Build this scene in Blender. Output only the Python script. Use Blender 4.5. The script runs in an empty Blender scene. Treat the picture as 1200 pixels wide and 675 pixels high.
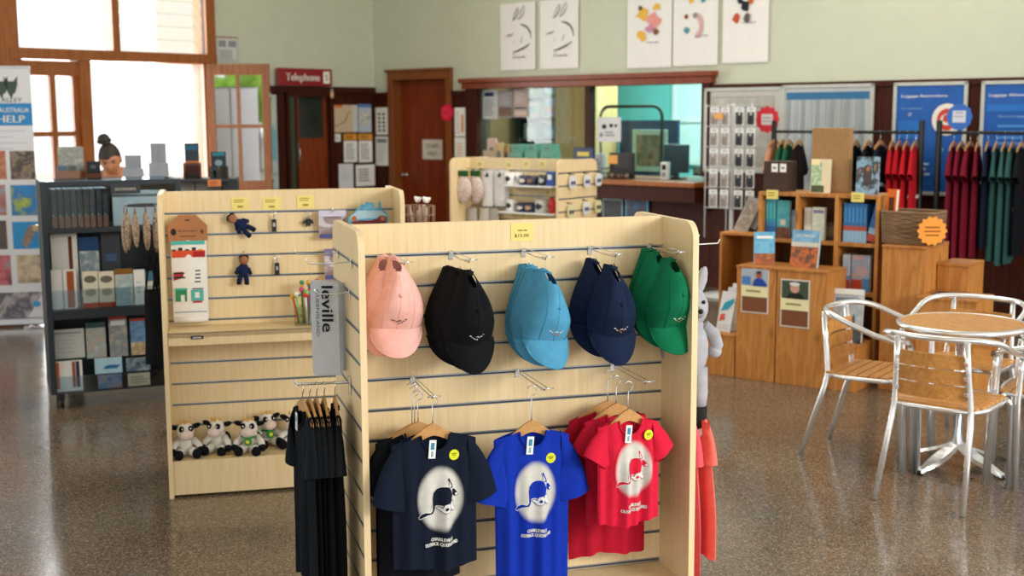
import bpy, bmesh, math, random
from mathutils import Matrix, Vector, noise
R = math.radians
PI = math.pi
scene = bpy.context.scene
COL = scene.collection
# ------------------------------------------------------------------ camera, world, lights, exposure
CAM_F, CAM_PITCH, CAM_ROLL, CAM_H = 1471.5, 0.1361, -0.0048, 1.718
cam_data = bpy.data.cameras.new('camera')
cam = bpy.data.objects.new('camera', cam_data)
COL.objects.link(cam)
cam_data.sensor_width = 36.0
cam_data.lens = CAM_F / 1200 * 36.0
cam_data.clip_end = 200
cam.matrix_world = Matrix.Translation((0, 0, CAM_H)) @ Matrix.Rotation(PI / 2 - CAM_PITCH, 4, 'X') @ Matrix.Rotation(CAM_ROLL, 4, 'Z')
cam_data.dof.use_dof = True
cam_data.dof.focus_distance = 4.0
cam_data.dof.aperture_fstop = 3.6
scene.camera = cam
world = bpy.data.worlds.new('world')
scene.world = world
world.use_nodes = True
bg = world.node_tree.nodes['Background']
bg.inputs[0].default_value = (1.0, 0.985, 0.96, 1)
bg.inputs[1].default_value = 1.35
def area(name, loc, target, sx, sy, power, col=(1, 1, 1)):
    l = bpy.data.lights.new(name, 'AREA')
    l.shape = 'RECTANGLE'; l.size = sx; l.size_y = sy; l.energy = power; l.color = col
    o = bpy.data.objects.new(name, l); COL.objects.link(o)
    o.location = loc
    o.rotation_euler = (Vector(target) - Vector(loc)).to_track_quat('-Z', 'Y').to_euler()
    return o
area('window_daylight', (6.2, 0.2, 2.9), (0.2, 4.8, 0.6), 2.6, 2.0, 300, (1.0, 0.97, 0.92))
_d = area('doorway_daylight', (0, 0, 0), (0, 0, -1), 2.6, 4.2, 420, (0.97, 0.99, 1.0))
_d.matrix_world = Matrix.Translation((-1.713, 15.945, 0)) @ Matrix.Rotation(math.radians(47.8), 4, 'Z') @ Matrix.Translation((-3.55, 1.3, 2.15)) @ Matrix.Rotation(-PI / 2, 4, 'X')
area('ceiling_lamp', (0.6, 8.2, 4.4), (0.6, 8.2, 0), 3.5, 3.5, 90, (1.0, 0.93, 0.82))
area('hall_lamp', (3.2, 10.2, 4.4), (3.2, 10.2, 0), 2.5, 1.2, 25, (1.0, 0.93, 0.82))
scene.view_settings.view_transform = 'Standard'
scene.view_settings.look = 'None'
scene.view_settings.gamma = 1
scene.view_settings.use_curve_mapping = False
scene.view_settings.exposure = 0.36
scene.cycles.max_bounces = 8
scene.cycles.transparent_max_bounces = 12

# ------------------------------------------------------------------ helpers
def T(x, y, z): return Matrix.Translation((x, y, z))
def RX(d): return Matrix.Rotation(R(d), 4, 'X')
def RY(d): return Matrix.Rotation(R(d), 4, 'Y')
def RZ(d): return Matrix.Rotation(R(d), 4, 'Z')
def S(x, y, z): return Matrix.Diagonal((x, y, z, 1))

def pix_ray(x, y):
    dx, dy = x - 600, y - 337.5
    c, s = math.cos(CAM_ROLL), math.sin(CAM_ROLL)
    X = (c * dx + s * dy) / CAM_F; Y = -(-s * dx + c * dy) / CAM_F
    ct, st = math.cos(CAM_PITCH), math.sin(CAM_PITCH)
    return Vector((X, ct + Y * st, -st + Y * ct))
EYE = Vector((0, 0, CAM_H))
def at(M, x, y, v=0.0):
    """where the line of sight through a point of the photograph meets the plane local y = v of frame M; local (x, z)"""
    Mi = M.inverted()
    o = Mi @ EYE; d = Mi.to_3x3() @ pix_ray(x, y)
    t = (v - o.y) / d.y
    q = o + d * t
    return q.x, q.z
def ground(x, y, z=0.0):
    d = pix_ray(x, y); t = (z - CAM_H) / d.z
    return EYE + d * t

def lin(hexs):
    hexs = hexs.lstrip('#')
    out = []
    for i in (0, 2, 4):
        c = int(hexs[i:i + 2], 16) / 255
        out.append(c / 12.92 if c <= 0.04045 else ((c + 0.055) / 1.055) ** 2.4)
    return (*out, 1.0)
MATS = {}
def new_mat(key):
    m = bpy.data.materials.new(key); m.use_nodes = True
    return m, m.node_tree, m.node_tree.nodes['Principled BSDF']
def flat(hexs, rough=0.6, metal=0.0, bump=0.0, scale=200, spec=0.5, vary=0.06):
    """a plain colour with a light procedural mottling"""
    key = ('flat', hexs, rough, metal, bump, scale, spec, vary)
    if key in MATS: return MATS[key]
    m, nt, b = new_mat('mat_' + hexs.lstrip('#'))
    c = lin(hexs)
    b.inputs['Roughness'].default_value = rough
    b.inputs['Metallic'].default_value = metal
    b.inputs['Specular IOR Level'].default_value = spec
    tc = nt.nodes.new('ShaderNodeTexCoord')
    nz = nt.nodes.new('ShaderNodeTexNoise'); nz.inputs['Scale'].default_value = scale / 12
    nt.links.new(tc.outputs['Object'], nz.inputs['Vector'])
    rp = nt.nodes.new('ShaderNodeValToRGB')
    rp.color_ramp.elements[0].position = .3; rp.color_ramp.elements[1].position = .7
    rp.color_ramp.elements[0].color = tuple(v * (1 - vary) for v in c[:3]) + (1,)
    rp.color_ramp.elements[1].color = tuple(min(1, v * (1 + vary)) for v in c[:3]) + (1,)
    nt.links.new(nz.outputs['Fac'], rp.inputs['Fac'])
    nt.links.new(rp.outputs['Color'], b.inputs['Base Color'])
    if bump:
        n2 = nt.nodes.new('ShaderNodeTexNoise'); n2.inputs['Scale'].default_value = scale
        nt.links.new(tc.outputs['Object'], n2.inputs['Vector'])
        bp = nt.nodes.new('ShaderNodeBump'); bp.inputs['Strength'].default_value = bump; bp.inputs['Distance'].default_value = .002
        nt.links.new(n2.outputs['Fac'], bp.inputs['Height']); nt.links.new(bp.outputs['Normal'], b.inputs['Normal'])
    MATS[key] = m
    return m
def cloth(hexs): return flat(hexs, .92, 0, .35, 500, .15)
def paper(hexs): return flat(hexs, .75, 0, 0, 120, .3, .03)
def plastic(hexs): return flat(hexs, .35, 0, 0, 100, .5, .03)
def metal(hexs, rough=.25): return flat(hexs, rough, 1.0, 0, 100, .5, .04)
def wood(h1, h2, rough=.45, sc=(14, 14, 1.2), dist=2.0, knots=False, spec=.4):
    key = ('wood', h1, h2, rough, sc, knots)
    if key in MATS: return MATS[key]
    m, nt, b = new_mat('wood_' + h1.lstrip('#'))
    b.inputs['Roughness'].default_value = rough
    b.inputs['Specular IOR Level'].default_value = spec
    tc = nt.nodes.new('ShaderNodeTexCoord')
    mp = nt.nodes.new('ShaderNodeMapping'); mp.inputs['Scale'].default_value = sc
    nt.links.new(tc.outputs['Object'], mp.inputs['Vector'])
    nz = nt.nodes.new('ShaderNodeTexNoise'); nz.inputs['Scale'].default_value = 2.0; nz.inputs['Detail'].default_value = 5; nz.inputs['Distortion'].default_value = dist
    nt.links.new(mp.outputs['Vector'], nz.inputs['Vector'])
    rp = nt.nodes.new('ShaderNodeValToRGB')
    rp.color_ramp.elements[0].position = .3; rp.color_ramp.elements[1].position = .68
    rp.color_ramp.elements[0].color = lin(h2); rp.color_ramp.elements[1].color = lin(h1)
    nt.links.new(nz.outputs['Fac'], rp.inputs['Fac'])
    out = rp.outputs['Color']
    if knots:
        vo = nt.nodes.new('ShaderNodeTexVoronoi'); vo.inputs['Scale'].default_value = 4.5
        m2 = nt.nodes.new('ShaderNodeMapping'); m2.inputs['Scale'].default_value = (1.2, 1.2, .6)
        nt.links.new(tc.outputs['Object'], m2.inputs['Vector']); nt.links.new(m2.outputs['Vector'], vo.inputs['Vector'])
        r2 = nt.nodes.new('ShaderNodeValToRGB')
        r2.color_ramp.elements[0].position = .05; r2.color_ramp.elements[1].position = .16
        r2.color_ramp.elements[0].color = (.25, .25, .25, 1); r2.color_ramp.elements[1].color = (1, 1, 1, 1)
        nt.links.new(vo.outputs['Distance'], r2.inputs['Fac'])
        mx = nt.nodes.new('ShaderNodeMixRGB'); mx.blend_type = 'MULTIPLY'; mx.inputs['Fac'].default_value = .8
        nt.links.new(out, mx.inputs['Color1']); nt.links.new(r2.outputs['Color'], mx.inputs['Color2'])
        out = mx.outputs['Color']
    nt.links.new(out, b.inputs['Base Color'])
    MATS[key] = m
    return m
def photo(*cols, scale=14, rough=.5, seed=0):
    """a printed picture: blotches of the picture's colours"""
    key = ('photo', cols, scale, rough, seed)
    if key in MATS: return MATS[key]
    m, nt, b = new_mat('print_' + cols[0].lstrip('#'))
    b.inputs['Roughness'].default_value = rough
    tc = nt.nodes.new('ShaderNodeTexCoord')
    mp = nt.nodes.new('ShaderNodeMapping'); mp.inputs['Location'].default_value = (seed * 3.7, seed * 1.9, seed * 2.3)
    nt.links.new(tc.outputs['Object'], mp.inputs['Vector'])
    nz = nt.nodes.new('ShaderNodeTexNoise'); nz.inputs['Scale'].default_value = scale; nz.inputs['Detail'].default_value = 3
    nt.links.new(mp.outputs['Vector'], nz.inputs['Vector'])
    rp = nt.nodes.new('ShaderNodeValToRGB')
    el = rp.color_ramp.elements
    n = len(cols)
    el[0].position = .3; el[0].color = lin(cols[0]); el[1].position = .7; el[1].color = lin(cols[-1])
    for i in range(1, n - 1):
        e = el.new(.3 + .4 * i / (n - 1)); e.color = lin(cols[i])
    nt.links.new(nz.outputs['Fac'], rp.inputs['Fac']); nt.links.new(rp.outputs['Color'], b.inputs['Base Color'])
    MATS[key] = m
    return m
def glass(tint='ffffff', refl=.08, key2=''):
    key = ('glass', tint, refl)
    if key in MATS: return MATS[key]
    m = bpy.data.materials.new('glass_' + tint); m.use_nodes = True
    nt = m.node_tree; nt.nodes.clear()
    o = nt.nodes.new('ShaderNodeOutputMaterial'); mx = nt.nodes.new('ShaderNodeMixShader')
    t = nt.nodes.new('ShaderNodeBsdfTransparent'); t.inputs[0].default_value = lin(tint)
    g = nt.nodes.new('ShaderNodeBsdfGlossy'); g.inputs['Roughness'].default_value = .02
    mx.inputs[0].default_value = refl
    nt.links.new(t.outputs[0], mx.inputs[1]); nt.links.new(g.outputs[0], mx.inputs[2]); nt.links.new(mx.outputs[0], o.inputs[0])
    MATS[key] = m
    return m
def glow(hexs, strength):
    key = ('glow', hexs, strength)
    if key in MATS: return MATS[key]
    m = bpy.data.materials.new('lit_' + hexs); m.use_nodes = True
    b = m.node_tree.nodes['Principled BSDF']
    b.inputs['Base Color'].default_value = lin(hexs); b.inputs['Emission Color'].default_value = lin(hexs); b.inputs['Emission Strength'].default_value = strength
    MATS[key] = m
    return m

class MB:
    """collects shapes into one mesh"""
    def __init__(self, M=None):
        self.bm = bmesh.new(); self.mats = []; self.M = M or Matrix.Identity(4)
    def mi(self, m):
        if m not in self.mats: self.mats.append(m)
        return self.mats.index(m)
    def _v(self, p): return self.bm.verts.new(self.M @ Vector(p))
    def _f(self, vs, k, smooth=False):
        try:
            f = self.bm.faces.new(vs)
        except ValueError:
            return None
        f.material_index = k; f.smooth = smooth
        return f
    def box(self, c, s, m, M=None, bev=0.0):
        k = self.mi(m)
        MM = self.M @ T(*c) @ (M or Matrix.Identity(4))
        r = bmesh.ops.create_cube(self.bm, size=1.0, matrix=MM @ S(*s))
        vs = r['verts']; fs = {f for v in vs for f in v.link_faces}
        for f in fs: f.material_index = k
        if bev:
            es = list({e for v in vs for e in v.link_edges})
            rr = bmesh.ops.bevel(self.bm, geom=es, offset=bev, segments=2, affect='EDGES', profile=.5)
            for f in rr['faces']: f.material_index = k
        return self
    def span(self, x0, x1, y0, y1, z0, z1, m, bev=0.0):
        return self.box(((x0 + x1) / 2, (y0 + y1) / 2, (z0 + z1) / 2), (abs(x1 - x0), abs(y1 - y0), abs(z1 - z0)), m, None, bev)
    def tube(self, pts, r, m, n=8, closed=False, flatten=1.0):
        k = self.mi(m); pts = [Vector(p) for p in pts]; N = len(pts)
        rs = r if isinstance(r, (list, tuple)) else [r] * N
        rings = []; up = Vector((0, 0, 1)); prev = None
        for i, p in enumerate(pts):
            a = pts[(i - 1) % N] if (closed or i > 0) else p
            b = pts[(i + 1) % N] if (closed or i < N - 1) else p
            t = (b - a)
            if t.length < 1e-9: t = Vector((0, 0, 1))
            t.normalize()
            if prev is None:
                x = t.cross(up)
                if x.length < 1e-3: x = t.cross(Vector((1, 0, 0)))
            else:
                x = prev - t * prev.dot(t)
                if x.length < 1e-6: x = t.cross(up)
            x.normalize(); prev = x; y = t.cross(x)
            rings.append([self._v(p + x * (math.cos(2 * PI * j / n) * rs[i]) + y * (math.sin(2 * PI * j / n) * rs[i] * flatten)) for j in range(n)])
        M_ = N if closed else N - 1
        for i in range(M_):
            A, B = rings[i], rings[(i + 1) % N]
            for j in range(n): self._f((A[j], A[(j + 1) % n], B[(j + 1) % n], B[j]), k, True)
        if not closed:
            self._f(rings[0][::-1], k); self._f(rings[-1], k)
        return self
    def lathe(self, prof, m, n=24, M=None, sy=1.0):
        k = self.mi(m); MM = M or Matrix.Identity(4); rings = []
        for (r, z) in prof:
            if r < 1e-6: rings.append([self._v(MM @ Vector((0, 0, z)))])
            else: rings.append([self._v(MM @ Vector((r * math.cos(2 * PI * j / n), sy * r * math.sin(2 * PI * j / n), z))) for j in range(n)])
        for A, B in zip(rings, rings[1:]):
            for j in range(n):
                j2 = (j + 1) % n
                if len(A) == 1 and len(B) == 1: continue
                if len(A) == 1: self._f((A[0], B[j2], B[j]), k, True)
                elif len(B) == 1: self._f((A[j], A[j2], B[0]), k, True)
                else: self._f((A[j], A[j2], B[j2], B[j]), k, True)
        return self
    def ball(self, c, r, m, M=None, n=14):
        rr = (r, r, r) if not isinstance(r, (tuple, list)) else r
        prof = [(math.sin(PI * i / (n // 2 + 2)), -math.cos(PI * i / (n // 2 + 2))) for i in range(n // 2 + 3)]
        return self.lathe(prof, m, n, T(*c) @ (M or Matrix.Identity(4)) @ S(*rr))
    def prism(self, poly, y0, y1, m, M=None, side=None):
        """outline in x, z carried from y0 to y1"""
        k = self.mi(m); ks = self.mi(side) if side else k; MM = M or Matrix.Identity(4)
        A = [self._v(MM @ Vector((x, y0, z))) for x, z in poly]; B = [self._v(MM @ Vector((x, y1, z))) for x, z in poly]
        self._f(A, k); self._f(B[::-1], k)
        n = len(poly)
        for i in range(n): self._f((A[(i + 1) % n], A[i], B[i], B[(i + 1) % n]), ks)
        return self
    def sheet(self, fn, nu, nv, m, skip=None, smooth=True):
        k = self.mi(m)
        g = [[self._v(fn(i / nu, j / nv)) for j in range(nv + 1)] for i in range(nu + 1)]
        for i in range(nu):
            for j in range(nv):
                if skip and skip((i + .5) / nu, (j + .5) / nv): continue
                self._f((g[i][j], g[i + 1][j], g[i + 1][j + 1], g[i][j + 1]), k, smooth)
        return self
    def rect(self, x0, x1, z0, z1, y, m):
        k = self.mi(m)
        self._f([self._v((x0, y, z0)), self._v((x1, y, z0)), self._v((x1, y, z1)), self._v((x0, y, z1))], k); return self
    def poly(self, pts, y, m):
        k = self.mi(m); self._f([self._v((x, y, z)) for x, z in pts], k); return self
    def oval(self, cx, cz, rx, rz, y, m, n=20):
        return self.poly([(cx + rx * math.cos(2 * PI * i / n), cz + rz * math.sin(2 * PI * i / n)) for i in range(n)], y, m)
    def text(self, body, cx, cz, size, y, m, width=None, M=None, bold=0.0):
        vs, fs = text_geo(body)
        k = self.mi(m)
        xs = [v[0] for v in vs]; zs = [v[1] for v in vs]
        w = max(xs) - min(xs); hh = size
        sx = size if width is None else width / w
        mx = (max(xs) + min(xs)) / 2
        MM = M or Matrix.Identity(4)
        for dx in ((0,) if not bold else (-bold, 0, bold)):
            nv = [self._v(MM @ Vector((cx + (v[0] - mx) * sx + dx, y - abs(dx) * .05, cz + (v[1] - .35) * size))) for v in vs]
            for f in fs: self._f([nv[i] for i in f], k)
        return self
    def decals(self, w, h, y, decs, step=.0006):
        """flat printed shapes on a face of width w (centred on x) and height h (from z = 0), in fractions of it"""
        X = lambda u: (u - .5) * w
        for i, d in enumerate(decs):
            yy = y - step * (i + 1)
            if d[0] == 'r': self.rect(X(d[1]), X(d[3]), d[2] * h, d[4] * h, yy, d[5])
            elif d[0] == 'e': self.oval(X(d[1]), d[2] * h, d[3] * w, d[4] * h, yy, d[5])
            elif d[0] == 'p': self.poly([(X(a), b * h) for a, b in d[1]], yy, d[2])
            elif d[0] == 't': self.text(d[1], X(d[2]), d[3] * h, d[4] * h, yy, d[5], d[6] * w if len(d) > 6 else None)
            elif d[0] == 'l':   # lines of small print
                n = d[5]
                rng = random.Random(n * 7 + int(d[1] * 100))
                for q in range(n):
                    z = d[4] + (d[2] - d[4]) * (q + .5) / n; hh = (d[4] - d[2]) / n * .22
                    self.rect(X(d[1]), X(d[1] + (d[3] - d[1]) * rng.uniform(.6, 1)), (z - hh) * h, (z + hh) * h, yy, d[6])
        return self
    def build(self, name, parent=None, label=None, kind=None, recalc=True):
        if recalc: bmesh.ops.recalc_face_normals(self.bm, faces=self.bm.faces[:])
        me = bpy.data.meshes.new(name); self.bm.to_mesh(me); self.bm.free()
        for m in self.mats: me.materials.append(m)
        o = bpy.data.objects.new(name, me); COL.objects.link(o)
        if parent is not None: o.parent = parent
        if label: o['label'] = label
        if kind: o['kind'] = kind
        return o
_TXT = {}
def text_geo(body):
    if body in _TXT: return _TXT[body]
    cu = bpy.data.curves.new('lettering', 'FONT'); cu.body = body; cu.resolution_u = 2
    ob = bpy.data.objects.new('lettering', cu)
    me = ob.to_mesh()
    vs = [(v.co.x, v.co.y) for v in me.vertices]; fs = [tuple(p.vertices) for p in me.polygons]
    ob.to_mesh_clear(); bpy.data.objects.remove(ob); bpy.data.curves.remove(cu)
    _TXT[body] = (vs, fs)
    return _TXT[body]

def tag(o, label, cat, group=None, M=None):
    o['label'] = label; o['category'] = cat
    if group: o['group'] = group
    if M is not None: o.matrix_world = M
    return o
def thing(name, label, cat, M, group=None):
    o = bpy.data.objects.new(name, None); COL.objects.link(o); o.empty_display_size = .05
    return tag(o, label, cat, group, M)
def struct(mb, name, M=None, parent=None):
    o = mb.build(name, parent)
    if parent is None: o['kind'] = 'structure'
    if M is not None: o.matrix_world = M
    return o
def dup(root, M, label=None, group=None):
    def cp(o, par):
        c = o.copy(); COL.objects.link(c)
        if par is not None: c.parent = par; c.matrix_parent_inverse = o.matrix_parent_inverse
        for ch in list(o.children): cp(ch, c)
        return c
    kids = list(root.children)
    r = root.copy(); COL.objects.link(r); r.matrix_world = M
    if label: r['label'] = label
    if group: r['group'] = group
    for ch in kids: cp(ch, r)
    return r
def rounded(x0, x1, z0, z1, r, corners=(1, 1, 1, 1), n=6):
    """outline with rounded corners: bottom-left, bottom-right, top-right, top-left"""
    out = []
    for i, (cx, cz, a0) in enumerate(((x0, z0, PI), (x1, z0, 1.5 * PI), (x1, z1, 0), (x0, z1, .5 * PI))):
        if corners[i]:
            ox = cx + (r if i in (0, 3) else -r); oz = cz + (r if i in (0, 1) else -r)
            out += [(ox + r * math.cos(a0 + PI / 2 * q / n), oz + r * math.sin(a0 + PI / 2 * q / n)) for q in range(n + 1)]
        else: out.append((cx, cz))
    return out
def smooth01(t):
    t = max(0, min(1, t)); return t * t * (3 - 2 * t)

# ------------------------------------------------------------------ materials
BEECH = wood('ecd6ab', 'e2c898', .42, (30, 30, 1.5), 1.0)
BEECH_EDGE = wood('eed8ae', 'e6cda0', .45, (20, 20, 2), .5)
RAIL = flat('a3a9ae', .36, .75, 0, 60)
CHROME = metal('d5d8da', .16)
ALU = flat('eef2f5', .2, .8, 0, 100, .5, .04)
STEEL = metal('b9bcc0', .3)
BLACKM = flat('15171a', .45, .3)
DARKWOOD = wood('4a1d0c', '2d1006', .55, (22, 22, 1.2), 1.5, False, .18)
REDWOOD = wood('8c3d17', '6b2a0d', .38, (22, 22, 1.0), 1.5)
OAKFRAME = wood('8e5122', '6f3a14', .4, (20, 20, 1.2), 1.5)
PINE = wood('c98d48', 'a9682b', .5, (9, 9, 1.1), 2.4, True)
PINE_D = wood('bd8243', '9c6029', .5, (9, 9, 1.1), 2.4)
CREAM = flat('c8cdba', .85, 0, .1, 60, .2, .02)
WHITE = paper('f2f1ec')
INK = paper('23252b')
YELLOWP = paper('f0dc86')
CLEAR = glass('ffffff', .06)
# ------------------------------------------------------------------ frames of the place
CORNER = (-1.713, 15.945, 0)
PH = -42.2
WB = T(*CORNER) @ RZ(PH)            # back wall: x runs right from the corner, y into the wall
WL = T(*CORNER) @ RZ(PH + 90)       # left wall: x runs towards the corner (negative), y outdoors
CEIL = 4.6
FR = T(-.0014, 4.1028, 0) @ RZ(math.degrees(.2827))     # front gondola
BK = T(-1.0879, 5.9109, 0) @ RZ(math.degrees(.2339))    # gondola behind it
TD_YAW = -38
_o = ground(654, 188, 1.38)
TD = T(_o.x, _o.y, 0) @ RZ(TD_YAW) @ T(-.549, .264, 0)   # far gondola
KB = T(1.316, 8.247, 0) @ RZ(-37)                       # pine boxes

# ------------------------------------------------------------------ floor and ceiling
def floor_mat():
    m, nt, b = new_mat('terrazzo_floor')
    tc = nt.nodes.new('ShaderNodeTexCoord')
    vo = nt.nodes.new('ShaderNodeTexVoronoi'); vo.inputs['Scale'].default_value = 165
    nt.links.new(tc.outputs['Object'], vo.inputs['Vector'])
    rp = nt.nodes.new('ShaderNodeValToRGB')
    el = rp.color_ramp.elements
    el[0].position = 0; el[0].color = lin('4f4338'); el[1].position = 1; el[1].color = lin('a39381')
    e = el.new(.45); e.color = lin('6e604f')
    e = el.new(.8); e.color = lin('7d6e5e')
    sep = nt.nodes.new('ShaderNodeSeparateColor')
    nt.links.new(vo.outputs['Color'], sep.inputs['Color']); nt.links.new(sep.outputs[0], rp.inputs['Fac'])
    nz = nt.nodes.new('ShaderNodeTexNoise'); nz.inputs['Scale'].default_value = 1.4
    nt.links.new(tc.outputs['Object'], nz.inputs['Vector'])
    r2 = nt.nodes.new('ShaderNodeValToRGB'); r2.color_ramp.elements[0].position = .35; r2.color_ramp.elements[1].position = .65
    r2.color_ramp.elements[0].color = (.86, .86, .86, 1); r2.color_ramp.elements[1].color = (1.06, 1.05, 1.03, 1)
    nt.links.new(nz.outputs['Fac'], r2.inputs['Fac'])
    mx = nt.nodes.new('ShaderNodeMixRGB'); mx.blend_type = 'MULTIPLY'; mx.inputs['Fac'].default_value = 1
    nt.links.new(rp.outputs['Color'], mx.inputs['Color1']); nt.links.new(r2.outputs['Color'], mx.inputs['Color2'])
    nt.links.new(mx.outputs['Color'], b.inputs['Base Color'])
    b.inputs['Roughness'].default_value = .2; b.inputs['Specular IOR Level'].default_value = .45
    n3 = nt.nodes.new('ShaderNodeTexNoise'); n3.inputs['Scale'].default_value = 5
    nt.links.new(tc.outputs['Object'], n3.inputs['Vector'])
    r3 = nt.nodes.new('ShaderNodeMapRange'); r3.inputs['To Min'].default_value = .11; r3.inputs['To Max'].default_value = .22
    nt.links.new(n3.outputs['Fac'], r3.inputs['Value']); nt.links.new(r3.outputs['Result'], b.inputs['Roughness'])
    return m
def wall_boxes(mb, x0, x1, z0, z1, y0, y1, holes, m):
    """a slab in x, z with rectangular openings"""
    xs = sorted({x0, x1, *[h[0] for h in holes], *[h[1] for h in holes]})
    xs = [x for x in xs if x0 <= x <= x1]
    for a, b in zip(xs, xs[1:]):
        hs = sorted([(max(z0, h[2]), min(z1, h[3])) for h in holes if h[0] < (a + b) / 2 < h[1]])
        z = z0
        for (p, q) in hs:
            if p > z + 1e-4: mb.span(a, b, y0, y1, z, p, m)
            z = max(z, q)
        if z1 > z + 1e-4: mb.span(a, b, y0, y1, z, z1, m)
mb = MB()
def corners(M, pts): return [M @ Vector(p) for p in pts]
q = [WL @ Vector((-8.5, .16, 0)), WL @ Vector((0.16, .16, 0)), WB @ Vector((13, .16, 0))]
poly = [(q[0].x, q[0].y), (q[1].x, q[1].y), (q[2].x, q[2].y), (q[2].x, -3.2), (q[0].x - 1.5, -3.2)]
def slab(mb, poly, z0, z1, m):
    k = mb.mi(m)
    A = [mb._v((x, y, z1)) for x, y in poly]; B = [mb._v((x, y, z0)) for x, y in poly]
    mb._f(A, k); mb._f(B[::-1], k)
    for i in range(len(poly)):
        j = (i + 1) % len(poly); mb._f((A[i], B[i], B[j], A[j]), k)
slab(mb, poly, -.1, 0, floor_mat())
struct(mb, 'floor')
mb = MB(); slab(mb, poly, CEIL, CEIL + .1, flat('e6e3d4', .9, 0, 0, 40, .2, .02)); struct(mb, 'ceiling')

# ------------------------------------------------------------------ back wall
WAIN = 2.017
dxl, _ = at(WB, 457, 100); dxr, _ = at(WB, 531, 100)
DOORTOP = 2.26
wxl, _ = at(WB, 549, 97); wxr, _ = at(WB, 836, 95)
WINTOP = 2.13
ixl, iz1 = at(WB, 562, 103); ixr, _ = at(WB, 826, 100)
LEDGE = 1.06
IZ1 = 2.03
holes = [(dxl + .07, dxr - .07, 0, DOORTOP - .08), (ixl, ixr, LEDGE, IZ1)]
mb = MB(); wall_boxes(mb, 0, 13, 0, CEIL, 0, .16, holes, CREAM); struct(mb, 'wall_back', WB)
# dark panelling with cover strips, along the back wall
mb = MB()
wh = [(dxl - .005, dxr + .005, 0, WAIN), (wxl - .005, wxr + .005, 0, WAIN)]
wall_boxes(mb, 0.0, 12.98, .0, WAIN - .05, -.022, -.002, wh + [(ixl, ixr, LEDGE, IZ1)], DARKWOOD)
wall_boxes(mb, 0.0, 12.98, WAIN - .05, WAIN, -.045, -.002, wh, DARKWOOD)
wall_boxes(mb, 0.0, 12.98, 0, .16, -.036, -.022, [(dxl - .01, dxr + .01, 0, 1)], DARKWOOD)
x = .2
while x < 12.9:
    if not (dxl - .06 < x < dxr + .06) and not (wxl - .06 < x < wxr + .06):
        mb.span(x - .022, x + .022, -.034, -.022, .16, WAIN - .05, DARKWOOD)
    x += .42
mb.span(wxl, wxr, -.022, -.002, 0, LEDGE - .02, DARKWOOD)
struct(mb, 'trim_1', WB)
# staff door: frame, leaf, knob
mb = MB()
for a, b in ((dxl, dxl + .09), (dxr - .09, dxr)): mb.span(a, b, -.05, .15, 0, DOORTOP - .1, OAKFRAME, .006)
mb.span(dxl, dxr, -.05, .15, DOORTOP - .1, DOORTOP, OAKFRAME, .006)
mb.span(dxl - .03, dxr + .03, -.07, -.03, DOORTOP, DOORTOP + .03, OAKFRAME, .004)
frame = struct(mb, 'door_1', WB)
mb = MB(); mb.span(dxl + .092, dxr - .092, .1, .14, .002, DOORTOP - .1, wood('8e3a15', '6a260b', .35, (20, 20, .9), 1.2))
struct(mb, 'door_leaf', None, frame)
mb = MB(); mb.lathe([(0, 0), (.03, 0), (.03, .008), (.012, .012), (.012, .04), (.026, .055), (.02, .075), (0, .08)], STEEL, 16, T(dxl + .16, .1, 1.0) @ RX(90))
struct(mb, 'door_knob', None, frame)
# ticket window: frame, mullion, panes, counter
mb = MB()
mb.span(wxl, ixl, -.06, .17, LEDGE - .3, WINTOP, DARKWOOD, .004); mb.span(ixr, wxr, -.06, .17, LEDGE - .3, WINTOP, DARKWOOD, .004)
mb.span(wxl - .03, wxr + .03, -.09, .17, IZ1, WINTOP - .03, REDWOOD, .006)
mb.span(wxl - .06, wxr + .06, -.12, 0, WINTOP - .03, WINTOP + .02, REDWOOD, .006)
mxx, _ = at(WB, 688, 150)
mb.span(mxx - .035, mxx + .035, 0, .1, LEDGE, IZ1, DARKWOOD)
win = struct(mb, 'window_1', WB)
mb = MB(); mb.span(ixl, mxx - .035, .05, .056, LEDGE, IZ1, glass('eef6f3', .025)); struct(mb, 'window_pane', None, win)
mb = MB(); mb.span(mxx + .035, ixr, .07, .076, LEDGE + .02, IZ1, glass('e2f6f5', .05)); struct(mb, 'window_pane', None, win)
mb = MB(); mb.span(wxl, wxr + .02, -.34, .16, LEDGE - .05, LEDGE, wood('a9642c', '8a4a1c', .35), .008)
mb.span(wxl, wxr, -.3, -.03, LEDGE - .2, LEDGE - .05, DARKWOOD)
struct(mb, 'counter_ledge', None, win)

# ------------------------------------------------------------------ ticket office behind the glass
TEAL = flat('7fd6d2', .7, 0, 0, 40, .2, .04)
OB = WB @ T(0, .2, 0)
mb = MB()
mb.span(.82, 6.2, 3.0, 3.1, 0, 3.0, TEAL); struct(mb, 'wall_office_back', OB)
mb = MB(); mb.span(.72, .82, 0, 3.1, 0, 3.0, flat('c9a77a', .7)); struct(mb, 'wall_office_left', OB)
mb = MB(); mb.span(6.2, 6.3, 0, 3.1, 0, 3.0, TEAL); struct(mb, 'wall_office_right', OB)
mb = MB(); mb.span(.72, 6.3, 0, 3.1, 3.0, 3.05, WHITE); struct(mb, 'ceiling_office', OB)
mb = MB(); mb.span(.72, 6.3, 0, 3.1, -.1, -.001, flat('5a544c', .6)); struct(mb, 'floor_office', OB)
l = area('office_lamp', (0, 0, 0), (0, 0, -1), 2.6, .6, 140, (.93, 1.0, .99)); l.matrix_world = OB @ T(4.0, 1.5, 2.93)

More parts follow.
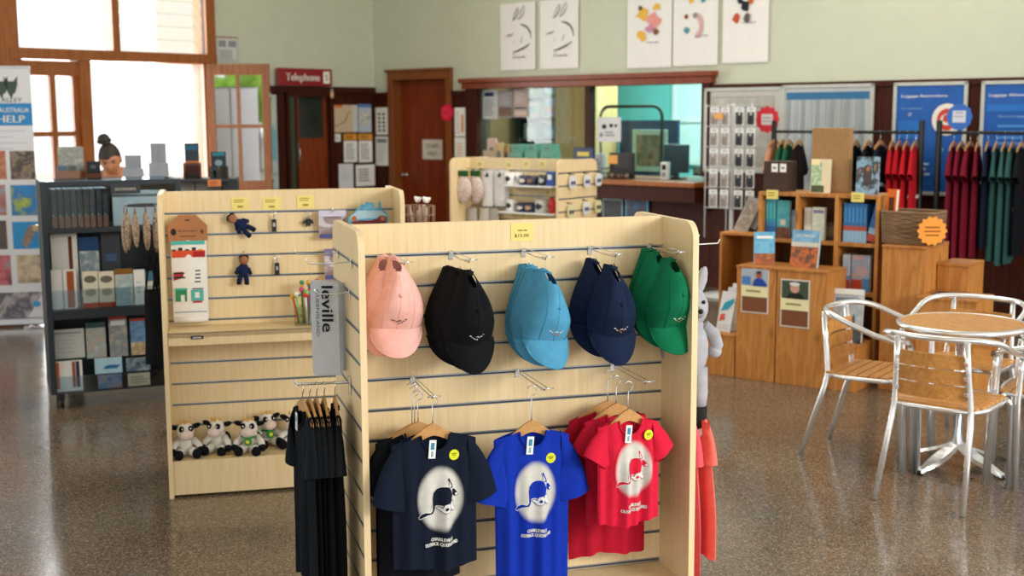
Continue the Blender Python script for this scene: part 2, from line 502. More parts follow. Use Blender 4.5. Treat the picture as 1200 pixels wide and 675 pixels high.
# ------------------------------------------------------------------ left wall with its doorway and windows
def L(x, y, v=0): return at(WL, x, y, v)
wx0 = L(18, 40)[0]; wx1 = L(245, 60)[0]
TRB = L(120, 65)[1]          # transom bar
lmx = L(100, 140)[0]; lwl = L(60, 140)[0]
rdx = L(238, 150)[0]
holesL = [(wx0, wx1, TRB, 4.25), (wx0 + .05, rdx, 0, TRB)]
tdl, _ = L(345, 130); tdr, _ = L(384, 130)
holesL.append((tdl, tdr, 0, 1.98))
mb = MB(); wall_boxes(mb, -8.5, 0, 0, CEIL, 0, .16, holesL, CREAM); struct(mb, 'wall_left', WL)
WAINL = 2.08
mb = MB()
wall_boxes(mb, rdx + .14, -.03, 0, WAINL - .07, -.022, -.002, [(tdl - .16, tdr + .07, 0, WAINL)], DARKWOOD)
wall_boxes(mb, rdx + .14, -.03, WAINL - .07, WAINL, -.05, -.002, [], DARKWOOD)
for x in (rdx + .5, rdx + .85, -.66, -.34, -.05): mb.span(x - .02, x + .02, -.034, -.022, .1, WAINL - .07, DARKWOOD)
struct(mb, 'trim_2', WL)
mb = MB()
ORW = wood('a4622a', '7e4418', .4, (20, 20, 1.2), 1.5)
mb.span(wx0 - .45, wx0, -.05, .2, 0, 4.35, ORW)                       # left casing
mb.span(wx1 - .06, wx1 + .06, -.05, .2, TRB, 4.35, ORW); mb.span(rdx, rdx + .12, -.05, .2, 0, TRB, ORW)
mb.span(wx0 - .1, wx1 + .06, -.06, .2, TRB - .06, TRB + .05, ORW)
wmx = L(134, 30)[0]
mb.span(wmx - .04, wmx + .04, -.03, .12, TRB, 4.35, ORW)
mb.span(wx0, wx1, -.05, .2, 4.2, 4.35, ORW)
w2 = struct(mb, 'window_2', WL)
mb = MB(); mb.span(wx0, wmx - .04, .05, .056, TRB + .05, 4.2, CLEAR); struct(mb, 'window_pane', None, w2)
for i in range(13):
    mb = MB(); z = TRB + .12 + i * .14
    mb.box(((wmx + wx1) / 2, .05, z), (wx1 - wmx - .1, .007, .155), glass('f6f4ee', .22), RX(-14)); struct(mb, 'louvre_blade', None, w2)
for x0 in (wmx + .05, wx1 - .065, wx0 + .02):
    mb = MB(); mb.span(x0, x0 + .012, .0, .04, TRB + .05, 4.2, BLACKM); struct(mb, 'louvre_track', None, w2)
# closed glazed leaf at the left and the post beside the opening
mb = MB()
mb.span(wx0, lmx - .06, -.03, .06, TRB - .22, TRB - .07, ORW)
mb.span(lmx - .06, lmx + .06, -.05, .14, 0, TRB, ORW)
llx = L(30, 140)[0]
for a, b in ((wx0 + .02, wx0 + .1), (lmx - .12, lmx - .06)): mb.span(a, b, 0, .05, 0, TRB - .2, ORW)
xm = L(63, 120)[0]
mb.span(xm - .03, xm + .03, 0, .05, .0, TRB - .2, ORW)
for z in (.05, 1.02, 1.56): mb.span(wx0 + .1, lmx - .12, .005, .045, z - .025, z + .025, ORW)
d2 = struct(mb, 'door_2', WL)
mb = MB(); mb.span(wx0 + .1, lmx - .12, .02, .026, 0, TRB - .2, CLEAR); struct(mb, 'door_pane', None, d2)
# open leaf of the double door, swung into the room
LEAFB = wood('9a6544', '7c4c2f', .4, (20, 20, 1.2), 1.2)
h0 = WL @ Vector((rdx + .03, -.06, 0))
DL = T(h0.x, h0.y, 0) @ RZ(-3)
LW, LT = .7, 2.3
mb = MB()
for a, b in ((0, .085), (LW - .085, LW)): mb.span(a, b, -.022, .022, .02, LT, LEAFB, .004)
mb.span(.085, LW - .085, -.022, .022, LT - .12, LT, LEAFB)
mb.span(.085, LW - .085, -.022, .022, .02, .2, LEAFB); mb.span(.085, LW - .085, -.022, .022, .93, 1.02, LEAFB)
mb.span(.085, LW - .085, -.014, .014, .2, .93, LEAFB)
mb.span(LW / 2 - .018, LW / 2 + .018, -.018, .018, 1.02, LT - .12, LEAFB)
zc = (1.02 + LT - .12) / 2 + .02
mb.span(.085, LW - .085, -.017, .017, zc - .018, zc + .018, LEAFB)
d3 = struct(mb, 'door_3', DL)
MIRR = glass('c8c8c0', .7)
for a, b in ((.085, LW / 2 - .018), (LW / 2 + .018, LW - .085)):
    for p, q in ((1.02, zc - .018), (zc + .018, LT - .12)):
        mb = MB(); mb.span(a, b, -.003, .003, p, q, MIRR); struct(mb, 'door_pane', None, d3)
mb = MB()
for z in (.35, 1.0, 1.9): mb.tube([(LW + .004, 0, z), (LW + .004, 0, z + .09)], .012, STEEL)
mb.tube([(.045, -.03, 1.08), (.045, -.06, 1.08), (.045, -.06, 1.26), (.045, -.03, 1.26)], .009, STEEL)
struct(mb, 'door_handle', None, d3)
# telephone room door
mb = MB()
mb.span(tdl - .15, tdl, -.05, .16, 0, 2.03, DARKWOOD); mb.span(tdr, tdr + .06, -.05, .16, 0, 2.03, DARKWOOD)
mb.span(tdl - .15, tdr + .06, -.055, .16, 1.96, 2.06, DARKWOOD)
mb.span(tdl - .11, tdl - .045, -.058, -.05, 0, 1.95, flat('33402c', .6))
d4 = struct(mb, 'door_4', WL)
mb = MB()
w0, w1 = tdl + .005, tdr - .005
pz0, pz1 = L(360, 162)[1], L(360, 112)[1]
for a, b in ((w0, w0 + .07), (w1 - .05, w1)): mb.span(a, b, .02, .06, .01, 1.96, REDWOOD)
mb.span(w0 + .07, w1 - .05, .02, .06, pz1, 1.96, REDWOOD); mb.span(w0 + .07, w1 - .05, .02, .06, .01, pz0, REDWOOD)
leaf = struct(mb, 'door_leaf', None, d4)
mb = MB(); mb.span(w0 + .07, w1 - .05, .035, .04, pz0, pz1, flat('2e3833', .12, 0, 0, 30, .6, .4)); struct(mb, 'door_pane', None, d4)
mb = MB(); mb.span(w0 + .015, w0 + .05, .0, .018, 1.13, 1.42, STEEL, .003); mb.tube([(w0 + .032, .0, 1.18), (w0 + .032, -.035, 1.2), (w0 + .032, -.035, 1.35), (w0 + .032, 0, 1.37)], .009, STEEL)
struct(mb, 'door_handle', None, d4)
mb = MB(); mb.span(tdl - .2, tdr + .1, .6, .65, 0, 2.2, flat('26301f', .8)); struct(mb, 'wall_telephone_room', WL)

# ------------------------------------------------------------------ outdoors
mb = MB(); slab(mb, [(-40, 9), (-5.2, 11.0), (-1.5, 16.2), (0, 40), (-40, 40)], -.12, -.02, flat('d8d2c4', .9, 0, 0, 20, .2, .05)); struct(mb, 'ground_street')
mb = MB(); slab(mb, [(-40, -40), (40, -40), (40, -3.2), (-40, -3.2)], -.12, -.02, flat('a3a294', .95, 0, 0, 20, .2, .15)); struct(mb, 'ground_forecourt')
t = thing('street_tree', 'leafy green tree outside, mirrored in the upper panes of the open door', 'tree', T(-11.0, -12, 0))
mb = MB(); mb.tube([(0, 0, 0), (.05, 0, 1.2), (0, .1, 2.6)], [.16, .12, .08], flat('5a4634', .9)); mb.build('trunk', t)
mb = MB(); rng = random.Random(3)
for i in range(26):
    mb.ball((rng.uniform(-1.1, 1.1), rng.uniform(-1, 1), rng.uniform(1.9, 3.6)), rng.uniform(.35, .6), flat('8fba4a', .9, 0, .3, 60, .2, .3), None, 8)
mb.build('crown', t)
t = thing('street_shed', 'pale metal shed across the street, mirrored in the open door glass', 'shed', T(-13.0, -13.5, 0) @ RZ(20))
mb = MB(); mb.span(-1.6, 1.6, -.9, .9, 0, 1.0, flat('dfe3e3', .6)); mb.build('shed_wall', t)
mb = MB(); mb.prism([(-1.9, .95), (1.9, .95), (1.9, 1.05), (0, 1.5), (-1.9, 1.05)], -1.1, 1.1, flat('d6dadd', .5)); mb.build('shed_roof', t)

# ------------------------------------------------------------------ things on the walls
def card(name, label, cat, M, w, h, base, decs=(), group=None, thick=.003, step=.0012):
    mb = MB(); mb.span(-w / 2, w / 2, -thick, 0, 0, h, base); mb.decals(w, h, -thick, decs, step)
    o = mb.build(name, recalc=False); return tag(o, label, cat, group, M)
def pxcard(F, v, x0, y0, x1, y1, name, label, cat, base, decs=(), group=None, thick=.003, tilt=0, z0=None):
    """a sheet on plane y = v of frame F whose outline in the photograph is the given box"""
    xm, ym = (x0 + x1) / 2, (y0 + y1) / 2
    a = at(F, x0, ym, v)[0]; b = at(F, x1, ym, v)[0]; p = at(F, xm, y1, v)[1]; q = at(F, xm, y0, v)[1]
    if z0 is not None: p = z0
    return card(name, label, cat, F @ T((a + b) / 2, v, p) @ RX(tilt), b - a, q - p, base, decs, group, thick)
GREY = paper('8b8f94'); LG = paper('c9ccd0')
SHEETS = 'paper notices on the telephone wall'
def notice(x0, y0, x1, y1, label, base=WHITE, decs=None, F=WL, v=-.038, name='paper_notice', group=SHEETS):
    return pxcard(F, v, x0, y0, x1, y1, name, label, 'notice', base, decs if decs is not None else [('l', .12, .1, .88, .9, 9, GREY)], group)
notice(389, 123, 419, 155, 'tan map sheet with a white edge, top left of the pinned notices', paper('cdb89a'), [('r', .8, 0, 1, 1, LG), ('p', [(.1, .2), (.5, .35), (.7, .8), (.66, .82), (.45, .4), (.1, .25)], paper('a98a68')), ('r', .1, .9, .4, 1, paper('d8732e'))])
notice(420, 122, 435, 155, 'tall blue and grey leaflet to the right of the tan map sheet', paper('b9c4d6'), [('r', 0, .88, 1, 1, paper('5d7fb5')), ('r', .12, .25, .88, .75, photo('9aa3ab', 'd6d3ca', '6f7a86'))])
notice(389.5, 157, 399, 166, 'small white card beneath the tan map sheet', WHITE, [('l', .15, .2, .85, .8, 3, paper('6b83a8'))])
notice(402.5, 157, 418, 164, 'orange header strip over the sheet of times, left one', paper('e39a3c'), [('l', .15, .2, .85, .8, 2, paper('5b3516'))])
notice(420, 157, 436, 164, 'orange header strip over the sheet of times, right one', paper('e3a03f'), [('l', .15, .2, .85, .8, 2, paper('5b3516'))])
notice(403, 165, 418.5, 190, 'white sheet of times under the left orange strip')
notice(420.5, 165, 436, 190, 'white sheet of times under the right orange strip')
notice(397, 192, 414, 221, 'plain pale sheet low on the dark panel', paper('dfe1ea'), [('l', .15, .3, .8, .9, 6, LG)])
notice(417, 193, 439, 218, 'white handwritten sheet, lowest on the right of the telephone wall', WHITE, [('l', .12, .2, .85, .85, 5, paper('70757f'))])
WG = 'paper notices beside the staff door'
notice(440.5, 126, 455, 158, 'white sheet printed with two columns of figures, left of the staff door', WHITE, [('r', .22, .12 + i * .15, .4, .2 + i * .15, INK) for i in range(5)] + [('r', .6, .12 + i * .15, .78, .2 + i * .15, INK) for i in range(5)], WB, -.038, group=WG)
notice(440.5, 160, 455, 194, 'white sheet with a grey heading, under the two columns of figures', WHITE, [('r', .1, .78, .9, .92, GREY), ('l', .12, .1, .9, .72, 8, LG)], WB, -.038, group=WG)
notice(533, 126, 551, 160, 'white sheet with an orange column, right of the staff door', WHITE, [('r', .42, .15, .58, .75, paper('d99a66')), ('l', .1, .1, .36, .9, 8, LG)], WB, -.038, group=WG)
notice(533, 161, 551, 190, 'plain white sheet under the one with the orange column', WHITE, [('l', .12, .2, .6, .8, 5, paper('e0b9a8'))], WB, -.038, group=WG)
notice(309, 111, 325, 222, 'tall pale blue relief map strip behind the open door leaf', paper('b6c3c6'), [('p', [(.1, .35), (.9, .3), (.95, .62), (.5, .68), (.1, .62)], paper('7fb4c4')), ('r', .1, .7, .9, .97, photo('b9bdb4', 'd2d0c4', '9fb0b0')), ('r', .1, .03, .9, .3, photo('9db9cc', 'c5d0d4', '8ba3b4'))], name='wall_map', group=None)
notice(253, 43, 279, 73, 'grey typed notice on the cream wall above the open door', paper('b9bdbb'), [('r', .08, .1, .92, .92, paper('cfd2ce')), ('r', .12, .6, .45, .85, GREY), ('r', .55, .6, .9, .85, GREY), ('l', .12, .12, .9, .5, 5, GREY), ('r', 0, .95, 1, 1, paper('a56a6a'))], v=-.004, group=None)
# telephone sign
a, z0 = L(324, 97, -.06); b, z1 = L(387, 81, -.06)
sw = b - a; sh = .2
mb = MB(); mb.span(-sw / 2, sw / 2, -.03, 0, 0, sh, plastic('8e1220'), .004)
mb.text('Telephone', -sw * .05, sh * .5, sh * .62, -.033, WHITE, sw * .62, bold=.003)
mb.span(sw * .33, sw * .45, -.033, -.03, sh * .15, sh * .85, WHITE)
mb.text('S', sw * .39, sh * .5, sh * .5, -.036, INK)
tag(mb.build('telephone_sign'), 'dark red sign reading Telephone above the brown door', 'sign', None, WL @ T((a + b) / 2, -.062, WAINL + .005))
mb = MB(); mb.ball((0, 0, 0), (.022, .022, .05), plastic('d8b48a')); mb.ball((0, 0, .055), .018, STEEL)
tag(mb.build('wall_bell'), 'small cream bell fitting at the top of the telephone door frame', 'bell', None, WL @ T(L(384, 113)[0], -.08, L(384, 111)[1]))
# staff only sign, red disc
a, zt = at(WB, 495.5, 163.5, .1); b, zb = at(WB, 519, 187, .1)
card('staff_sign', 'white sign reading STAFF ONLY on the red-brown door', 'sign', WB @ T((a + b) / 2, .098, zb), b - a, zt - zb, paper('d9d4c6'), [('t', 'STAFF', .5, .68, .3, INK, .62), ('t', 'ONLY', .5, .3, .3, INK, .5)], None, .006, .002)
def scallop(mb, r, y0, y1, m, n=12, amp=.06):
    mb.prism([(r * (1 + amp * math.cos(n * a)) * math.cos(a), r * (1 + amp * math.cos(n * a)) * math.sin(a)) for a in [2 * PI * i / 72 for i in range(72)]], y0, y1, m)
rx, rz = at(WB, 524, 132, -.06)
mb = MB(); scallop(mb, .095, -.02, 0, plastic('e01f48')); mb.M = T(0, 0, 0); scallop(mb, .07, -.024, -.02, plastic('ea3258'), 10, .1)
mb.rect(-.035, .035, -.012, -.002, -.026, plastic('b01636')); mb.rect(-.035, .035, .012, .02, -.026, plastic('b01636'))
tag(mb.build('price_burst'), 'round bright red paper burst stuck on the staff door frame', 'sign', None, WB @ T(rx, -.052, rz))

# tea towels pinned above the ticket window
LINEN = flat('ebe9e6', .9, 0, .15, 400, .1, .02)
def towel(x0, x1, yb, label, decs, hgt=.78):
    a, zb = at(WB, x0, yb, -.01); b, _ = at(WB, x1, yb, -.01)
    w = b - a
    mb = MB()
    rng = random.Random(int(x0))
    ph = rng.uniform(0, 6)
    mb.sheet(lambda u, v: ((u - .5) * w, -.006 - .004 * math.sin(5 * u * PI + ph) * (1 - v * .7), v * hgt), 16, 12, LINEN)
    mb.sheet(lambda u, v: ((u - .5) * w, .002, v * hgt), 16, 12, LINEN)
    mb.sheet(lambda u, v: ((u - .5) * w, -.0105, v * .012), 16, 1, flat('e2dfda', .9))
    mb.decals(w, hgt, -.0125, decs, .0008)
    tag(mb.build('tea_towel', recalc=False), label, 'tea towel', 'souvenir tea towels pinned on the cream wall', WB @ T((a + b) / 2, -.012, zb))
DG = paper('3a3d40'); MG = paper('6d7072')
def arcpts(cx, cz, rx, rz, a0, a1, w, n=14):
    o = [(cx + rx * math.cos(R(a0 + (a1 - a0) * i / n)), cz + rz * math.sin(R(a0 + (a1 - a0) * i / n))) for i in range(n + 1)]
    i_ = [(cx + (rx - w) * math.cos(R(a1 + (a0 - a1) * i / n)), cz + (rz - w) * math.sin(R(a1 + (a0 - a1) * i / n))) for i in range(n + 1)]
    return o + i_
def stroke(P, w):
    """a drawn line as a thin closed outline"""
    L_, R_ = [], []
    for i, p in enumerate(P):
        q0 = Vector(P[max(0, i - 1)]); q1 = Vector(P[min(len(P) - 1, i + 1)]); d = (q1 - q0).normalized(); h = w / 2 * (.45 if i in (0, len(P) - 1) else 1)
        L_.append((p[0] - d.y * h, p[1] + d.x * h)); R_.append((p[0] + d.y * h, p[1] - d.x * h))
    return L_ + R_[::-1]
def bilby_line():
    return [('p', stroke([(.36, .74), (.42, .84), (.52, .93), (.55, .90)], .014), MG), ('p', stroke([(.36, .74), (.44, .77), (.50, .83), (.55, .90)], .022), MG), ('p', stroke([(.53, .75), (.60, .86), (.69, .95), (.72, .91)], .014), MG), ('p', stroke([(.53, .75), (.62, .78), (.68, .84), (.72, .91)], .016), MG),
            ('p', stroke([(.58, .68), (.70, .66), (.80, .62), (.87, .55), (.90, .46)], .024), DG), ('p', stroke([(.38, .27), (.52, .285), (.70, .33), (.86, .385)], .024), DG), ('p', stroke([(.38, .27), (.40, .24), (.46, .23)], .010), MG),
            ('p', stroke([(.18, .50), (.26, .53), (.32, .52), (.39, .56)], .018), MG), ('p', stroke([(.60, .40), (.63, .44), (.66, .50)], .016), MG), ('p', stroke([(.40, .40), (.42, .44)], .014), MG), ('t', 'Charleville', .56, .195, .05, INK, .36)]
towel(587, 628, 83, 'white tea towel with a grey line-drawn hare, leftmost over the ticket window', bilby_line(), .74)
towel(633.5, 678, 81.5, 'white tea towel with a grey line-drawn hare, second from the left', bilby_line(), .74)
PK, YL, TL, BR = paper('e39a93'), paper('e7b64a'), paper('4f97a0'), paper('8a4a2c')
def splat(cx, cz, r, m, seed, n=9):
    rng = random.Random(seed)
    return ('p', [(cx + r * rng.uniform(.5, 1.1) * math.cos(2 * PI * i / n), cz + r * .62 * rng.uniform(.5, 1.1) * math.sin(2 * PI * i / n)) for i in range(n)], m)
towel(735.5, 787, 80.5, 'white tea towel with a pink and yellow floral bird print', [splat(.36, .7, .17, YL, 1), splat(.6, .62, .18, PK, 2), splat(.68, .78, .1, YL, 3), splat(.34, .42, .13, YL, 4), splat(.52, .5, .1, paper('c98aa8'), 5), splat(.66, .46, .08, BR, 6), splat(.3, .78, .07, paper('6a5348'), 7), ('t', 'birds', .6, .33, .035, DG, .25)])
towel(789, 841, 78, 'white tea towel with a few small coloured parrots printed', [splat(.42, .82, .08, YL, 8), splat(.68, .82, .09, TL, 9), splat(.3, .62, .06, BR, 10), splat(.5, .63, .07, paper('9a8b8b'), 11), splat(.32, .45, .08, TL, 12), ('p', arcpts(.52, .5, .16, .16, -80, 70, .07), paper('d9a9a9')), ('t', 'parrots', .65, .375, .035, DG, .3)])
towel(847, 900, 74.5, 'white tea towel with black cockatoos and orange butterflies', [('p', arcpts(.5, .92, .16, .12, 0, 360, .06, 30), DG), ('e', .5, .9, .04, .03, DG), splat(.5, .62, .13, INK, 14), splat(.38, .68, .07, INK, 15), splat(.62, .7, .1, paper('c96a3a'), 16), splat(.3, .5, .1, paper('c4502a'), 17), splat(.55, .5, .1, paper('5e5a58'), 18), ('t', 'cockatoos', .6, .445, .035, DG, .3)], .86)

# posters over the clothes rail
BLUE = flat('1657a8', .5, 0, 0, 60, .4, .1); LB = paper('9fc4e6'); FRM = flat('b9bdb6', .5)
def poster(x0, x1, yt, hgt, label, decs, base, name='framed_poster'):
    a, zt = at(WB, x0, yt, -.05); b, _ = at(WB, x1, yt, -.05)
    w = b - a
    t = thing(name, label, 'poster', WB @ T((a + b) / 2, -.04, zt - hgt), None)
    mb = MB()
    f = .03
    for c, s in (((0, -.012, f / 2), (w, .024, f)), ((0, -.012, hgt - f / 2), (w, .024, f)), ((-w / 2 + f / 2, -.012, hgt / 2), (f, .024, hgt)), ((w / 2 - f / 2, -.012, hgt / 2), (f, .024, hgt))): mb.box(c, s, FRM, None, .003)
    mb.build('poster_frame', t)
    mb = MB(); mb.span(-w / 2 + f, w / 2 - f, -.01, 0, f, hgt - f, base); mb.decals(w, hgt, -.011, decs, .0015); mb.build('poster_print', t, recalc=False)
RC = paper('c8442f')
poster(1048, 1135, 97, .98, 'blue framed poster headed Luggage Restrictions with a red and white roundel', [('t', 'Luggage Restrictions', .42, .88, .035, WHITE, .62), ('t', 'In a small item', .26, .77, .02, LB, .28), ('t', 'IT', .24, .715, .04, WHITE), ('r', .08, .5, .4, .66, paper('2a6fc0')), ('e', .74, .67, .2, .14, paper('e6e2d8')), ('p', arcpts(.74, .67, .13, .095, 30, 330, .045, 24), RC), ('e', .74, .68, .05, .035, RC), ('t', 'IT', .7, .4, .04, LB), ('l', .1, .12, .6, .3, 4, LB)], BLUE)
poster(1151, 1236, 95, .98, 'blue framed poster headed Luggage Allowance at the far right', [('t', 'Luggage Allowance', .42, .88, .035, WHITE, .62), ('r', .08, .74, .95, .8, paper('2a6fc0')), ('t', 'Carry on luggage', .45, .7, .022, LB, .4), ('l', .25, .3, .8, .64, 7, paper('4d8ad0'))], BLUE)
poster(917, 1025, 100, .98, 'framed poster of a pale striped curtain with a blue pelmet', [('r', .05, .86, .95, .93, paper('3a6f9a'))] + [('r', .06 + i * .08, .08, .1 + i * .08, .86, paper('a6afb2') if i % 2 else paper('929da2')) for i in range(11)], paper('b9c1c3'), 'framed_poster')
# grey map poster behind the pouch spinner
poster(826, 918, 103.5, .82, 'grey framed poster with an old engraved border behind the pouch spinner', [('r', .1, .08, .9, .9, paper('a3a39b')), ('r', .12, .1, .88, .88, photo('b8b7ae', 'a3a299', 'c0bfb6', scale=6)), ('r', .2, .76, .8, .78, GREY), ('r', .25, .71, .75, .73, GREY)], paper('bdbcb4'))
# ------------------------------------------------------------------ gondola display units
GW, GD, GH, PT = 1.0976, .5287, 1.38, .02
DECK = .17
def gondola(M, label, shelf=None, group='beech slatwall display units'):
    t = thing('gondola_display', label, 'display unit', M, group)
    for sx in (-1, 1):
        x0 = sx * GW / 2; x1 = sx * (GW / 2 - PT)
        mb = MB(M=Matrix.Identity(4))
        # outline in depth and height, carried across the thickness
        o = [(-GD / 2, 0), (GD / 2, 0)] + [(GD / 2 - .06 + .06 * math.cos(a), GH - .06 + .06 * math.sin(a)) for a in [PI / 2 * i / 6 for i in range(7)]] + [(-GD / 2 + .06 - .06 * math.sin(a), GH - .06 + .06 * math.cos(a)) for a in [PI / 2 * i / 6 for i in range(7)]]
        mb.prism(o, min(x0, x1), max(x0, x1), BEECH, RZ(-90) @ S(-1, 1, 1), BEECH_EDGE)
        for k in range(13):
            z = GH - .1 * (k + 1)
            if z > .1:
                mb.span(x0 - sx * .003, x0 + sx * .0006, -GD / 2 + .004, GD / 2 - .004, z - .006, z + .006, RAIL)
                mb.span(x0 - sx * .001, x0 + sx * .0010, -GD / 2 + .004, GD / 2 - .004, z - .0035, z + .0005, flat('3c3f43', .6))
        mb.build('end_panel', t)
    mb = MB()
    w2 = GW / 2 - PT
    mb.span(-w2, w2, -.008, .008, .05, GH - .004, BEECH)
    zt = GH
    for k in range(13):
        z = GH - .1 * (k + 1)
        for s in (-1, 1):
            zb = z + .006
            if zb > DECK: mb.span(-w2, w2, s * .008, s * .02, max(zb, DECK), zt, BEECH)
            if z > DECK:
                mb.span(-w2, w2, s * .008, s * .0195, z + .001, z + .006, RAIL)       # upper lip of the rail
                mb.span(-w2, w2, s * .008, s * .0195, z - .006, z - .0035, RAIL)
                mb.span(-w2, w2, s * .008, s * .0095, z - .0035, z + .001, flat('3c3f43', .6))
        zt = z - .006
    if zt > DECK:
        for s in (-1, 1): mb.span(-w2, w2, s * .008, s * .02, DECK, zt, BEECH)
    mb.build('slat_panel', t)
    for s in (-1, 1):
        mb = MB(); mb.span(-w2, w2, s * .02, s * (GD / 2 - .012), DECK - .02, DECK, BEECH); mb.build('deck', t)
        mb = MB(); mb.span(-w2, w2, s * (GD / 2 - .03), s * (GD / 2 - .012), .012, DECK - .02, BEECH); mb.build('plinth', t)
    if shelf:
        z, d = shelf
        mb = MB(); mb.span(-w2 + .002, w2 - .002, -.02 - d, -.02, z - .02, z, BEECH); mb.span(-w2 + .002, w2 - .002, -.02 - d, -.004 - d, z - .055, z, BEECH)
        mb.build('shelf', t)
    return t
gondola(FR, 'nearest beech slatwall unit, hung with caps on top and printed t-shirts below')
_, bz = at(BK, 320, 378, -.25)
BSH = .757
gondola(BK, 'beech slatwall unit with a mid shelf, plush cows along its bottom deck', (BSH, .235))
gondola(TD, 'farthest beech slatwall unit, holding mugs and mitts in front of the ticket window', None)

# ------------------------------------------------------------------ hooks
def hook_mb(Ln=.2, ticket=True, m=None):
    m = m or CHROME
    mb = MB()
    mb.span(-.007, .007, -.004, 0, -.02, .008, m, .001)
    mb.tube([(0, -.004, 0), (0, -Ln * .5, -.004), (0, -Ln, -.002), (0, -Ln - .008, .012)], .0022, m, 6)
    if ticket:
        mb.tube([(0, -.004, .01), (0, -Ln - .02, .012), (0, -Ln - .025, .003)], .0013, m, 6)
        mb.tube([(-.022, -Ln - .022, .008), (.022, -Ln - .022, .008)], .0016, m, 6)
    return mb
def hook(M, label, Ln=.2, ticket=True, group='chrome slatwall hooks'):
    o = hook_mb(Ln, ticket).build('display_hook'); return tag(o, label, 'hook', group, M)
def side_frame(F, sx): return F @ T(sx * GW / 2, 0, 0) @ RZ(90 if sx > 0 else -90)

# ------------------------------------------------------------------ caps
def cap(label, M, hexs, group, logo=('d9c8a8',), pinch=1.0, seed=0):
    m = cloth(hexs)
    t = thing('baseball_cap', label, 'cap', M, group)
    rng = random.Random(seed)
    ww = lambda b: (.017 + .069 * math.sin(min(1, b * 1.1) * PI / 2) ** 1.22) * (1 - .06 * max(0, b - .8) / .2) * pinch
    dd = lambda b: .018 + .082 * math.sin(PI * min(1, b * .86 + .02)) ** .75 * (1 if b < .75 else 1 - .25 * (b - .75) / .25)
    sq = rng.uniform(-.012, .012)
    def P(a, b, off=0):
        x = a * ww(b) + sq * math.sin(b * PI)
        base = max(0, 1 - abs(a) ** 2.4) ** .62
        dent = .010 * math.exp(-((a - .25) / .2) ** 2) * math.sin(PI * b) ** 2 + .006 * math.sin(7 * b + 3 * a + seed)
        y = -(dd(b) * base) + dent * base - off
        z = -.215 * b - .014 * (1 - a * a) * b * b + .004 * math.sin(3 * a + seed)
        return Vector((x, y, z))
    mb = MB()
    mb.sheet(lambda u, v: P(u * 2 - 1, v), 26, 26, m, skip=lambda u, v: abs(u * 2 - 1) < .52 * math.sqrt(max(0, 1 - ((v - .02) / .22) ** 2)) and .06 < v < .25)
    for a in (0, -.55, .55):
        mb.tube([P(a, .3 + .7 * i / 14, .0004) for i in range(15)], .0011, m, 5)
    # sweatband side against the wall
    mb.sheet(lambda u, v: Vector(((u * 2 - 1) * ww(v) * .97 + sq * math.sin(v * PI), .004, -.215 * v)), 10, 12, m)
    mb.build('crown', t)
    mb = MB()
    def B(a, r, lo=0):
        p = P(a, 1.0)
        L = .088 * math.sqrt(max(0, 1 - (a * .985) ** 2)) ** .9
        return Vector((a * .084 * (1 - .03 * r) * pinch + sq * 0, p.y * (1 - r) - r * (.030 * (1 - a * a) + .014) - .016 * math.sin(PI * r * .5) * (1 - a * a) + lo, p.z - L * r))
    mb.sheet(lambda u, v: B(u * 2 - 1, v), 24, 8, m); mb.sheet(lambda u, v: B(u * 2 - 1, v, .004), 24, 8, m)
    mb.tube([B(-1 + 2 * i / 30, 1, .002) for i in range(31)], .0024, m, 6)
    mb.build('brim', t, recalc=False)
    mb = MB(); q = P(0, .55); mb.ball((q.x, q.y - .002, q.z), (.0075, .005, .0075), m, None, 10); mb.build('button', t)
    mb = MB()
    mb.tube([P(-.62 + 1.24 * i / 10, .045, .001) for i in range(11)], .006, m, 6, False, .4)
    mb.build('back_strap', t)
    mb = MB()
    lm = [flat(c, .8) for c in logo]
    pts = [(-.27, .875), (-.19, .895), (-.10, .91), (-.03, .89), (.03, .885), (.10, .91), (.17, .895), (.24, .87), (0., .925)]
    for i, (a, b) in enumerate(pts):
        q = P(a, b, .001)
        q2 = P(a + .07, b + rng.uniform(-.012, .014), .001)
        mb.tube([q, q2], .0015, lm[i % len(lm)], 5)
    mb.build('embroidery', t, 'small stitched emblem above the brim')
    return t
def fpos(x, y, v): return at(FR, x, y, v)
# spots: hook x (px at the rail), and each cap: depth from the wall, strap point in the photograph
WHT = ('e8e6e0', 'c9b7a0', 'b86a4a')
cap_rows = [
 ('f2b9b0', [(-.045, 449, 299, 'pale pink cap at the back of the pair on the left hook'), (-.10, 461, 300, 'pale pink cap at the front, leftmost on the top rail')], ('4a2b2b', '2e2020'), -8),
 ('101216', [(-.05, 525, 312, 'black cap hanging at the back of the black row'), (-.11, 533, 314, 'black cap in the middle of the black row'), (-.17, 545, 316, 'black cap at the front with pale stitched emblem')], ('cfd2cf', '8f9492'), 6),
 ('4f96bb', [(-.04, 613, 309, 'light blue cap closest to the slats in its row of four'), (-.08, 618, 311, 'light blue cap second from the slats in its row of four'), (-.12, 622, 313, 'light blue cap third from the slats in its row of four'), (-.17, 633, 315, 'light blue cap at the front of its row of four')], WHT, 14),
 ('16233f', [(-.06, 692, 303, 'navy cap at the back of the navy pair'), (-.16, 713, 310, 'navy cap at the front, between the light blue and green caps')], WHT, 2),
 ('0d6b47', [(-.05, 757, 291, 'dark green cap at the back of the green row'), (-.10, 762, 294, 'green cap in the middle of the green row'), (-.16, 780, 302, 'green cap at the front, next to the end panel')], WHT, 12),
]
seed = 0
for hexs, caps, logo, rot in cap_rows:
    for i, (v, px, py, lab) in enumerate(caps):
        x, z = fpos(px, py, v)
        seed += 1
        cap(lab, FR @ T(x, v, z) @ RZ(rot + (i % 2) * 3) @ RX(-6), hexs, None if False else 'souvenir caps on the top rail', logo, 1.0, seed)
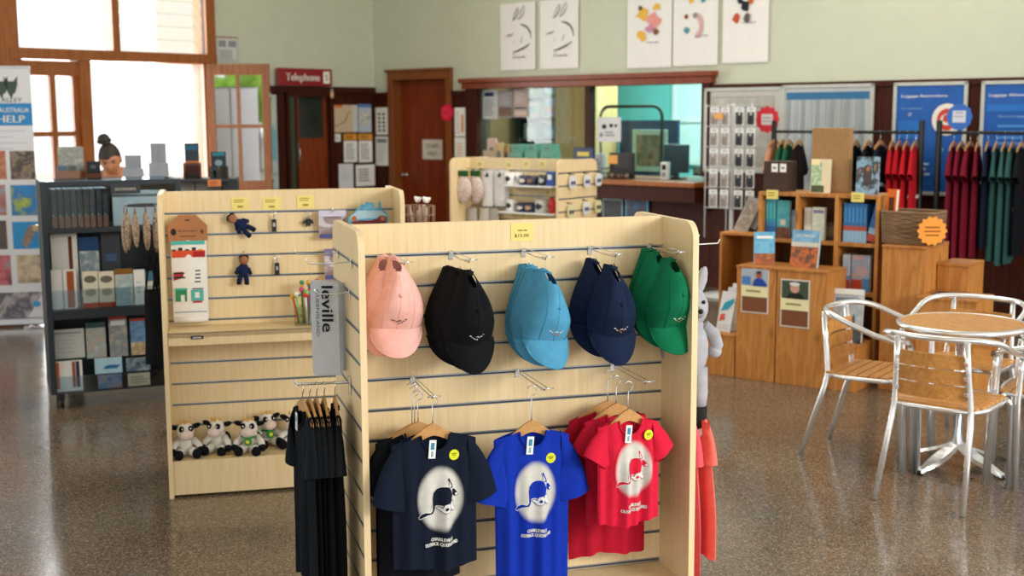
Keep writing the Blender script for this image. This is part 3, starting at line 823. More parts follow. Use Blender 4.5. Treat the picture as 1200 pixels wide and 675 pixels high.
for px, lab in ((456, 'hook holding the pale pink caps'), (528, 'hook holding the black caps'), (613, 'hook holding the light blue caps'), (691, 'hook holding the navy caps'), (760, 'hook holding the green caps')):
    x, _ = fpos(px, 294, -.02)
    hook(FR @ T(x, -.02, GH - .1), lab + ' on the top rail', .24)
x, z = fpos(612, 272, -.02)
card('price_sign', 'yellow price card reading $15.00 above the light blue caps', 'price sign', FR @ T(x, -.0205, z - .029), .078, .058, YELLOWP, [('t', '$15.00', .47, .32, .26, paper('6b5520'), .62), ('r', .3, .58, .5, .64, paper('8a7330')), ('r', .55, .58, .7, .64, paper('8a7330'))], None, .001)

# ------------------------------------------------------------------ hangers and shirts
HWOOD = wood('c89a62', 'b3834c', .4, (20, 20, 20), 1.0)
def hanger_parts(t, w, drop=.05, hookh=.07, tilt=0):
    mb = MB()
    n = 14
    f = lambda s: Vector((s * w / 2, 0, -drop * abs(s) ** 1.4))
    pts = [f(-1 + 2 * i / n) for i in range(n + 1)]
    prof = []
    k = mb.mi(HWOOD)
    for i, p in enumerate(pts):
        s = abs(-1 + 2 * i / n); hh = .019 * (1 - .45 * s); tt = .004
        prof.append([mb._v(p + Vector((0, -tt, -hh))), mb._v(p + Vector((0, tt, -hh))), mb._v(p + Vector((0, tt, hh))), mb._v(p + Vector((0, -tt, hh)))])
    for a, b in zip(prof, prof[1:]):
        for j in range(4): mb._f((a[j], a[(j + 1) % 4], b[(j + 1) % 4], b[j]), k)
    mb._f(prof[0], k); mb._f(prof[-1][::-1], k)
    mb.build('hanger_body', t)
    mb = MB()
    r = .016
    pts = [(0, 0, .015), (0, 0, hookh - 2 * r)] + [(r * math.cos(a) * 1.0, 0, hookh - r + r * math.sin(a) - 0) for a in [R(-60 + 15 * i) for i in range(17)]]
    pts = [(0, 0, .015), (0, 0, .03)] + [(r * math.sin(a), 0, hookh - r - r * math.cos(a)) for a in [R(0 + 20 * i) for i in range(13)]]
    mb.tube(pts, .0018, CHROME, 6); mb.build('hanger_hook', t)
def hanger(label, M, w=.3, group='wooden hangers', hookh=.07):
    t = thing('wooden_hanger', label, 'hanger', M, group); hanger_parts(t, w, hookh=hookh); return t

EMB = None
def shirt_surface(sw, bw, L, nw, d, seed, ndrop=.055, fold=.012, slope=.28, hemwave=.008):
    rng = random.Random(seed); p1, p2, p3 = rng.uniform(0, 6), rng.uniform(0, 6), rng.uniform(0, 6)
    k1, k2 = rng.uniform(1.8, 2.6), rng.uniform(4.2, 5.6)
    def W(t): return sw + (bw - sw) * smooth01(t * 1.3)
    def top(x, drop):
        ax = abs(x)
        if ax < nw: return -drop * math.sqrt(max(0, 1 - (ax / nw) ** 2))
        return -(ax - nw) * slope - .004
    def front(a, t, s=-1, drop=None):
        drop = ndrop if drop is None else drop
        x = a * W(t); zt = top(x, drop)
        z = zt * (1 - t) + (-L + hemwave * math.sin(3 * a + p3)) * t
        e = max(0, 1 - a * a) ** .55
        yy = d * e * (.6 + .4 * smooth01(t * 2.2))
        A = fold * (.2 + .8 * smooth01(t * 1.6)) * e
        yy += A * (.55 * math.sin(PI * k1 * a + p1 - .8 * t) + .45 * math.sin(PI * k2 * a + p2 + 1.2 * t))
        return Vector((x, s * yy, z))
    return W, top, front
def tshirt(label, M, hexs, sw=.15, bw=.14, L=.43, nw=.05, d=.022, sl=.12, sang=30, shw=.07, group=None, seed=1, prt=None, tagc=True, sticker=True, res=1.0, collar=True, name='t_shirt', cuff=None, fold=.017, hexs2=None):
    m = cloth(hexs)
    W, top, front = shirt_surface(sw, bw, L, nw, d, seed, fold=fold)
    mb = MB()
    nu, nv = int(34 * res), int(26 * res)
    mb.sheet(lambda u, v: front(u * 2 - 1, v), nu, nv, m)
    mb.sheet(lambda u, v: front(u * 2 - 1, v, 1, .012), nu, nv, m)
    rng = random.Random(seed + 50)
    for s in (-1, 1):
        zs = top(sw, 0)
        c0 = Vector((s * (sw - .03), 0, zs - shw * .80)); dr = Vector((s * math.sin(R(sang + 22)), -.05, -math.cos(R(sang + 22))))
        nrm = Vector((s * math.cos(R(sang + 22)), 0, math.sin(R(sang + 22))))
        n = 16; k = mb.mi(m); rings = []
        ph = rng.uniform(0, 6)
        for i in range(9):
            q = i / 8
            c = c0 + dr * (sl + .03) * q; h = shw * (1.02 - .16 * q); th = .017 + .008 * q
            # shoulder end leans with the body, cuff end square to the sleeve
            ax = (Vector((0, 0, 1)) * (1 - q) ** 1.5 + nrm * (1 - (1 - q) ** 1.5)).normalized()
            rings.append([mb._v(c + ax * (h * math.cos(2 * PI * j / n)) + Vector((0, 1, 0)) * ((th + .005 * math.sin(3 * 2 * PI * j / n + ph + 2 * q)) * math.sin(2 * PI * j / n))) for j in range(n)])
        for A, B in zip(rings, rings[1:]):
            for j in range(n): mb._f((A[j], A[(j + 1) % n], B[(j + 1) % n], B[j]), k, True)
    bits = []
    o = mb.build(name, recalc=False)
    tag(o, label, 't-shirt', group, M)
    if collar:
        mb = MB()
        mb.tube([front(-nw / sw + 2 * nw / sw * i / 20, 0) + Vector((0, -.001, 0)) for i in range(21)], .0055, m, 6, False, .6)
        mb.tube([front(-nw / sw + 2 * nw / sw * i / 20, 0, 1, .012) for i in range(21)], .005, m, 6, False, .6)
        mb.build('collar', o)
    if tagc:
        mb = MB(); x0 = -.012
        mb.M = T(x0, -.012, -.022) @ RY(6) @ RX(0)
        yy = -front(x0 / sw, .05).length * 0 - d - .012
        mb.M = T(x0, front(x0 / sw, .12).y - .006, -.03) @ RY(5)
        mb.span(-.011, .011, -.001, 0, -.045, .012, WHITE); mb.rect(-.006, .006, -.018, .004, -.0014, paper('3f86a8')); mb.rect(-.004, .004, -.04, -.022, -.0014, paper('8fa9b5'))
        mb.build('swing_tag', o, 'small white and blue swing tag at the neck', recalc=False)
    def proj_xz(x, z, off):
        t = .5
        for _ in range(6):
            a = max(-1, min(1, x / W(t))); zt = top(a * W(t), .055)
            t = max(0, min(1, (zt - z) / (zt + L)))
        p = front(a, t)
        return Vector((x, p.y - off, z))
    if prt:
        cx, cz, rx, rz, txt = prt
        mb = MB()
        N = 9
        base = lin(hexs); wh = lin('cdccc6')
        def ringmat(q):
            f = smooth01(q)
            c = [base[i] * (1 - f) + wh[i] * f for i in range(3)]
            hx = ''.join('%02x' % int(255 * min(1, (12.92 * v if v <= .0031308 else 1.055 * v ** (1 / 2.4) - .055))) for v in c)
            return cloth(hx)
        rad = [1.0, .965, .93, .89, .85, .80, .74, .67, .6, .53, .46, .39, .32, .25, .18, .11, 0]
        n = 64
        for i in range(16):
            k = mb.mi(ringmat((i + .5) / 6.0))
            for j in range(n):
                q = []
                for (rr, jj) in ((rad[i], j), (rad[i], j + 1), (rad[i + 1], j + 1), (rad[i + 1], j)):
                    an = 2 * PI * jj / n
                    q.append((cx + rx * rr * math.cos(an), cz + rz * rr * math.sin(an)))
                if rad[i + 1] == 0: q = q[:3]
                mb._f([mb._v(proj_xz(x, z, .0022)) for x, z in q], k, True)
        def drape(poly, mm, off):
            b2 = bmesh.new(); vs = [b2.verts.new((cx + x * rx, 0, cz + z * rz)) for x, z in poly]
            f = b2.faces.new(vs); bmesh.ops.triangulate(b2, faces=[f])
            for _ in range(4):
                es = [e for e in b2.edges if e.calc_length() > .007]
                if not es: break
                bmesh.ops.subdivide_edges(b2, edges=es, cuts=1); bmesh.ops.triangulate(b2, faces=b2.faces[:])
            k = mb.mi(mm); mp = {v: mb._v(proj_xz(v.co.x, v.co.z, off)) for v in b2.verts}
            for f in b2.faces: mb._f([mp[v] for v in f.verts], k, True)
            b2.free()
        lite = cloth('dededa'); fx = lambda P: [((x - 205) / 172, (310 - y) / 238) for x, y in P]
        def grow(P, q):
            n = len(P); area2 = sum(P[i - 1][0] * P[i][1] - P[i][0] * P[i - 1][1] for i in range(n)); sg = 1 if area2 > 0 else -1
            out = []
            for i in range(n):
                a, b, c = Vector(P[i - 1]), Vector(P[i]), Vector(P[(i + 1) % n])
                tt = ((b - a).normalized() + (c - b).normalized())
                tt = tt.normalized() if tt.length > .3 else (b - a).normalized()
                out.append((b.x + sg * tt.y * q, b.y - sg * tt.x * q))
            return out
        torso = fx([(148, 385), (150, 345), (146, 300), (152, 262), (175, 236), (205, 225), (240, 224), (262, 234), (276, 262), (284, 290), (276, 318), (262, 334), (238, 345), (215, 352), (190, 350), (165, 352), (158, 388), (146, 408), (105, 412), (60, 436), (48, 428), (70, 404), (98, 394), (132, 400)])
        face = fx([(284, 250), (300, 248), (312, 262), (328, 282), (333, 300), (314, 306), (298, 300), (284, 284)])
        ear = fx([(268, 238), (256, 205), (250, 172), (260, 166), (270, 190), (284, 216), (288, 240)])
        haunch = fx([(166, 366), (188, 360), (206, 372), (222, 345), (252, 338), (262, 356), (258, 378), (248, 396), (226, 404), (206, 396), (188, 376)])
        fore = fx([(262, 336), (280, 322), (290, 340), (276, 362), (300, 372), (306, 386), (292, 396), (272, 388), (262, 366)])
        for P_, q in ((torso, .02), (face, .03), (ear, .025)): drape(grow(P_, q), lite, .0030)
        for P_ in (torso, face, ear): drape(P_, m, .0042)
        for P_ in (haunch, fore): drape(grow(P_, .02), m, .0052); drape(P_, lite, .0062)
        drape(fx([(226, 366), (242, 362), (246, 376), (232, 386), (220, 380)]), m, .0070)
        drape(fx([(262, 232), (258, 205), (256, 184), (264, 200), (276, 226)]), lite, .0054)
        for (ex, ey, er) in ((296, 236, .05), (318, 290, .06)):
            x, z = (ex - 205) / 172, (310 - ey) / 238
            drape([(x + er * math.cos(2 * PI * i / 10), z + er * .7 * math.sin(2 * PI * i / 10)) for i in range(10)], lite, .0054)
        for (body_t, zz, wd) in ((txt[0], cz - rz - .018, rx * .85), (txt[1], cz - rz - .033, rx * 1.35)):
            vs, fs = text_geo(body_t)
            xs = [v[0] for v in vs]; w = max(xs) - min(xs); sx = wd / w; mid = (max(xs) + min(xs)) / 2
            k = mb.mi(lite)
            for dx in (-.0007, 0, .0007):
                nvs = [mb._v(proj_xz(cx + (v[0] - mid) * sx + dx, zz + (v[1] - .35) * .0155, .0048 + abs(dx))) for v in vs]
                for f in fs: mb._f([nvs[i] for i in f], k)
        mb.build('shirt_print', o, 'pale oval print of a long-eared animal with two lines of lettering', recalc=False)
    if sticker:
        mb = MB(); sx, sz = sticker if isinstance(sticker, tuple) else (.055, -.075)
        yel = plastic('d7e021')
        c = proj_xz(sx, sz, .003)
        mb.M = T(c.x, c.y - .002, c.z) @ RZ(4)
        mb.prism([(.0165 * math.cos(2 * PI * i / 28), .0165 * math.sin(2 * PI * i / 28)) for i in range(28)], -.0012, 0, yel)
        for a, b, z in ((-.009, .009, .004), (-.006, .006, -.001)):
            x = a
            while x < b: mb.rect(x, x + .0016, z - .0014, z + .0018, -.0018, paper('3f4a20')); x += .0026
        mb.rect(-.008, .008, -.0075, -.0068, -.0018, paper('7f8a30'))
        mb.build('round_sticker', o, 'round yellow-green sticker on the chest', recalc=False)
    return o
CQ = ('CHARLEVILLE', 'OUTBACK QUEENSLAND')
SH = 'printed t-shirts on the front of the nearest unit'
# black stack, left
HZ = GH - .5
hx = {}
for px, py, key, lab in ((483, 444, 'black', 'hook above the black t-shirts'), (606, 436, 'blue', 'hook above the royal blue t-shirt'), (717, 430, 'red', 'hook above the red t-shirts')):
    x, z = fpos(px, py, -.02); hx[key] = x
    hook(FR @ T(x, -.02, HZ), lab + ' on the middle rail', .3)
def hung(px, py, v, w, lab, rz=0):
    """a hanger whose wooden body's middle shows at the given point, v from the slat wall"""
    x, z = at(FR, px, py, v)
    M = FR @ T(x, v, z) @ RZ(rz)
    t = hanger(lab, M, w, hookh=max(.05, HZ - .002 - z)); return M
mB0 = hung(483, 503, -.08, .2, 'wooden hanger at the back of the black t-shirt stack', 4)
mB1 = hung(486, 502, -.14, .2, 'wooden hanger second in the black t-shirt stack', 6)
mB2 = hung(490, 501, -.20, .2, 'wooden hanger third in the black t-shirt stack', 5)
mB3 = hung(507, 503, -.28, .165, 'wooden hanger of the front black t-shirt', 6)
BLK = '0f1420'
tshirt('plain black t-shirt hanging at the very back of the black stack', mB0 @ T(0, 0, -.010) @ RZ(0), '0d0e12', .122, .125, .50, .045, .015, .07, -8, .058, SH, 11, None, False, False, .6)
tshirt('black t-shirt second from the back of the black stack', mB1 @ T(0, 0, -.010), '101218', .128, .13, .45, .045, .015, .08, -8, .058, SH, 12, None, False, False, .6)
tshirt('black t-shirt just behind the front one, its hem showing lower', mB2 @ T(0, 0, -.010), '11141c', .132, .132, .485, .045, .015, .09, -6, .06, SH, 13, None, False, False, .6)
tshirt('black t-shirt at the front of its stack with a pale oval animal print', mB3 @ T(.004, 0, -.010), '121a2b', .136, .136, .425, .047, .026, .115, -5, .066, SH, 14, (.012, -.205, .079, .108, CQ), True, (.058, -.072), 2.3)
mU = hung(623, 499, -.24, .165, 'wooden hanger of the royal blue t-shirt', 2)
tshirt('royal blue t-shirt with a pale oval animal print', mU @ T(0, 0, -.010), '1232a6', .126, .122, .56, .045, .026, .125, -6, .066, SH, 21, (.006, -.20, .073, .105, CQ), True, (.058, -.095), 2.3)
mR0 = hung(712, 476, -.09, .24, 'wooden hanger at the back of the red t-shirts', 4)
mR1 = hung(722, 479, -.18, .2, 'wooden hanger in the middle of the red t-shirts', 8)
mR2 = hung(736, 486, -.275, .16, 'wooden hanger of the small front red t-shirt', 8)
tshirt('longer red t-shirt hanging behind, its hem below the small one', mR0 @ T(0, 0, -.010), 'b3172f', .14, .14, .50, .05, .016, .10, 4, .064, SH, 31, None, False, False, .6)
tshirt('red t-shirt between the small front one and the long back one', mR1 @ T(0, 0, -.010), 'c01c38', .115, .11, .36, .04, .015, .05, 12, .052, SH, 32, None, False, False, .6)
tshirt('small red t-shirt with a pale oval animal print, in front of the longer red one', mR2 @ T(.002, 0, -.010), 'd01f3c', .112, .112, .345, .043, .024, .045, 12, .056, SH, 33, (.008, -.165, .071, .098, CQ), True, (.062, -.058), 2.3)
# ------------------------------------------------------------------ goods on the left side of the nearest unit
LF = side_frame(FR, -1); RF = side_frame(FR, 1)
for px, py, lab in ((412, 308, 'hook nearest the front edge on the left side panel, second from the top'), (396, 292, 'hook nearest the rear edge on the left side panel')):
    x, z = at(LF, px, py, -.002)
    hook(LF @ T(x, -.002, GH - .1), lab, .13, False)
hook(LF @ T(.10, -.002, GH - .2), 'hook carrying the grey folded tea towels on the left side panel', .10, False)
# folded grey tea towels turned to the room
def folded_towel(M, label, wd, ht, txt):
    t = thing('folded_tea_towel', label, 'tea towel', M, 'grey tea towels on the side hook')
    m = flat('bfc3c8', .9, 0, .2, 400, .1, .03)
    mb = MB()
    for i, (o, dz) in enumerate(((0, 0), (.006, .006), (.012, .002))):
        mb.sheet(lambda u, v: ((u - .5) * wd + .004 * i, o - .003 * math.sin(PI * u) - .004 * math.sin(5 * v + i), -ht * v - dz * v), 8, 14, m)
    mb.tube([(-wd / 2, .006, -.004), (wd / 2, .006, -.004)], .008, m, 8)
    mb.build('towel_cloth', t, recalc=False)
    if txt:
        mb = MB()
        Mt = T(wd * .12, -.0115, -ht * .29) @ RY(90)
        mb.text('leville', 0, 0, .052, 0, INK, .145, Mt, .0012)
        mb.text('QUEENSLAND', 0, 0, .014, 0, paper('4a4d52'), .15, T(-wd * .24, -.0115, -ht * .33) @ RY(90))
        mb.build('towel_print', t, 'black lettering reading down the towel', recalc=False)
x, z = at(FR, 380, 330, -.02)
folded_towel(FR @ T(x, -.02, z) @ RZ(-18), 'grey folded tea towel lettered leville in black, hanging left of the pink caps', .088, .295, True)
x, z = at(FR, 391, 333, .03)
folded_towel(FR @ T(x, .03, z) @ RZ(-18), 'plain grey folded tea towel behind the lettered one', .085, .275, False)
# black t-shirts on an arm
x, z = at(LF, 409, 448, -.005)
AZ = z
t = thing('garment_arm', 'chrome arm with five black t-shirts on the left side panel', 'hanging rail', LF @ T(x, 0, AZ))
mb = MB(); mb.tube([(0, -.004, 0), (0, -.165, .004), (0, -.178, .016)], .004, CHROME, 8); mb.build('rail', t)
mb = MB(); mb.span(-.015, .015, -.006, -.001, -.04, .02, CHROME, .002); mb.build('bracket', t)
mb = MB(); mb.tube([(-.03, -.17, .004), (.03, -.17, .004)], .0028, CHROME, 6); mb.build('cross_bar', t)
for i, (d, ln, lab, hxs, lo) in enumerate(((.152, .56, 'outermost', '10161c', .0), (.130, .62, 'second', '0b0e12', 0), (.108, .64, 'third', '0e1116', 0), (.084, .66, 'fourth', '0d1015', 0), (.05, .63, 'innermost', '101318', 0))):
    M = LF @ T(x, -d, AZ - .062) @ RZ(8 - 3 * i)
    hanger('wooden hanger of the %s black t-shirt on the side arm' % lab, M, .22, 'wooden hangers on the side arm')
    tshirt('%s of the five black t-shirts on the side arm, counted from the free end' % lab, M @ T(0, 0, -.008), hxs, .118, .125, ln, .045, .012, .10, -8, .06, 'black t-shirts on the side arm', 60 + i, None, i in (0, 4), False, .6, True)

# ------------------------------------------------------------------ goods on the right side of the nearest unit
WHOOK = plastic('e9ebec')
for v, z, lab in ((.02, GH - .1, 'white hook on the right side panel, upper and nearer of two'), (.19, GH - .1, 'white hook on the right side panel, the farther one')):
    o = hook_mb(.2, False, WHOOK).build('display_hook'); tag(o, lab, 'hook', 'chrome slatwall hooks', RF @ T(v, -.002, z))
u_, z_ = at(FR, 823, 345, -.02)
t = thing('plush_animal', 'grey long-armed plush animal with black boots hanging beside the end panel', 'soft toy', FR @ T(GW / 2 + .085, -.02, z_ - .075) @ S(1.12, 1.12, 1.12))
FUR = flat('a9aab2', .95, 0, .6, 300, .1, .12)
mb = MB()
mb.ball((0, 0, .03), (.055, .05, .065), FUR); mb.ball((0, 0, -.10), (.058, .05, .095), FUR); mb.ball((-.0, 0, -.03), (.04, .04, .05), FUR)
mb.build('plush_body', t)
mb = MB(); mb.ball((.0, -.05, .02), (.022, .025, .018), flat('8f9098', .9)); mb.ball((0, -.073, .026), .008, BLACKM); mb.ball((-.022, -.046, .05), .006, BLACKM); mb.ball((.022, -.046, .05), .006, BLACKM); mb.build('plush_muzzle', t)
for s in (-1, 1):
    mb = MB(); mb.sheet(lambda u, v: (s * (.035 + .02 * math.sin(PI * v) * (2 * u - 1)), .0, .08 + .07 * v), 4, 6, FUR); mb.ball((s * .036, 0, .11), (.016, .009, .045), FUR, RY(s * 14)); mb.build('plush_ear', t)
    mb = MB(); mb.tube([(s * .045, 0, -.03), (s * .075, -.01, -.06), (s * .085, -.012, -.09), (s * .075, -.012, -.115)], [.02, .021, .02, .018], FUR, 10); mb.ball((s * .078, -.012, -.11), .021, FUR); mb.build('plush_arm', t)
    mb = MB(); mb.tube([(s * .032, 0, -.16), (s * .034, -.005, -.24), (s * .032, -.005, -.29)], [.026, .024, .021], FUR, 10); mb.build('plush_leg', t)
    mb = MB(); mb.tube([(s * .032, -.005, -.28), (s * .032, -.005, -.35)], [.024, .024], flat('17181c', .9), 10); mb.build('plush_boot', t, 'black boot')
    mb = MB(); mb.ball((s * .032, -.012, -.365), (.02, .03, .022), flat('dcdcdc', .9)); mb.build('plush_foot', t, 'white foot')
for i, (d, v, hxs, ln, lab) in enumerate(((.035, .0, 'e25a66', .58, 'coral pink t-shirt hanging flat along the right end panel'), (.085, .02, 'f07468', .50, 'bright coral t-shirt hung outside the coral pink one'))):
    u, z = at(FR, 824, 474, v)
    M = RF @ T(v + .02, -.035 - d, z - .01) @ RZ(5 * i)
    hanger('wooden hanger of the %s' % ('inner coral garment', 'outer coral garment')[i], M, .2, 'wooden hangers on the right side')
    tshirt(lab, M @ T(0, 0, -.008), hxs, .13, .18, ln, .05, .026, .07, -16, .056, 'coral t-shirts', 80 + i, None, False, False, .7, True, fold=.012)
hook(RF @ T(.03, -.002, z + .06), 'hook holding the coral t-shirts on the right side panel', .12, False)

# ------------------------------------------------------------------ goods on the second unit
def bpos(x, y, v): return at(BK, x, y, v)
# house-shaped card holding patterned tea towels
a, zt = bpos(196, 252, -.05); b, zb = bpos(247, 376, -.05)
w = b - a; hgt = zt - zb
t = thing('tea_towel_pack', 'stack of patterned white tea towels under a brown house-shaped card', 'tea towel', BK @ T((a + b) / 2, -.045, zb), None)
KR = flat('a9724a', .8)
mb = MB(); hh = hgt * .24
mb.prism([(-w / 2, hgt - hh), (w / 2, hgt - hh), (w / 2, hgt - hh * .42), (w * .22, hgt), (-w * .22, hgt), (-w / 2, hgt - hh * .42)], -.022, -.018, KR)
mb.text('KITCHEN', 0, hgt - hh * .62, .014, -.0225, INK, w * .45); mb.rect(-w * .2, w * .2, hgt - hh * .84, hgt - hh * .8, -.0225, paper('6b4426'))
mb.oval(-w * .36, hgt - hh * .65, .012, .016, -.0225, INK); mb.oval(w * .36, hgt - hh * .65, .008, .01, -.0225, paper('6b4426')); mb.oval(0, hgt - hh * .2, .012, .003, -.0225, INK)
mb.build('header_card', t, recalc=False)
TW = flat('eceae6', .9, 0, .2, 300, .1, .02)
mb = MB()
for i in range(3):
    mb.sheet(lambda u, v: ((u - .5) * w * (.88 + .02 * i), -.012 + .012 * i - .010 * math.sin(PI * u) - .004 * math.sin(4 * v + i), (hgt - hh) * (1 - v) + .004 + .006 * i), 14, 14, TW)
mb.tube([(-w * .43, -.008, .01), (w * .43, -.008, .014)], .016, TW, 10)
mb.build('towel_cloth', t, recalc=False)
mb = MB(); H2 = hgt - hh
mb.M = T(0, -.0245, 0)
mb.rect(-w * .42, w * .42, H2 * .955, H2, 0, paper('4fb5ad')); mb.rect(-w * .42, w * .42, H2 * .80, H2 * .885, 0, paper('d24f2a')); mb.rect(w * .12, w * .42, H2 * .80, H2 * .87, -.0006, paper('a8242c'))
for i in range(5): mb.rect(-w * .42 + i * w * .17, -w * .42 + i * w * .17 + w * .1, H2 * .885, H2 * (.9 + .02 * (i % 2)), -.0008, paper('2c2a2c' if i != 4 else 'd9a52e'))
mb.poly([(-w * .4, H2 * .52), (-w * .06, H2 * .56), (-w * .04, H2 * .63), (-w * .4, H2 * .62)], 0, paper('a8323a')); mb.rect(-w * .4, -w * .06, H2 * .545, H2 * .565, -.0006, paper('25282c')); mb.rect(-w * .39, -w * .07, H2 * .60, H2 * .615, -.0006, paper('25282c'))
for i in range(4): mb.rect(w * .1, w * .28, H2 * (.49 + .045 * i), H2 * (.508 + .045 * i), 0, paper('4a4e54'))
mb.rect(-w * .37, -w * .08, H2 * .26, H2 * .40, 0, paper('2e8a5a')); mb.rect(-w * .38, -w * .06, H2 * .40, H2 * .425, 0, paper('4fae9a')); mb.rect(-w * .24, -w * .14, H2 * .26, H2 * .34, -.0006, paper('e6e3da'))
mb.rect(w * .02, w * .34, H2 * .26, H2 * .40, 0, paper('56b3ad')); mb.rect(w * .02, w * .34, H2 * .405, H2 * .42, 0, paper('3d3f44')); mb.rect(w * .06, w * .3, H2 * .24, H2 * .265, -.0006, paper('b23a3a')); mb.rect(w * .12, w * .24, H2 * .3, H2 * .37, -.0006, paper('dfe8e6'))
mb.rect(-w * .42, w * .42, H2 * .125, H2 * .135, 0, paper('7e97b0'))
mb.build('towel_print', t, 'printed train, huts and coloured bands', recalc=False)
# little plush key rings
def navy_plush(px, py, label, rot):
    x, z = bpos(px, py, -.05)
    t = thing('plush_key_ring', label, 'key ring', BK @ T(x, -.05, z) @ RY(rot), 'plush key rings')
    nv = cloth('1b2748'); sk = cloth('9c6a4c')
    mb = MB(); mb.ball((0, 0, -.03), (.026, .022, .034), nv); mb.tube([(-.02, 0, -.02), (-.035, -.004, -.05)], [.011, .009], nv, 8); mb.tube([(.02, 0, -.02), (.035, -.004, -.05)], [.011, .009], nv, 8)
    for s in (-1, 1): mb.tube([(s * .012, 0, -.055), (s * .018, -.004, -.085)], [.011, .012], nv, 8)
    mb.build('doll_body', t)
    mb = MB(); mb.ball((0, -.004, .018), (.022, .02, .022), sk); mb.ball((0, .002, .026), (.024, .02, .018), cloth('23201f')); mb.build('doll_head', t)
    mb = MB(); mb.tube([(.008 * math.cos(a), 0, .05 + .008 * math.sin(a)) for a in [2 * PI * i / 12 for i in range(12)]], .0014, CHROME, 5, True); mb.tube([(0, 0, .042), (0, .03, .058)], .001, CHROME, 5); mb.build('ring', t)
    for s in (-1, 1):
        mb = MB(); mb.ball((s * .018, -.008, -.09), (.012, .015, .009), cloth('141a2c')); mb.build('doll_shoe', t)
navy_plush(276, 259, 'navy plush doll key ring lying aslant on the top row', -52)
navy_plush(285.5, 309, 'navy plush doll key ring hanging straight in the second row', 4)
def charm(px, py, label, kind):
    x, z = bpos(px, py, -.04)
    t = thing('charm_key_ring', label, 'key ring', BK @ T(x, -.04, z), 'metal key rings')
    mb = MB(); mb.tube([(.011 * math.cos(a), 0, .032 + .011 * math.sin(a)) for a in [2 * PI * i / 12 for i in range(12)]], .0016, CHROME, 5, True); mb.span(-.004, .004, -.003, .003, .004, .022, CHROME, .001); mb.tube([(0, 0, .043), (0, .02, .05)], .0015, CHROME, 5); mb.build('ring', t)
    mb = MB(); dk = flat('22262b', .5, .4)
    if kind == 'tag':
        mb.span(-.011, .011, -.004, .004, -.055, .004, dk, .003); mb.span(-.006, .006, -.0045, -.004, -.03, -.012, STEEL)
    else:
        mb.prism([(-.028, -.012), (-.014, -.010), (-.006, -.028), (.0, -.020), (.006, -.028), (.014, -.010), (.028, -.016), (.02, .004), (.010, .010), (.006, .018), (.002, .008), (-.006, .016), (-.01, .006), (-.022, .0)], -.004, .004, dk)
    mb.build('pendant', t, 'dark pendant')
charm(321, 258, 'key ring with a black bar pendant in the top row', 'tag')
charm(361, 259, 'key ring with a small dark animal pendant in the top row', 'bat')
charm(324.5, 309, 'key ring with a black bar pendant in the second row', 'tag')
for x0, x1, y0, y1, lab in ((271, 292, 231, 246, 'first from the left'), (307.5, 329, 231, 246, 'second from the left'), (348, 368, 229, 244, 'third from the left')):
    pxcard(BK, -.0215, x0, y0, x1, y1, 'price_note', 'yellow handwritten price note along the top board, ' + lab, 'price note', YELLOWP, [('l', .15, .55, .85, .85, 2, paper('a8913f')), ('r', .35, .18, .65, .34, paper('a8913f'))], 'yellow price notes on the second unit', .001)
for i, (x0, y0, x1, y1, lab) in enumerate(((374, 246, 399, 279, 'clear packet with a purple band, upper of two by the side panel'), (381, 291, 397, 327, 'clear packet with a purple band, lower of two by the side panel'))):
    v = -.06
    a, zb = bpos(x0, y1, v); b, zt = bpos(x1 + 6, y0, v); w = b - a; hh = zt - zb
    t = thing('goods_packet', lab, 'packet', BK @ T((a + b) / 2, v, zb), 'clear packets on the second unit')
    mb = MB(); mb.sheet(lambda u, q: ((u - .5) * w, -.018 * math.sin(PI * u) * math.sin(PI * min(1, q * 1.2 + .05)), q * hh), 10, 10, glass('e4dce4', .25)); mb.sheet(lambda u, q: ((u - .5) * w, .004, q * hh), 4, 4, paper('d5c3bb')); mb.build('packet_bag', t, recalc=False)
    mb = MB(); mb.rect(-w / 2, w / 2, hh * .0, hh * .14, -.020, paper('51558c')); mb.rect(-w / 2, w / 2, hh * .78, hh, -.016, paper('7a76a8') if i else paper('cfcbe0')); mb.build('packet_label', t, recalc=False)
    hook(BK @ T((a + b) / 2, -.02, GH - (.1 if i == 0 else .3)), 'hook of the %s clear packet' % ('upper', 'lower')[i], .07, False)
# state-shaped plaque
x, _ = bpos(432, 250, -.10)
PZ = bpos(432, 263.5, -.10)[1]
t = thing('souvenir_plaque', 'blue landscape plaque cut like a map, beside the top right corner', 'plaque', BK @ T(x, -.10, PZ))
out = [(-.095, .012), (-.075, 0), (.075, 0), (.09, .012), (.092, .03), (.085, .055), (.062, .075), (.055, .112), (.048, .108), (.044, .078), (.026, .082), (.022, .105), (-.012, .108), (-.016, .098), (-.035, .098), (-.048, .078), (-.055, .078), (-.07, .055), (-.09, .045), (-.098, .028)]
mb = MB(); mb.prism(out, -.012, 0, photo('2f86ad', '5fa8c4', '2a7298', scale=22)); mb.build('plaque_board', t)
mb = MB(); mb.poly([(-.09, .016), (-.07, .004), (.07, .004), (.086, .018), (.05, .03), (0, .022), (-.04, .024)], -.0128, paper('6a2f2a')); mb.oval(.062, .028, .022, .016, -.0134, paper('7c3a3a')); mb.oval(.064, .03, .012, .01, -.014, paper('b77c62')); mb.oval(-.07, .032, .012, .012, -.0134, paper('b5642c'))
mb.poly([(-.09, .03), (-.06, .03), (.04, .034), (.085, .044), (.06, .066), (-.05, .07), (-.085, .045)], -.0125, paper('a5c6d4')); mb.build('plaque_print', t, recalc=False)
mb = MB(); mb.tube([(0, 0, .03), (0, .08, .05)], .004, CHROME, 6); mb.build('plaque_bracket', t)
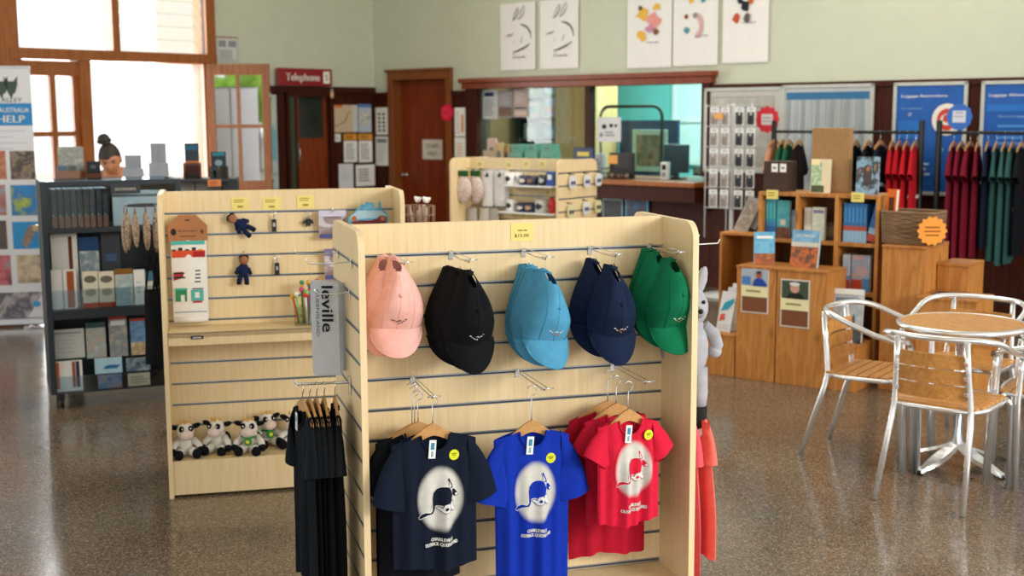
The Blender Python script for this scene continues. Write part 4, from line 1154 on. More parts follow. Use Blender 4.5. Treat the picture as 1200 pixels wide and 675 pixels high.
# jar of coloured pens on the shelf
x, z = bpos(358, 372, -.14)
t = thing('pen_holder', 'clear holder packed with bright coloured novelty pens on the mid shelf', 'pen holder', BK @ T(x, -.14, BSH))
mb = MB(); mb.span(-.05, .05, -.04, .04, 0, .004, glass('f4f6f6', .15))
for a, b, c, d in ((-.05, .05, -.04, -.037), (-.05, .05, .037, .04), (-.05, -.047, -.037, .037), (.047, .05, -.037, .037)): mb.span(a, b, c, d, .004, .09, glass('f4f6f6', .12))
mb.build('holder', t)
rng = random.Random(5); cols = ['d63a2c', '2f8f5a', 'e8b63a', '3a6fb0', 'e8e6e0', '7fbf6a', 'c94a7a', '46a7a2', 'e07a34']
for i in range(14):
    a0, b0 = rng.uniform(-.035, .035), rng.uniform(-.025, .025); a1, b1 = a0 * 1.9 + rng.uniform(-.01, .01), b0 * 1.7; hz = rng.uniform(.13, .19)
    mb = MB(); mb.tube([(a0, b0, .006), (a1, b1, hz)], .005, plastic(cols[i % 9]), 8); mb.ball((a1, b1, hz + .008), rng.uniform(.011, .016), plastic(cols[(i * 4 + 2) % 9]), None, 8)
    tag(mb.build('novelty_pen'), 'novelty pen bunched in the clear holder on the mid shelf', 'pen', 'novelty pens in the clear holder', BK @ T(x, -.14, BSH))
card('shelf_tag', 'small black label on the lip of the mid shelf', 'label', BK @ T(bpos(231, 393, -.22)[0], -.2595, BSH - .026), .055, .014, INK, [('r', .15, .3, .85, .7, LG)], None, .002)
card('price_strip', 'pale yellow price slip lying at the edge of the cow deck', 'price note', BK @ T(bpos(262, 538, -.2)[0], -.225, DECK + .0015) @ RX(-88), .09, .03, YELLOWP, [('l', .1, .2, .9, .8, 2, paper('a8913f'))], None, .001)

# ------------------------------------------------------------------ plush cows
def cow(px, py, label, rot, tilt=0, sc=1.0, green=False, v=-.14):
    x, z = bpos(px, py, v)
    t = thing('plush_cow', label, 'soft toy', BK @ T(x, v, DECK) @ RZ(rot) @ RX(tilt) @ S(sc * 1.1, sc * 1.1, sc * 1.1), 'plush cows on the bottom deck')
    W_ = flat('e6e2da', .95, 0, .6, 300, .1, .06); B_ = flat('17181b', .95, 0, .5, 300, .1, .1); P_ = flat('e3cfc4', .95, 0, .3, 300)
    mb = MB(); mb.ball((0, .01, .05), (.038, .034, .05), W_); mb.ball((.022, .02, .055), (.022, .03, .03), B_); mb.build('cow_body', t)
    mb = MB(); mb.ball((0, -.012, .112), (.036, .034, .036), W_); mb.build('cow_head', t)
    mb = MB(); mb.ball((0, -.044, .100), (.029, .022, .022), P_); mb.build('cow_muzzle', t, 'pale pink muzzle')
    for s in (-1, 1):
        mb = MB(); mb.ball((s * .019, -.040, .126), (.011, .010, .013), B_); mb.ball((s * .017, -.049, .128), .0035, WHITE, None, 8); mb.build('cow_eye', t, 'black eye patch')
        mb = MB(); mb.ball((s * .046, -.004, .128), (.020, .008, .011), B_, RY(s * -18)); mb.build('cow_ear', t, 'black ear')
        mb = MB(); mb.tube([(s * .016, -.01, .144), (s * .020, -.012, .156)], [.006, .003], flat('e0b257', .8), 8); mb.build('cow_horn', t, 'yellow horn')
        mb = MB(); mb.tube([(s * .03, -.005, .072), (s * .052, -.022, .05), (s * .058, -.034, .036)], [.014, .014, .013], W_, 10); mb.ball((s * .058, -.037, .032), .0165, B_); mb.build('cow_arm', t)
        mb = MB(); mb.tube([(s * .022, -.015, .026), (s * .034, -.05, .022)], [.02, .018], W_, 10); mb.ball((s * .037, -.062, .0225), (.020, .016, .022), B_); mb.build('cow_leg', t)
    mb = MB(); mb.tube([(0, -.012, .147), (0, -.03, .143)], [.009, .006], flat('e0b257', .9), 8); mb.build('cow_tuft', t)
    if green:
        mb = MB(); mb.ball((.0, -.045, .060), (.018, .008, .018), flat('2f8f3f', .8)); mb.ball((0, -.052, .060), (.008, .004, .008), flat('e8d83a', .8)); mb.tube([(-.03, -.02, .076), (0, -.042, .072), (.03, -.02, .076)], .005, flat('2f8f3f', .8), 6); mb.build('cow_rosette', t, 'green and yellow rosette')
cow(218, 540, 'plush cow sitting at the left end of the deck', 10, 0, 1.0, False, -.17)
cow(257, 528, 'plush cow second from the left, head tilted with one big ear', -24, 4, 1.0, False, -.13)
cow(294, 532, 'plush cow with a green and yellow rosette, third along the deck', -14, 3, 1.0, True, -.17)
cow(312, 518, 'plush cow sitting behind the one with the rosette', 22, 0, 1.0, True, -.07)
cow(346, 518, 'plush cow fifth along the deck, half behind the black t-shirts', -20, 0, 1.0, False, -.11)

# ------------------------------------------------------------------ goods on the far unit
def tpos(x, y, v): return at(TD, x, y, v)
TG = 'goods on the far unit'
for i, (px, lab) in enumerate(((543, 'round spotted oven mitt with a green loop, left one'), (557, 'round spotted oven mitt with a green loop, right one'))):
    x, z = tpos(px, 202, -.17 + .06 * i)
    t = thing('oven_mitt', lab, 'oven mitt', TD @ T(x, -.17 + .06 * i, z), 'spotted oven mitts')
    mb = MB(); mb.ball((0, 0, -.14), (.085, .03, .115), photo('d9cfc4', 'c9a89a', 'e4ddd4', '8a6a60', scale=40)); mb.build('mitt', t)
    mb = MB(); mb.span(-.045, .045, -.015, .015, -.03, .015, cloth('2c5a32'), .004); mb.tube([(0, 0, .01), (0, .04, .03), (0, .08, .03)], .004, CHROME, 6); mb.build('mitt_loop', t)
for i, (x0, x1, lab) in enumerate(((565, 577.5, 'long white tea towel with a dark bird print, left of two on the far unit'), (579.5, 592, 'long white tea towel with a dark bird print, right of two on the far unit'))):
    a, zt = tpos(x0, 200, -.08); b, zb = tpos(x1, 242, -.08); w = b - a; hh = zt - zb
    t = thing('hanging_tea_towel', lab, 'tea towel', TD @ T((a + b) / 2, -.08, zb), 'long tea towels on the far unit')
    mb = MB()
    for q in range(3): mb.sheet(lambda u, v: ((u - .5) * w + .01 * q, .014 * q - .006 * math.sin(PI * u), v * hh + .004 * q), 6, 8, flat('e8e6e4', .9))
    mb.build('towel_cloth', t, recalc=False)
    mb = MB(); mb.poly([(-w * .2, hh * .84), (w * .1, hh * .82), (w * .2, hh * .9), (0, hh * .97), (-w * .05, hh * .9)], -.009, INK); mb.build('towel_print', t, recalc=False)
    hook(TD @ T((a + b) / 2, -.02, GH - .1), 'hook of the %s long tea towel on the far unit' % ('left', 'right')[i], .08, False)
SHZ = []
for i, (y, lab, xa, xb) in enumerate(((216.5, 'upper', 592, 648), (247.5, 'lower', 585, 650))):
    a, z = tpos(xa, y, -.18); b, _ = tpos(xb, y, -.18); SHZ.append(z)
    mb = MB(); mb.span(a, b, -.2, -.021, z - .012, z, plastic('eef0ee'), .002)
    for q in (a + .05, b - .05): mb.tube([(q, -.021, z - .05), (q, -.18, z - .015)], .004, CHROME, 6)
    tag(mb.build('clip_shelf'), '%s white clip-on shelf of mugs on the far unit' % lab, 'shelf', None, TD)
def mug(px, row, label, base, mark, r=.042, hh=.095, v=-.12, bowl=False):
    x, _ = tpos(px, 210 if row == 0 else 242, v)
    t = thing('souvenir_mug', label, 'mug', TD @ T(x, v, SHZ[row]), 'mugs on the far unit')
    m = plastic(base)
    mb = MB(); mb.lathe([(0, 0), (r * .85, 0), (r, .008), (r, hh), (r - .004, hh), (r - .005, .01), (0, .01)], m, 20); mb.build('mug_cup', t)
    mb = MB(); mb.tube([(r - .002, 0, hh * .75), (r + .022, 0, hh * .7), (r + .026, 0, hh * .45), (r + .015, 0, hh * .25), (r - .002, 0, hh * .22)], .005, m, 6); mb.build('mug_handle', t)
    mb = MB()
    mk = plastic(mark)
    mb.sheet(lambda u, v: ((r + .0008) * math.sin((u - .5) * 1.3), -(r + .0008) * math.cos((u - .5) * 1.3), hh * (.25 + .5 * v)), 8, 6, mk, skip=lambda u, v: (u - .5) ** 2 + (v - .5) ** 2 > .2); mb.build('mug_print', t, recalc=False)
mug(598, 0, 'white mug with a black bird print, upper shelf left end', 'e6e5e2', '23252d')
mug(606, 0, 'white mug beside the bird mug on the upper shelf', 'dfdedb', '9a9aa0', v=-.08)
mug(615, 0, 'navy mug third along the upper shelf', '1f2b4d', 'd8d3c8', .048, .075)
mug(624, 0, 'navy mug fourth along the upper shelf', '1c2644', '8a6a50', .048, .075)
mug(637, 0, 'small black mug fifth along the upper shelf', '1d2a2f', 'b9c2c0', .04, .085)
mug(599, 1, 'white mug with a black bird print, lower shelf left end', 'e6e5e2', '23252d')
mug(612, 1, 'navy mug second along the lower shelf', '1f2b4d', 'd8d3c8', .048, .07)
mug(622, 1, 'navy mug third along the lower shelf', '1b2440', 'c49a7a', .048, .075)
mug(635, 1, 'pale mug with a dark round badge on the lower shelf', 'c7cac6', '1e3340', .055, .105)
x, _ = tpos(648.5, 210, -.1)
mb = MB(); mb.span(-.035, .035, -.03, .03, 0, .11, plastic('2450a0'), .004); mb.rect(-.02, .02, .05, .09, -.031, WHITE); tag(mb.build('souvenir_box'), 'small blue box with a white square at the end of the upper shelf', 'box', None, TD @ T(x, -.12, SHZ[0]))
x, _ = tpos(650, 245, -.1)
mb = MB(); mb.lathe([(0, 0), (.028, 0), (.03, .09), (.02, .11), (.02, .125), (0, .125)], plastic('c8302a'), 16); tag(mb.build('drink_bottle'), 'small red bottle at the end of the lower shelf', 'bottle', None, TD @ T(x - .01, -.12, SHZ[1]))
for i, (px, lab) in enumerate(((552, 'grey cloth bag folded at the lower left of the far unit'), (567, 'pale grey cloth bag second along the lower row'), (577, 'grey cloth bag third along the lower row'))):
    x, z = tpos(px, 244, -.1)
    mb = MB(); mb.sheet(lambda u, v: ((u - .5) * .10 * (1 + .4 * v), -.02 * math.sin(PI * u), -.22 * v), 8, 8, cloth('b9b4aa' if i != 1 else 'cfc8ba')); mb.sheet(lambda u, v: ((u - .5) * .10 * (1 + .4 * v), .012 * math.sin(PI * u), -.22 * v), 8, 8, cloth('8f8c86')); mb.tube([(-.02, 0, 0), (0, .02, .03), (.02, 0, 0)], .004, cloth('8f8c86'), 6)
    tag(mb.build('cloth_bag', recalc=False), lab, 'bag', 'grey cloth bags on the far unit', TD @ T(x, -.09, z))
for i, (px, py) in enumerate(((563, 193), (597, 194), (617, 193), (636, 193), (642, 226), (614, 253))):
    x, z = tpos(px, py, -.0215)
    card('price_note', 'pale yellow price note on the far unit, %s' % ('leftmost on the top board', 'second on the top board', 'third on the top board', 'rightmost on the top board', 'between the two shelves', 'under the lower shelf')[i], 'price note', TD @ T(x, -.0215, z - .03), .075, .06, paper('efe3a6'), [('l', .15, .3, .85, .85, 2, paper('b9a14a'))], 'price notes on the far unit', .001)
TR = side_frame(TD, 1)
for i, (px, py) in enumerate(((671, 206), (688, 204.5), (701.5, 203), (669, 240), (687, 236.5), (701, 234.5))):
    x, z = at(TR, px, py, -.03)
    nm = ('first of the upper row', 'second of the upper row', 'third of the upper row', 'first of the lower row', 'second of the lower row', 'third of the lower row')[i]
    t = thing('earring_card', 'white earring card on the end of the far unit, ' + nm, 'jewellery', TR @ T(x, -.03, z - .1), 'earring cards on the far unit')
    mb = MB(); mb.prism(rounded(-.045, .045, 0, .1, .03), -.003, 0, paper('d9dcdc' if i not in (3, 5) else 'd8d4a8')); mb.build('card', t)
    for s in (-1, 1):
        mb = MB(); mb.ball((s * .016, -.008, .045), (.012, .006, .017), plastic('3d4a78' if i not in (3, 5) else '2c2f33'), None, 8); mb.build('earring', t)
    mb = MB(); mb.tube([(0, .03, .11), (0, -.01, .108), (0, -.014, .115)], .003, BLACKM, 6); mb.tube([(-.02, .03, .115), (.02, .03, .115)], .004, BLACKM, 6); mb.build('peg', t)
# ------------------------------------------------------------------ dark glazed brochure cabinet
CB = T(-2.732, 7.285, 0) @ RZ(23.4)
def cpos(x, y, v=0): return at(CB, x, y, v)
CW = .80; CD = .42
SLATE = flat('1c262f', .45, .2, 0, 80, .5, .06)
CH = cpos(55, 213, 0)[1]
cz = [cpos(60, y, .04)[1] for y in (480, 461, 364, 268)]
t = thing('brochure_cabinet', 'dark slate glazed cabinet of brochures on castors, left of the beech units', 'cabinet', CB)
mb = MB()
for a, b in ((0, .035), (CW - .035, CW)): mb.span(a, b, 0, CD, .09, CH, SLATE, .004)
mb.build('side_panel', t)
mb = MB(); mb.span(.035, CW - .035, CD - .02, CD, .09, CH - .03, SLATE); mb.build('back_panel', t)
mb = MB(); mb.span(.035, CW - .035, .0, CD - .02, .09, cz[1], SLATE, .003); mb.build('base_plinth', t)
mb = MB(); mb.span(.035, CW - .035, .0, CD - .02, cz[2] - .055, cz[2], SLATE, .003); mb.build('shelf', t)
mb = MB(); mb.span(.035, CW - .035, .0, CD - .02, cz[3] - .03, cz[3], SLATE, .003); mb.build('shelf', t)
mb = MB(); mb.span(.03, CW - .03, .0, CD, CH - .012, CH, glass('dfe9ee', .1)); mb.build('glass_top', t)
mb = MB(); mb.span(.035, CW - .035, -.004, .012, CH - .03, CH, SLATE, .002); mb.build('top_rail', t)
for z0_, z1_ in ((cz[3], CH - .03), (cz[2], cz[2] + .12), (cz[1], cz[1] + .10)):
    mb = MB(); mb.span(.035, CW - .035, .006, .011, z0_, z1_, glass('e6eef2', .045)); mb.build('glass_front', t)
for x in (.06, CW - .06):
    for y in (.05, CD - .06):
        mb = MB(); mb.tube([(x - .012, y, .032), (x + .012, y, .032)], .032, BLACKM, 14); mb.span(x - .018, x + .018, y - .02, y + .02, .05, .095, BLACKM); mb.build('caster', t)
x, z = cpos(147, 221, -.006); 
card('cabinet_label', 'dark name strip with pale lettering on the top rail of the brochure cabinet', 'label', CB @ T(x, -.006, z - .03), .17, .055, flat('1d242c', .5), [('t', 'SOUVENIRS', .5, .5, .4, paper('c9c4b6'), .7)], None, .002)
# dark folders upright in the top tier
for i in range(9):
    hh = CH - .05 - cz[3]
    mb = MB(); x0 = .06 + i * .036
    mb.span(x0, x0 + .031, .05, .28, 0, hh, flat('232e38' if i % 3 else '2f3d49', .5), .003)
    mb.span(x0 + .002, x0 + .029, .047, .0505, 0, hh * .30, flat('96604e', .7)); mb.span(x0 + .008, x0 + .014, .047, .0505, hh * .31, hh * .35, LG)
    tag(mb.build('folder'), 'dark folder with a brown foot in the row along the top tier', 'folder', 'dark folders in the top tier', CB @ T(0, 0, cz[3]))
def leaflet(x0, y0, x1, y1, label, base, decs, F=CB, v=.08, thick=.012, name='brochure', group='brochures in the slate cabinet', cat='brochure', z0=None, tilt=-4):
    return pxcard(F, v, x0, y0, x1, y1, name, label, cat, base, decs, group, thick, tilt, z0)
c2, c3, c4 = paper('e8e6e2'), paper('a6552f'), paper('1f2d3d')
mb = MB(); mb.span(.41, CW - .07, .10, .12, .0, CH - .07 - cz[3], flat('f6fafc', .35)); mb.rect(.41, CW - .07, .17, .185, .0985, flat('6f7f8a', .5)); tag(mb.build('reflection_panel', recalc=False), 'white panel added as the window reflection on the glass, right of the dark folders', 'folder', None, CB @ T(0, 0, cz[3]))  # added white panel with grey band, painted as the window's reflection in the glass
leaflet(60, 316, 90, 357, 'white sheet with a brown bar low in the upper tier', c2, [('r', .62, .02, .9, .95, c3), ('r', .45, .0, .48, 1, GREY)], v=.07, z0=cz[2] + .001)
leaflet(60, 273, 91, 318, 'white sheet with a dark block at the top left of the upper tier', c2, [('r', .25, .05, .5, .5, c4), ('r', .66, .05, .8, .95, paper('6b3524'))], v=.13, z0=cz[2] + .001)
leaflet(93, 278, 116, 318, 'magazine with a blue heading and orange foot', photo('b9c3c6', '6f8795', 'd8d5ca', scale=18), [('r', 0, .8, 1, 1, paper('24456e')), ('r', 0, 0, 1, .14, paper('c9692f'))], v=.13, z0=cz[2] + .001)
leaflet(119, 272, 141, 315, 'dark magazine with an orange lower half', flat('1d2530', .5), [('r', 0, .12, 1, .42, paper('b9723f')), ('r', .2, .6, .8, .7, paper('3f5a7a'))], v=.13, z0=cz[2] + .001)
leaflet(97, 318, 115, 358, 'cream booklet with a drawn scene and red foot, left of two', paper('e6ddc8'), [('r', 0, 0, 1, .13, paper('b5372b')), ('e', .5, .78, .4, .1, paper('6f6a5f')), ('e', .5, .42, .35, .1, paper('a59f90'))], v=.06, z0=cz[2] + .001)
leaflet(116, 318, 134, 358, 'cream booklet with a drawn scene and red foot, right of two', paper('e6ddc8'), [('r', 0, 0, 1, .13, paper('b5372b')), ('e', .5, .78, .4, .1, paper('6f6a5f')), ('e', .5, .42, .35, .1, paper('a59f90'))], v=.06, z0=cz[2] + .001)
leaflet(135, 315, 156, 356, 'landscape booklet with pale hills and a golden top', photo('cdd3cf', '9db0b4', 'dcdacb', scale=12), [('r', 0, .85, 1, 1, paper('8a5f22'))], v=.06, z0=cz[2] + .001)
leaflet(157, 316, 170, 352, 'plain pale booklet at the right of the upper tier', c2, [('l', .2, .3, .8, .7, 3, LG)], v=.06, z0=cz[2] + .001)
leaflet(171, 318, 182, 352, 'cream booklet hard by the beech unit', paper('cfc9b8'), [('r', 0, .7, 1, 1, paper('3d6f88'))], v=.06, z0=cz[2] + .001)
leaflet(60, 386, 99, 421, 'thick stack of white forms with a dark green foot', paper('d9dad6'), [('r', 0, 0, 1, .06, paper('2f5a3f')), ('l', .15, .2, .85, .85, 5, LG), ('r', 0, .86, .9, .9, GREY)], v=.17, z0=cz[1] + .17)
leaflet(101, 378, 124, 419, 'pale booklet of small photographs beside the white forms', photo('cdd0cc', 'a9b4b0', 'd8b79a', scale=22), [('r', 0, .85, 1, 1, paper('3f5a5f'))], v=.17, z0=cz[1] + .17)
leaflet(128, 371, 149, 417, 'tall magazine with a red top and grey landscape', photo('b0aea6', '7f8a90', 'c8b8a0', scale=16), [('r', 0, .93, 1, 1, paper('b5442f')), ('r', .1, .78, .9, .9, c2)], v=.17, z0=cz[1] + .17)
leaflet(153, 373, 175, 417, 'tall blue magazine with a sandy foreground', photo('3f6fa3', '6f95b8', '34608f', scale=14), [('r', 0, 0, 1, .35, photo('c9b184', 'a88f66', 'd8cbb0', scale=20)), ('r', 0, .93, 1, 1, paper('b5442f'))], v=.17, z0=cz[1] + .17)
leaflet(64, 423, 97, 466, 'white sheet with orange and dark bars in the lowest row', c2, [('r', .05, .1, .18, .97, paper('c9683c')), ('r', .64, .12, .75, .97, paper('9c4a30')), ('r', .78, .12, .9, .97, c4)], v=.06, z0=cz[1] + .001)
leaflet(111, 419, 143, 442, 'pale blue leaflet showing a boat shape', paper('a8cbdc'), [('p', [(.3, .3), (.8, .3), (.95, .5), (.6, .55), (.4, .5)], paper('2d6fa0'))], v=.085, z0=cz[1] + .085)
leaflet(115, 439, 143, 463, 'blue picture leaflet under the pale blue one', photo('4d6d96', '7f95b0', 'b07c60', scale=24), [], v=.05, z0=cz[1] + .001)
leaflet(148, 419, 176, 441, 'dark leaflet of city towers in the lowest row', photo('2d3b4d', '5a6b7c', '8f9aa3', scale=30), [], v=.085, z0=cz[1] + .085)
leaflet(150, 437, 176, 461, 'cream leaflet with a handwritten look in the lowest row', paper('d8c9ab'), [('l', .15, .2, .85, .8, 3, paper('a8946c'))], v=.05, z0=cz[1] + .001)

# ------------------------------------------------------------------ black wire brochure rack behind it, with holders on its top board
RB = T(-3.04, 8.4, 0) @ RZ(10)
def rpos(x, y, v=0): return at(RB, x, y, v)
rx1 = rpos(278, 209)[0]; RZT = rpos(225, 210)[1]
t = thing('wire_brochure_rack', 'long black wire-fronted rack with a top board, behind the slate cabinet', 'rack', RB)
mb = MB(); mb.span(0, rx1, 0, .30, RZT - .02, RZT, flat('2a3036', .5), .003); mb.build('top_board', t)
for x in (.015, rx1 - .05): 
    mb = MB(); mb.span(x - .015, x + .05, .01, .29, 0, RZT - .02, flat('1c2a2c', .5), .003); mb.build('side_panel', t)
mb = MB()
n = int(rx1 / .045)
for i in range(1, n): 
    if i * .045 < rx1 - .45 or i % 4 == 0: mb.tube([(i * .045, .012, .3), (i * .045, .012, RZT - .02)], .004, BLACKM, 6)
for z in (.3, .7, 1.0): mb.tube([(.02, .012, z), (rx1 - .02, .012, z)], .004, BLACKM, 6)
mb.build('wire_front', t)
mb = MB(); mb.span(.03, rx1 - .03, .27, .28, .3, RZT - .02, flat('b9b6b0', .6)); mb.build('back_panel', t)
def holder(x0, x1, y0, label, decs, base, low=None, v=.12, name='brochure_holder', cat='brochure holder', group='brochure holders on the wire rack'):
    a, zt = rpos(x0, y0, v); b, _ = rpos(x1, y0, v); w = b - a; hh = zt - RZT
    t = thing(name, label, cat, RB @ T((a + b) / 2, v, RZT), group)
    mb = MB(); mb.span(-w / 2, w / 2, .0, .012, 0, hh, base, .002); mb.decals(w, hh, 0, decs, .0015); mb.build('brochure_stack', t, recalc=False)
    mb = MB(); lo = hh * .45
    hm = low or glass('d8dde2', .15)
    mb.span(-w / 2 - .012, w / 2 + .012, -.035, -.03, 0, lo, hm); mb.span(-w / 2 - .012, w / 2 + .012, -.03, .02, 0, .004, hm)
    for s in (-1, 1): mb.span(s * (w / 2 + .012), s * (w / 2 + .006), -.03, .02, 0, lo, hm)
    mb.build('holder_tray', t)
GRY = flat('8d939a', .6)
holder(146, 165, 182, 'short grey brochure holder seen from behind, beside the woman', [], GRY, flat('9aa0a7', .4))
holder(176, 194, 168, 'taller grey brochure holder seen from behind, against the bright doorway', [('r', .48, .0, .52, 1, flat('7b8188', .6))], GRY, flat('969ca4', .4))
holder(216, 232.5, 168, 'holder of dark brochures with an amber lower part', [('r', 0, .1, 1, .5, paper('b9702f')), ('r', .1, .8, .9, .95, paper('2f5f7a'))], flat('1f2d38', .5), glass('b98a5a', .1))
holder(247, 264.5, 178, 'holder of dark teal brochures with a pale emblem, at the end of the wire rack', [('e', .5, .58, .26, .12, paper('7d95a0')), ('r', .1, .85, .9, .97, paper('2f7f8f')), ('e', .5, .38, .1, .05, paper('c9d6dc'))], flat('15242e', .5), glass('9fb3bb', .08))
holder(67, 97, 172, 'wide holder of grey picture magazines with an orange foot, left of the woman', [('r', 0, 0, 1, .28, paper('c8672f')), ('r', .0, .28, .35, .42, paper('2f6f9a')), ('r', .4, .28, .7, .42, paper('2a3238'))], photo('a7a8a2', '8b908c', 'bdbab0', scale=20), glass('e8eaec', .1))
holder(101, 117, 189, 'low holder with dark leaflets next to the woman', [('r', 0, 0, 1, .35, paper('a9654a')), ('e', .5, .7, .2, .1, paper('55606a'))], flat('14191e', .5), glass('e8eaec', .1))
x, z = rpos(251, 210, -.02)
card('rack_label', 'small orange label hanging on the front edge of the wire rack', 'label', RB @ T(x, -.003, RZT - .05), .09, .045, paper('d98452'), [('l', .15, .2, .85, .8, 2, paper('9c5630'))], None, .003)

# ------------------------------------------------------------------ woman bending over the desk
DK = T(-3.5, 9.15, 0) @ RZ(10)
t = thing('service_desk', 'pale service desk behind the wire rack', 'desk', DK)
mb = MB(); mb.span(0, 1.7, 0, .6, .90, .94, wood('c8b08a', 'b59a72'), .004); mb.build('desk_top', t)
mb = MB(); mb.span(.04, 1.66, .03, .06, .02, .90, flat('c9c6bd', .6)); mb.build('modesty_panel', t)
for x in (.04, 1.62):
    mb = MB(); mb.span(x, x + .04, .06, .56, 0, .90, flat('8a8a86', .5)); mb.build('desk_leg', t)
# her head is placed where the photograph shows it
hp = ground(128, 189, 1.44)
d_ = pix_ray(129, 187); tt = 9.55 / d_.y; HP = EYE + d_ * tt
PM = T(HP.x, HP.y, 0) @ RZ(-2)
person = thing('person', 'woman with dark hair in a bun and a black top, head bowed behind the brochures', 'person', PM)
SKIN = flat('c68a68', .55, 0, .1, 200, .4, .06)
HZ0 = HP.z
def skin_body(verts, edges, radii, name, m, parent, sub=2):
    me = bpy.data.meshes.new(name); me.from_pydata(verts, edges, []); o = bpy.data.objects.new(name, me); COL.objects.link(o); o.parent = parent
    sk = o.modifiers.new('skin', 'SKIN'); sv = me.skin_vertices[0].data
    for i, r in enumerate(radii): sv[i].radius = (r, r) if not isinstance(r, tuple) else r
    sv[0].use_root = True
    sb = o.modifiers.new('sub', 'SUBSURF'); sb.levels = sub; sb.render_levels = sub
    me.materials.append(m)
    return o
# bent forward from the hips, hands on the desk
zc_ = HZ0 - .10
V = [(0, .34, .86), (0, .30, 1.0), (0, .2, zc_ - .16), (0, .1, zc_ - .03), (0, .045, zc_ + .035),
     (-.15, .15, zc_ - .06), (-.20, .06, zc_ - .26), (-.12, -.12, .985), (-.10, -.17, .965),
     (.15, .15, zc_ - .06), (.20, .06, zc_ - .26), (.12, -.12, .985), (.10, -.17, .965),
     (-.09, .36, .80), (-.10, .36, .45), (-.10, .40, .08), (-.10, .30, .04),
     (.09, .36, .80), (.10, .36, .45), (.10, .40, .08), (.10, .30, .04)]
Ee = [(0, 1), (1, 2), (2, 3), (3, 4), (3, 5), (5, 6), (6, 7), (7, 8), (3, 9), (9, 10), (10, 11), (11, 12), (0, 13), (13, 14), (14, 15), (15, 16), (0, 17), (17, 18), (18, 19), (19, 20)]
RR = [.13, .125, .13, .10, .05, .058, .045, .032, .03, .058, .045, .032, .03, .085, .058, .04, .035, .085, .058, .04, .035]
body = skin_body(V, Ee, RR, 'body', SKIN, person)
# head: one shaped surface with brow, nose, mouth and chin, bowed forward
HM = T(0, 0, HZ0) @ RX(24) @ RZ(14)
def head_fn(u, v):
    th_, ph_ = 2 * PI * u, PI * v
    x = math.sin(ph_) * math.sin(th_); y = -math.sin(ph_) * math.cos(th_); z = -math.cos(ph_)
    r = Vector((x * .076, y * .096, z * .118))
    if z < 0: r.x *= 1 - .22 * (-z) ** 1.5; r.y *= 1 - .06 * (-z)
    if y < 0:
        g = lambda cx, cz_, sx, sz: math.exp(-((r.x - cx) / sx) ** 2 - ((r.z - cz_) / sz) ** 2)
        r.y -= .024 * g(0, -.022, .011, .022) + .008 * g(0, .004, .009, .02) + .007 * g(0, -.062, .024, .008) + .008 * g(0, -.095, .022, .016)
        r.y += .010 * (g(-.031, .008, .015, .010) + g(.031, .008, .015, .010)) - .006 * (g(-.03, .028, .022, .008) + g(.03, .028, .022, .008)) + .004 * g(0, -.052, .02, .005)
    return HM @ r
mb = MB(); mb.sheet(head_fn, 56, 44, SKIN)
for s in (-1, 1):
    mb.M = HM; mb.ball((s * .077, .004, -.008), (.010, .018, .030), SKIN, RZ(s * 18))
    mb.M = Matrix.Identity(4)
mb.build('head', person)
for s in (-1, 1):
    mb = MB(HM); mb.ball((s * .031, -.079, .006), (.012, .008, .005), flat('4a3428', .5)); mb.build('eyelid', person, 'lowered eyelid')
    mb = MB(HM); mb.tube([(s * .016, -.097, .026), (s * .032, -.096, .032), (s * .05, -.082, .027)], [.003, .004, .002], flat('33261f', .8), 6); mb.build('eyebrow', person)
mb = MB(HM); mb.tube([(-.024, -.088, -.058), (0, -.097, -.0575), (.024, -.088, -.058)], [.002, .005, .002], flat('a85a50', .5), 8)
mb.build('lips', person)
HAIR = flat('2a211c', .55, 0, .8, 260, .5, .2)
mb = MB(HM)
mb.sheet(lambda u, v: Vector((math.sin(PI * v * .62) * math.sin(2 * PI * u) * .083, -math.sin(PI * v * .62) * math.cos(2 * PI * u) * (.1 if math.cos(2 * PI * u) > 0 else .106) + .006, .010 + math.cos(PI * v * .62) * .121)), 30, 20, HAIR, skip=lambda u, v: math.cos(2 * PI * u) > .15 and v > .66 - .05 * math.sin(6 * PI * u))
mb.ball((-.02, .035, .155), (.047, .044, .044), HAIR); mb.tube([(-.02 + .048 * math.cos(a), .035 + .046 * math.sin(a), .14) for a in [2 * PI * i / 16 for i in range(16)]], .008, HAIR, 6, True)
mb.build('hair', person, 'dark hair drawn up into a bun')
SV = [V[0], V[1], V[2], V[3], (0, .06, zc_ + .012), V[5], V[6], (-.17, -.02, zc_ - .32), V[9], V[10], (.17, -.02, zc_ - .32)]
skin_body(SV, [(0, 1), (1, 2), (2, 3), (3, 4), (3, 5), (5, 6), (6, 7), (3, 8), (8, 9), (9, 10)], [.15, .145, .15, .118, .064, .074, .060, .048, .074, .060, .048], 'black_top', cloth('15171c'), person)
TV = [(0, .35, .84), V[13], V[14], V[15], V[17], V[18], V[19]]
skin_body(TV, [(0, 1), (1, 2), (2, 3), (0, 4), (4, 5), (5, 6)], [.15, .105, .075, .06, .105, .075, .06], 'trousers', cloth('20242c'), person)
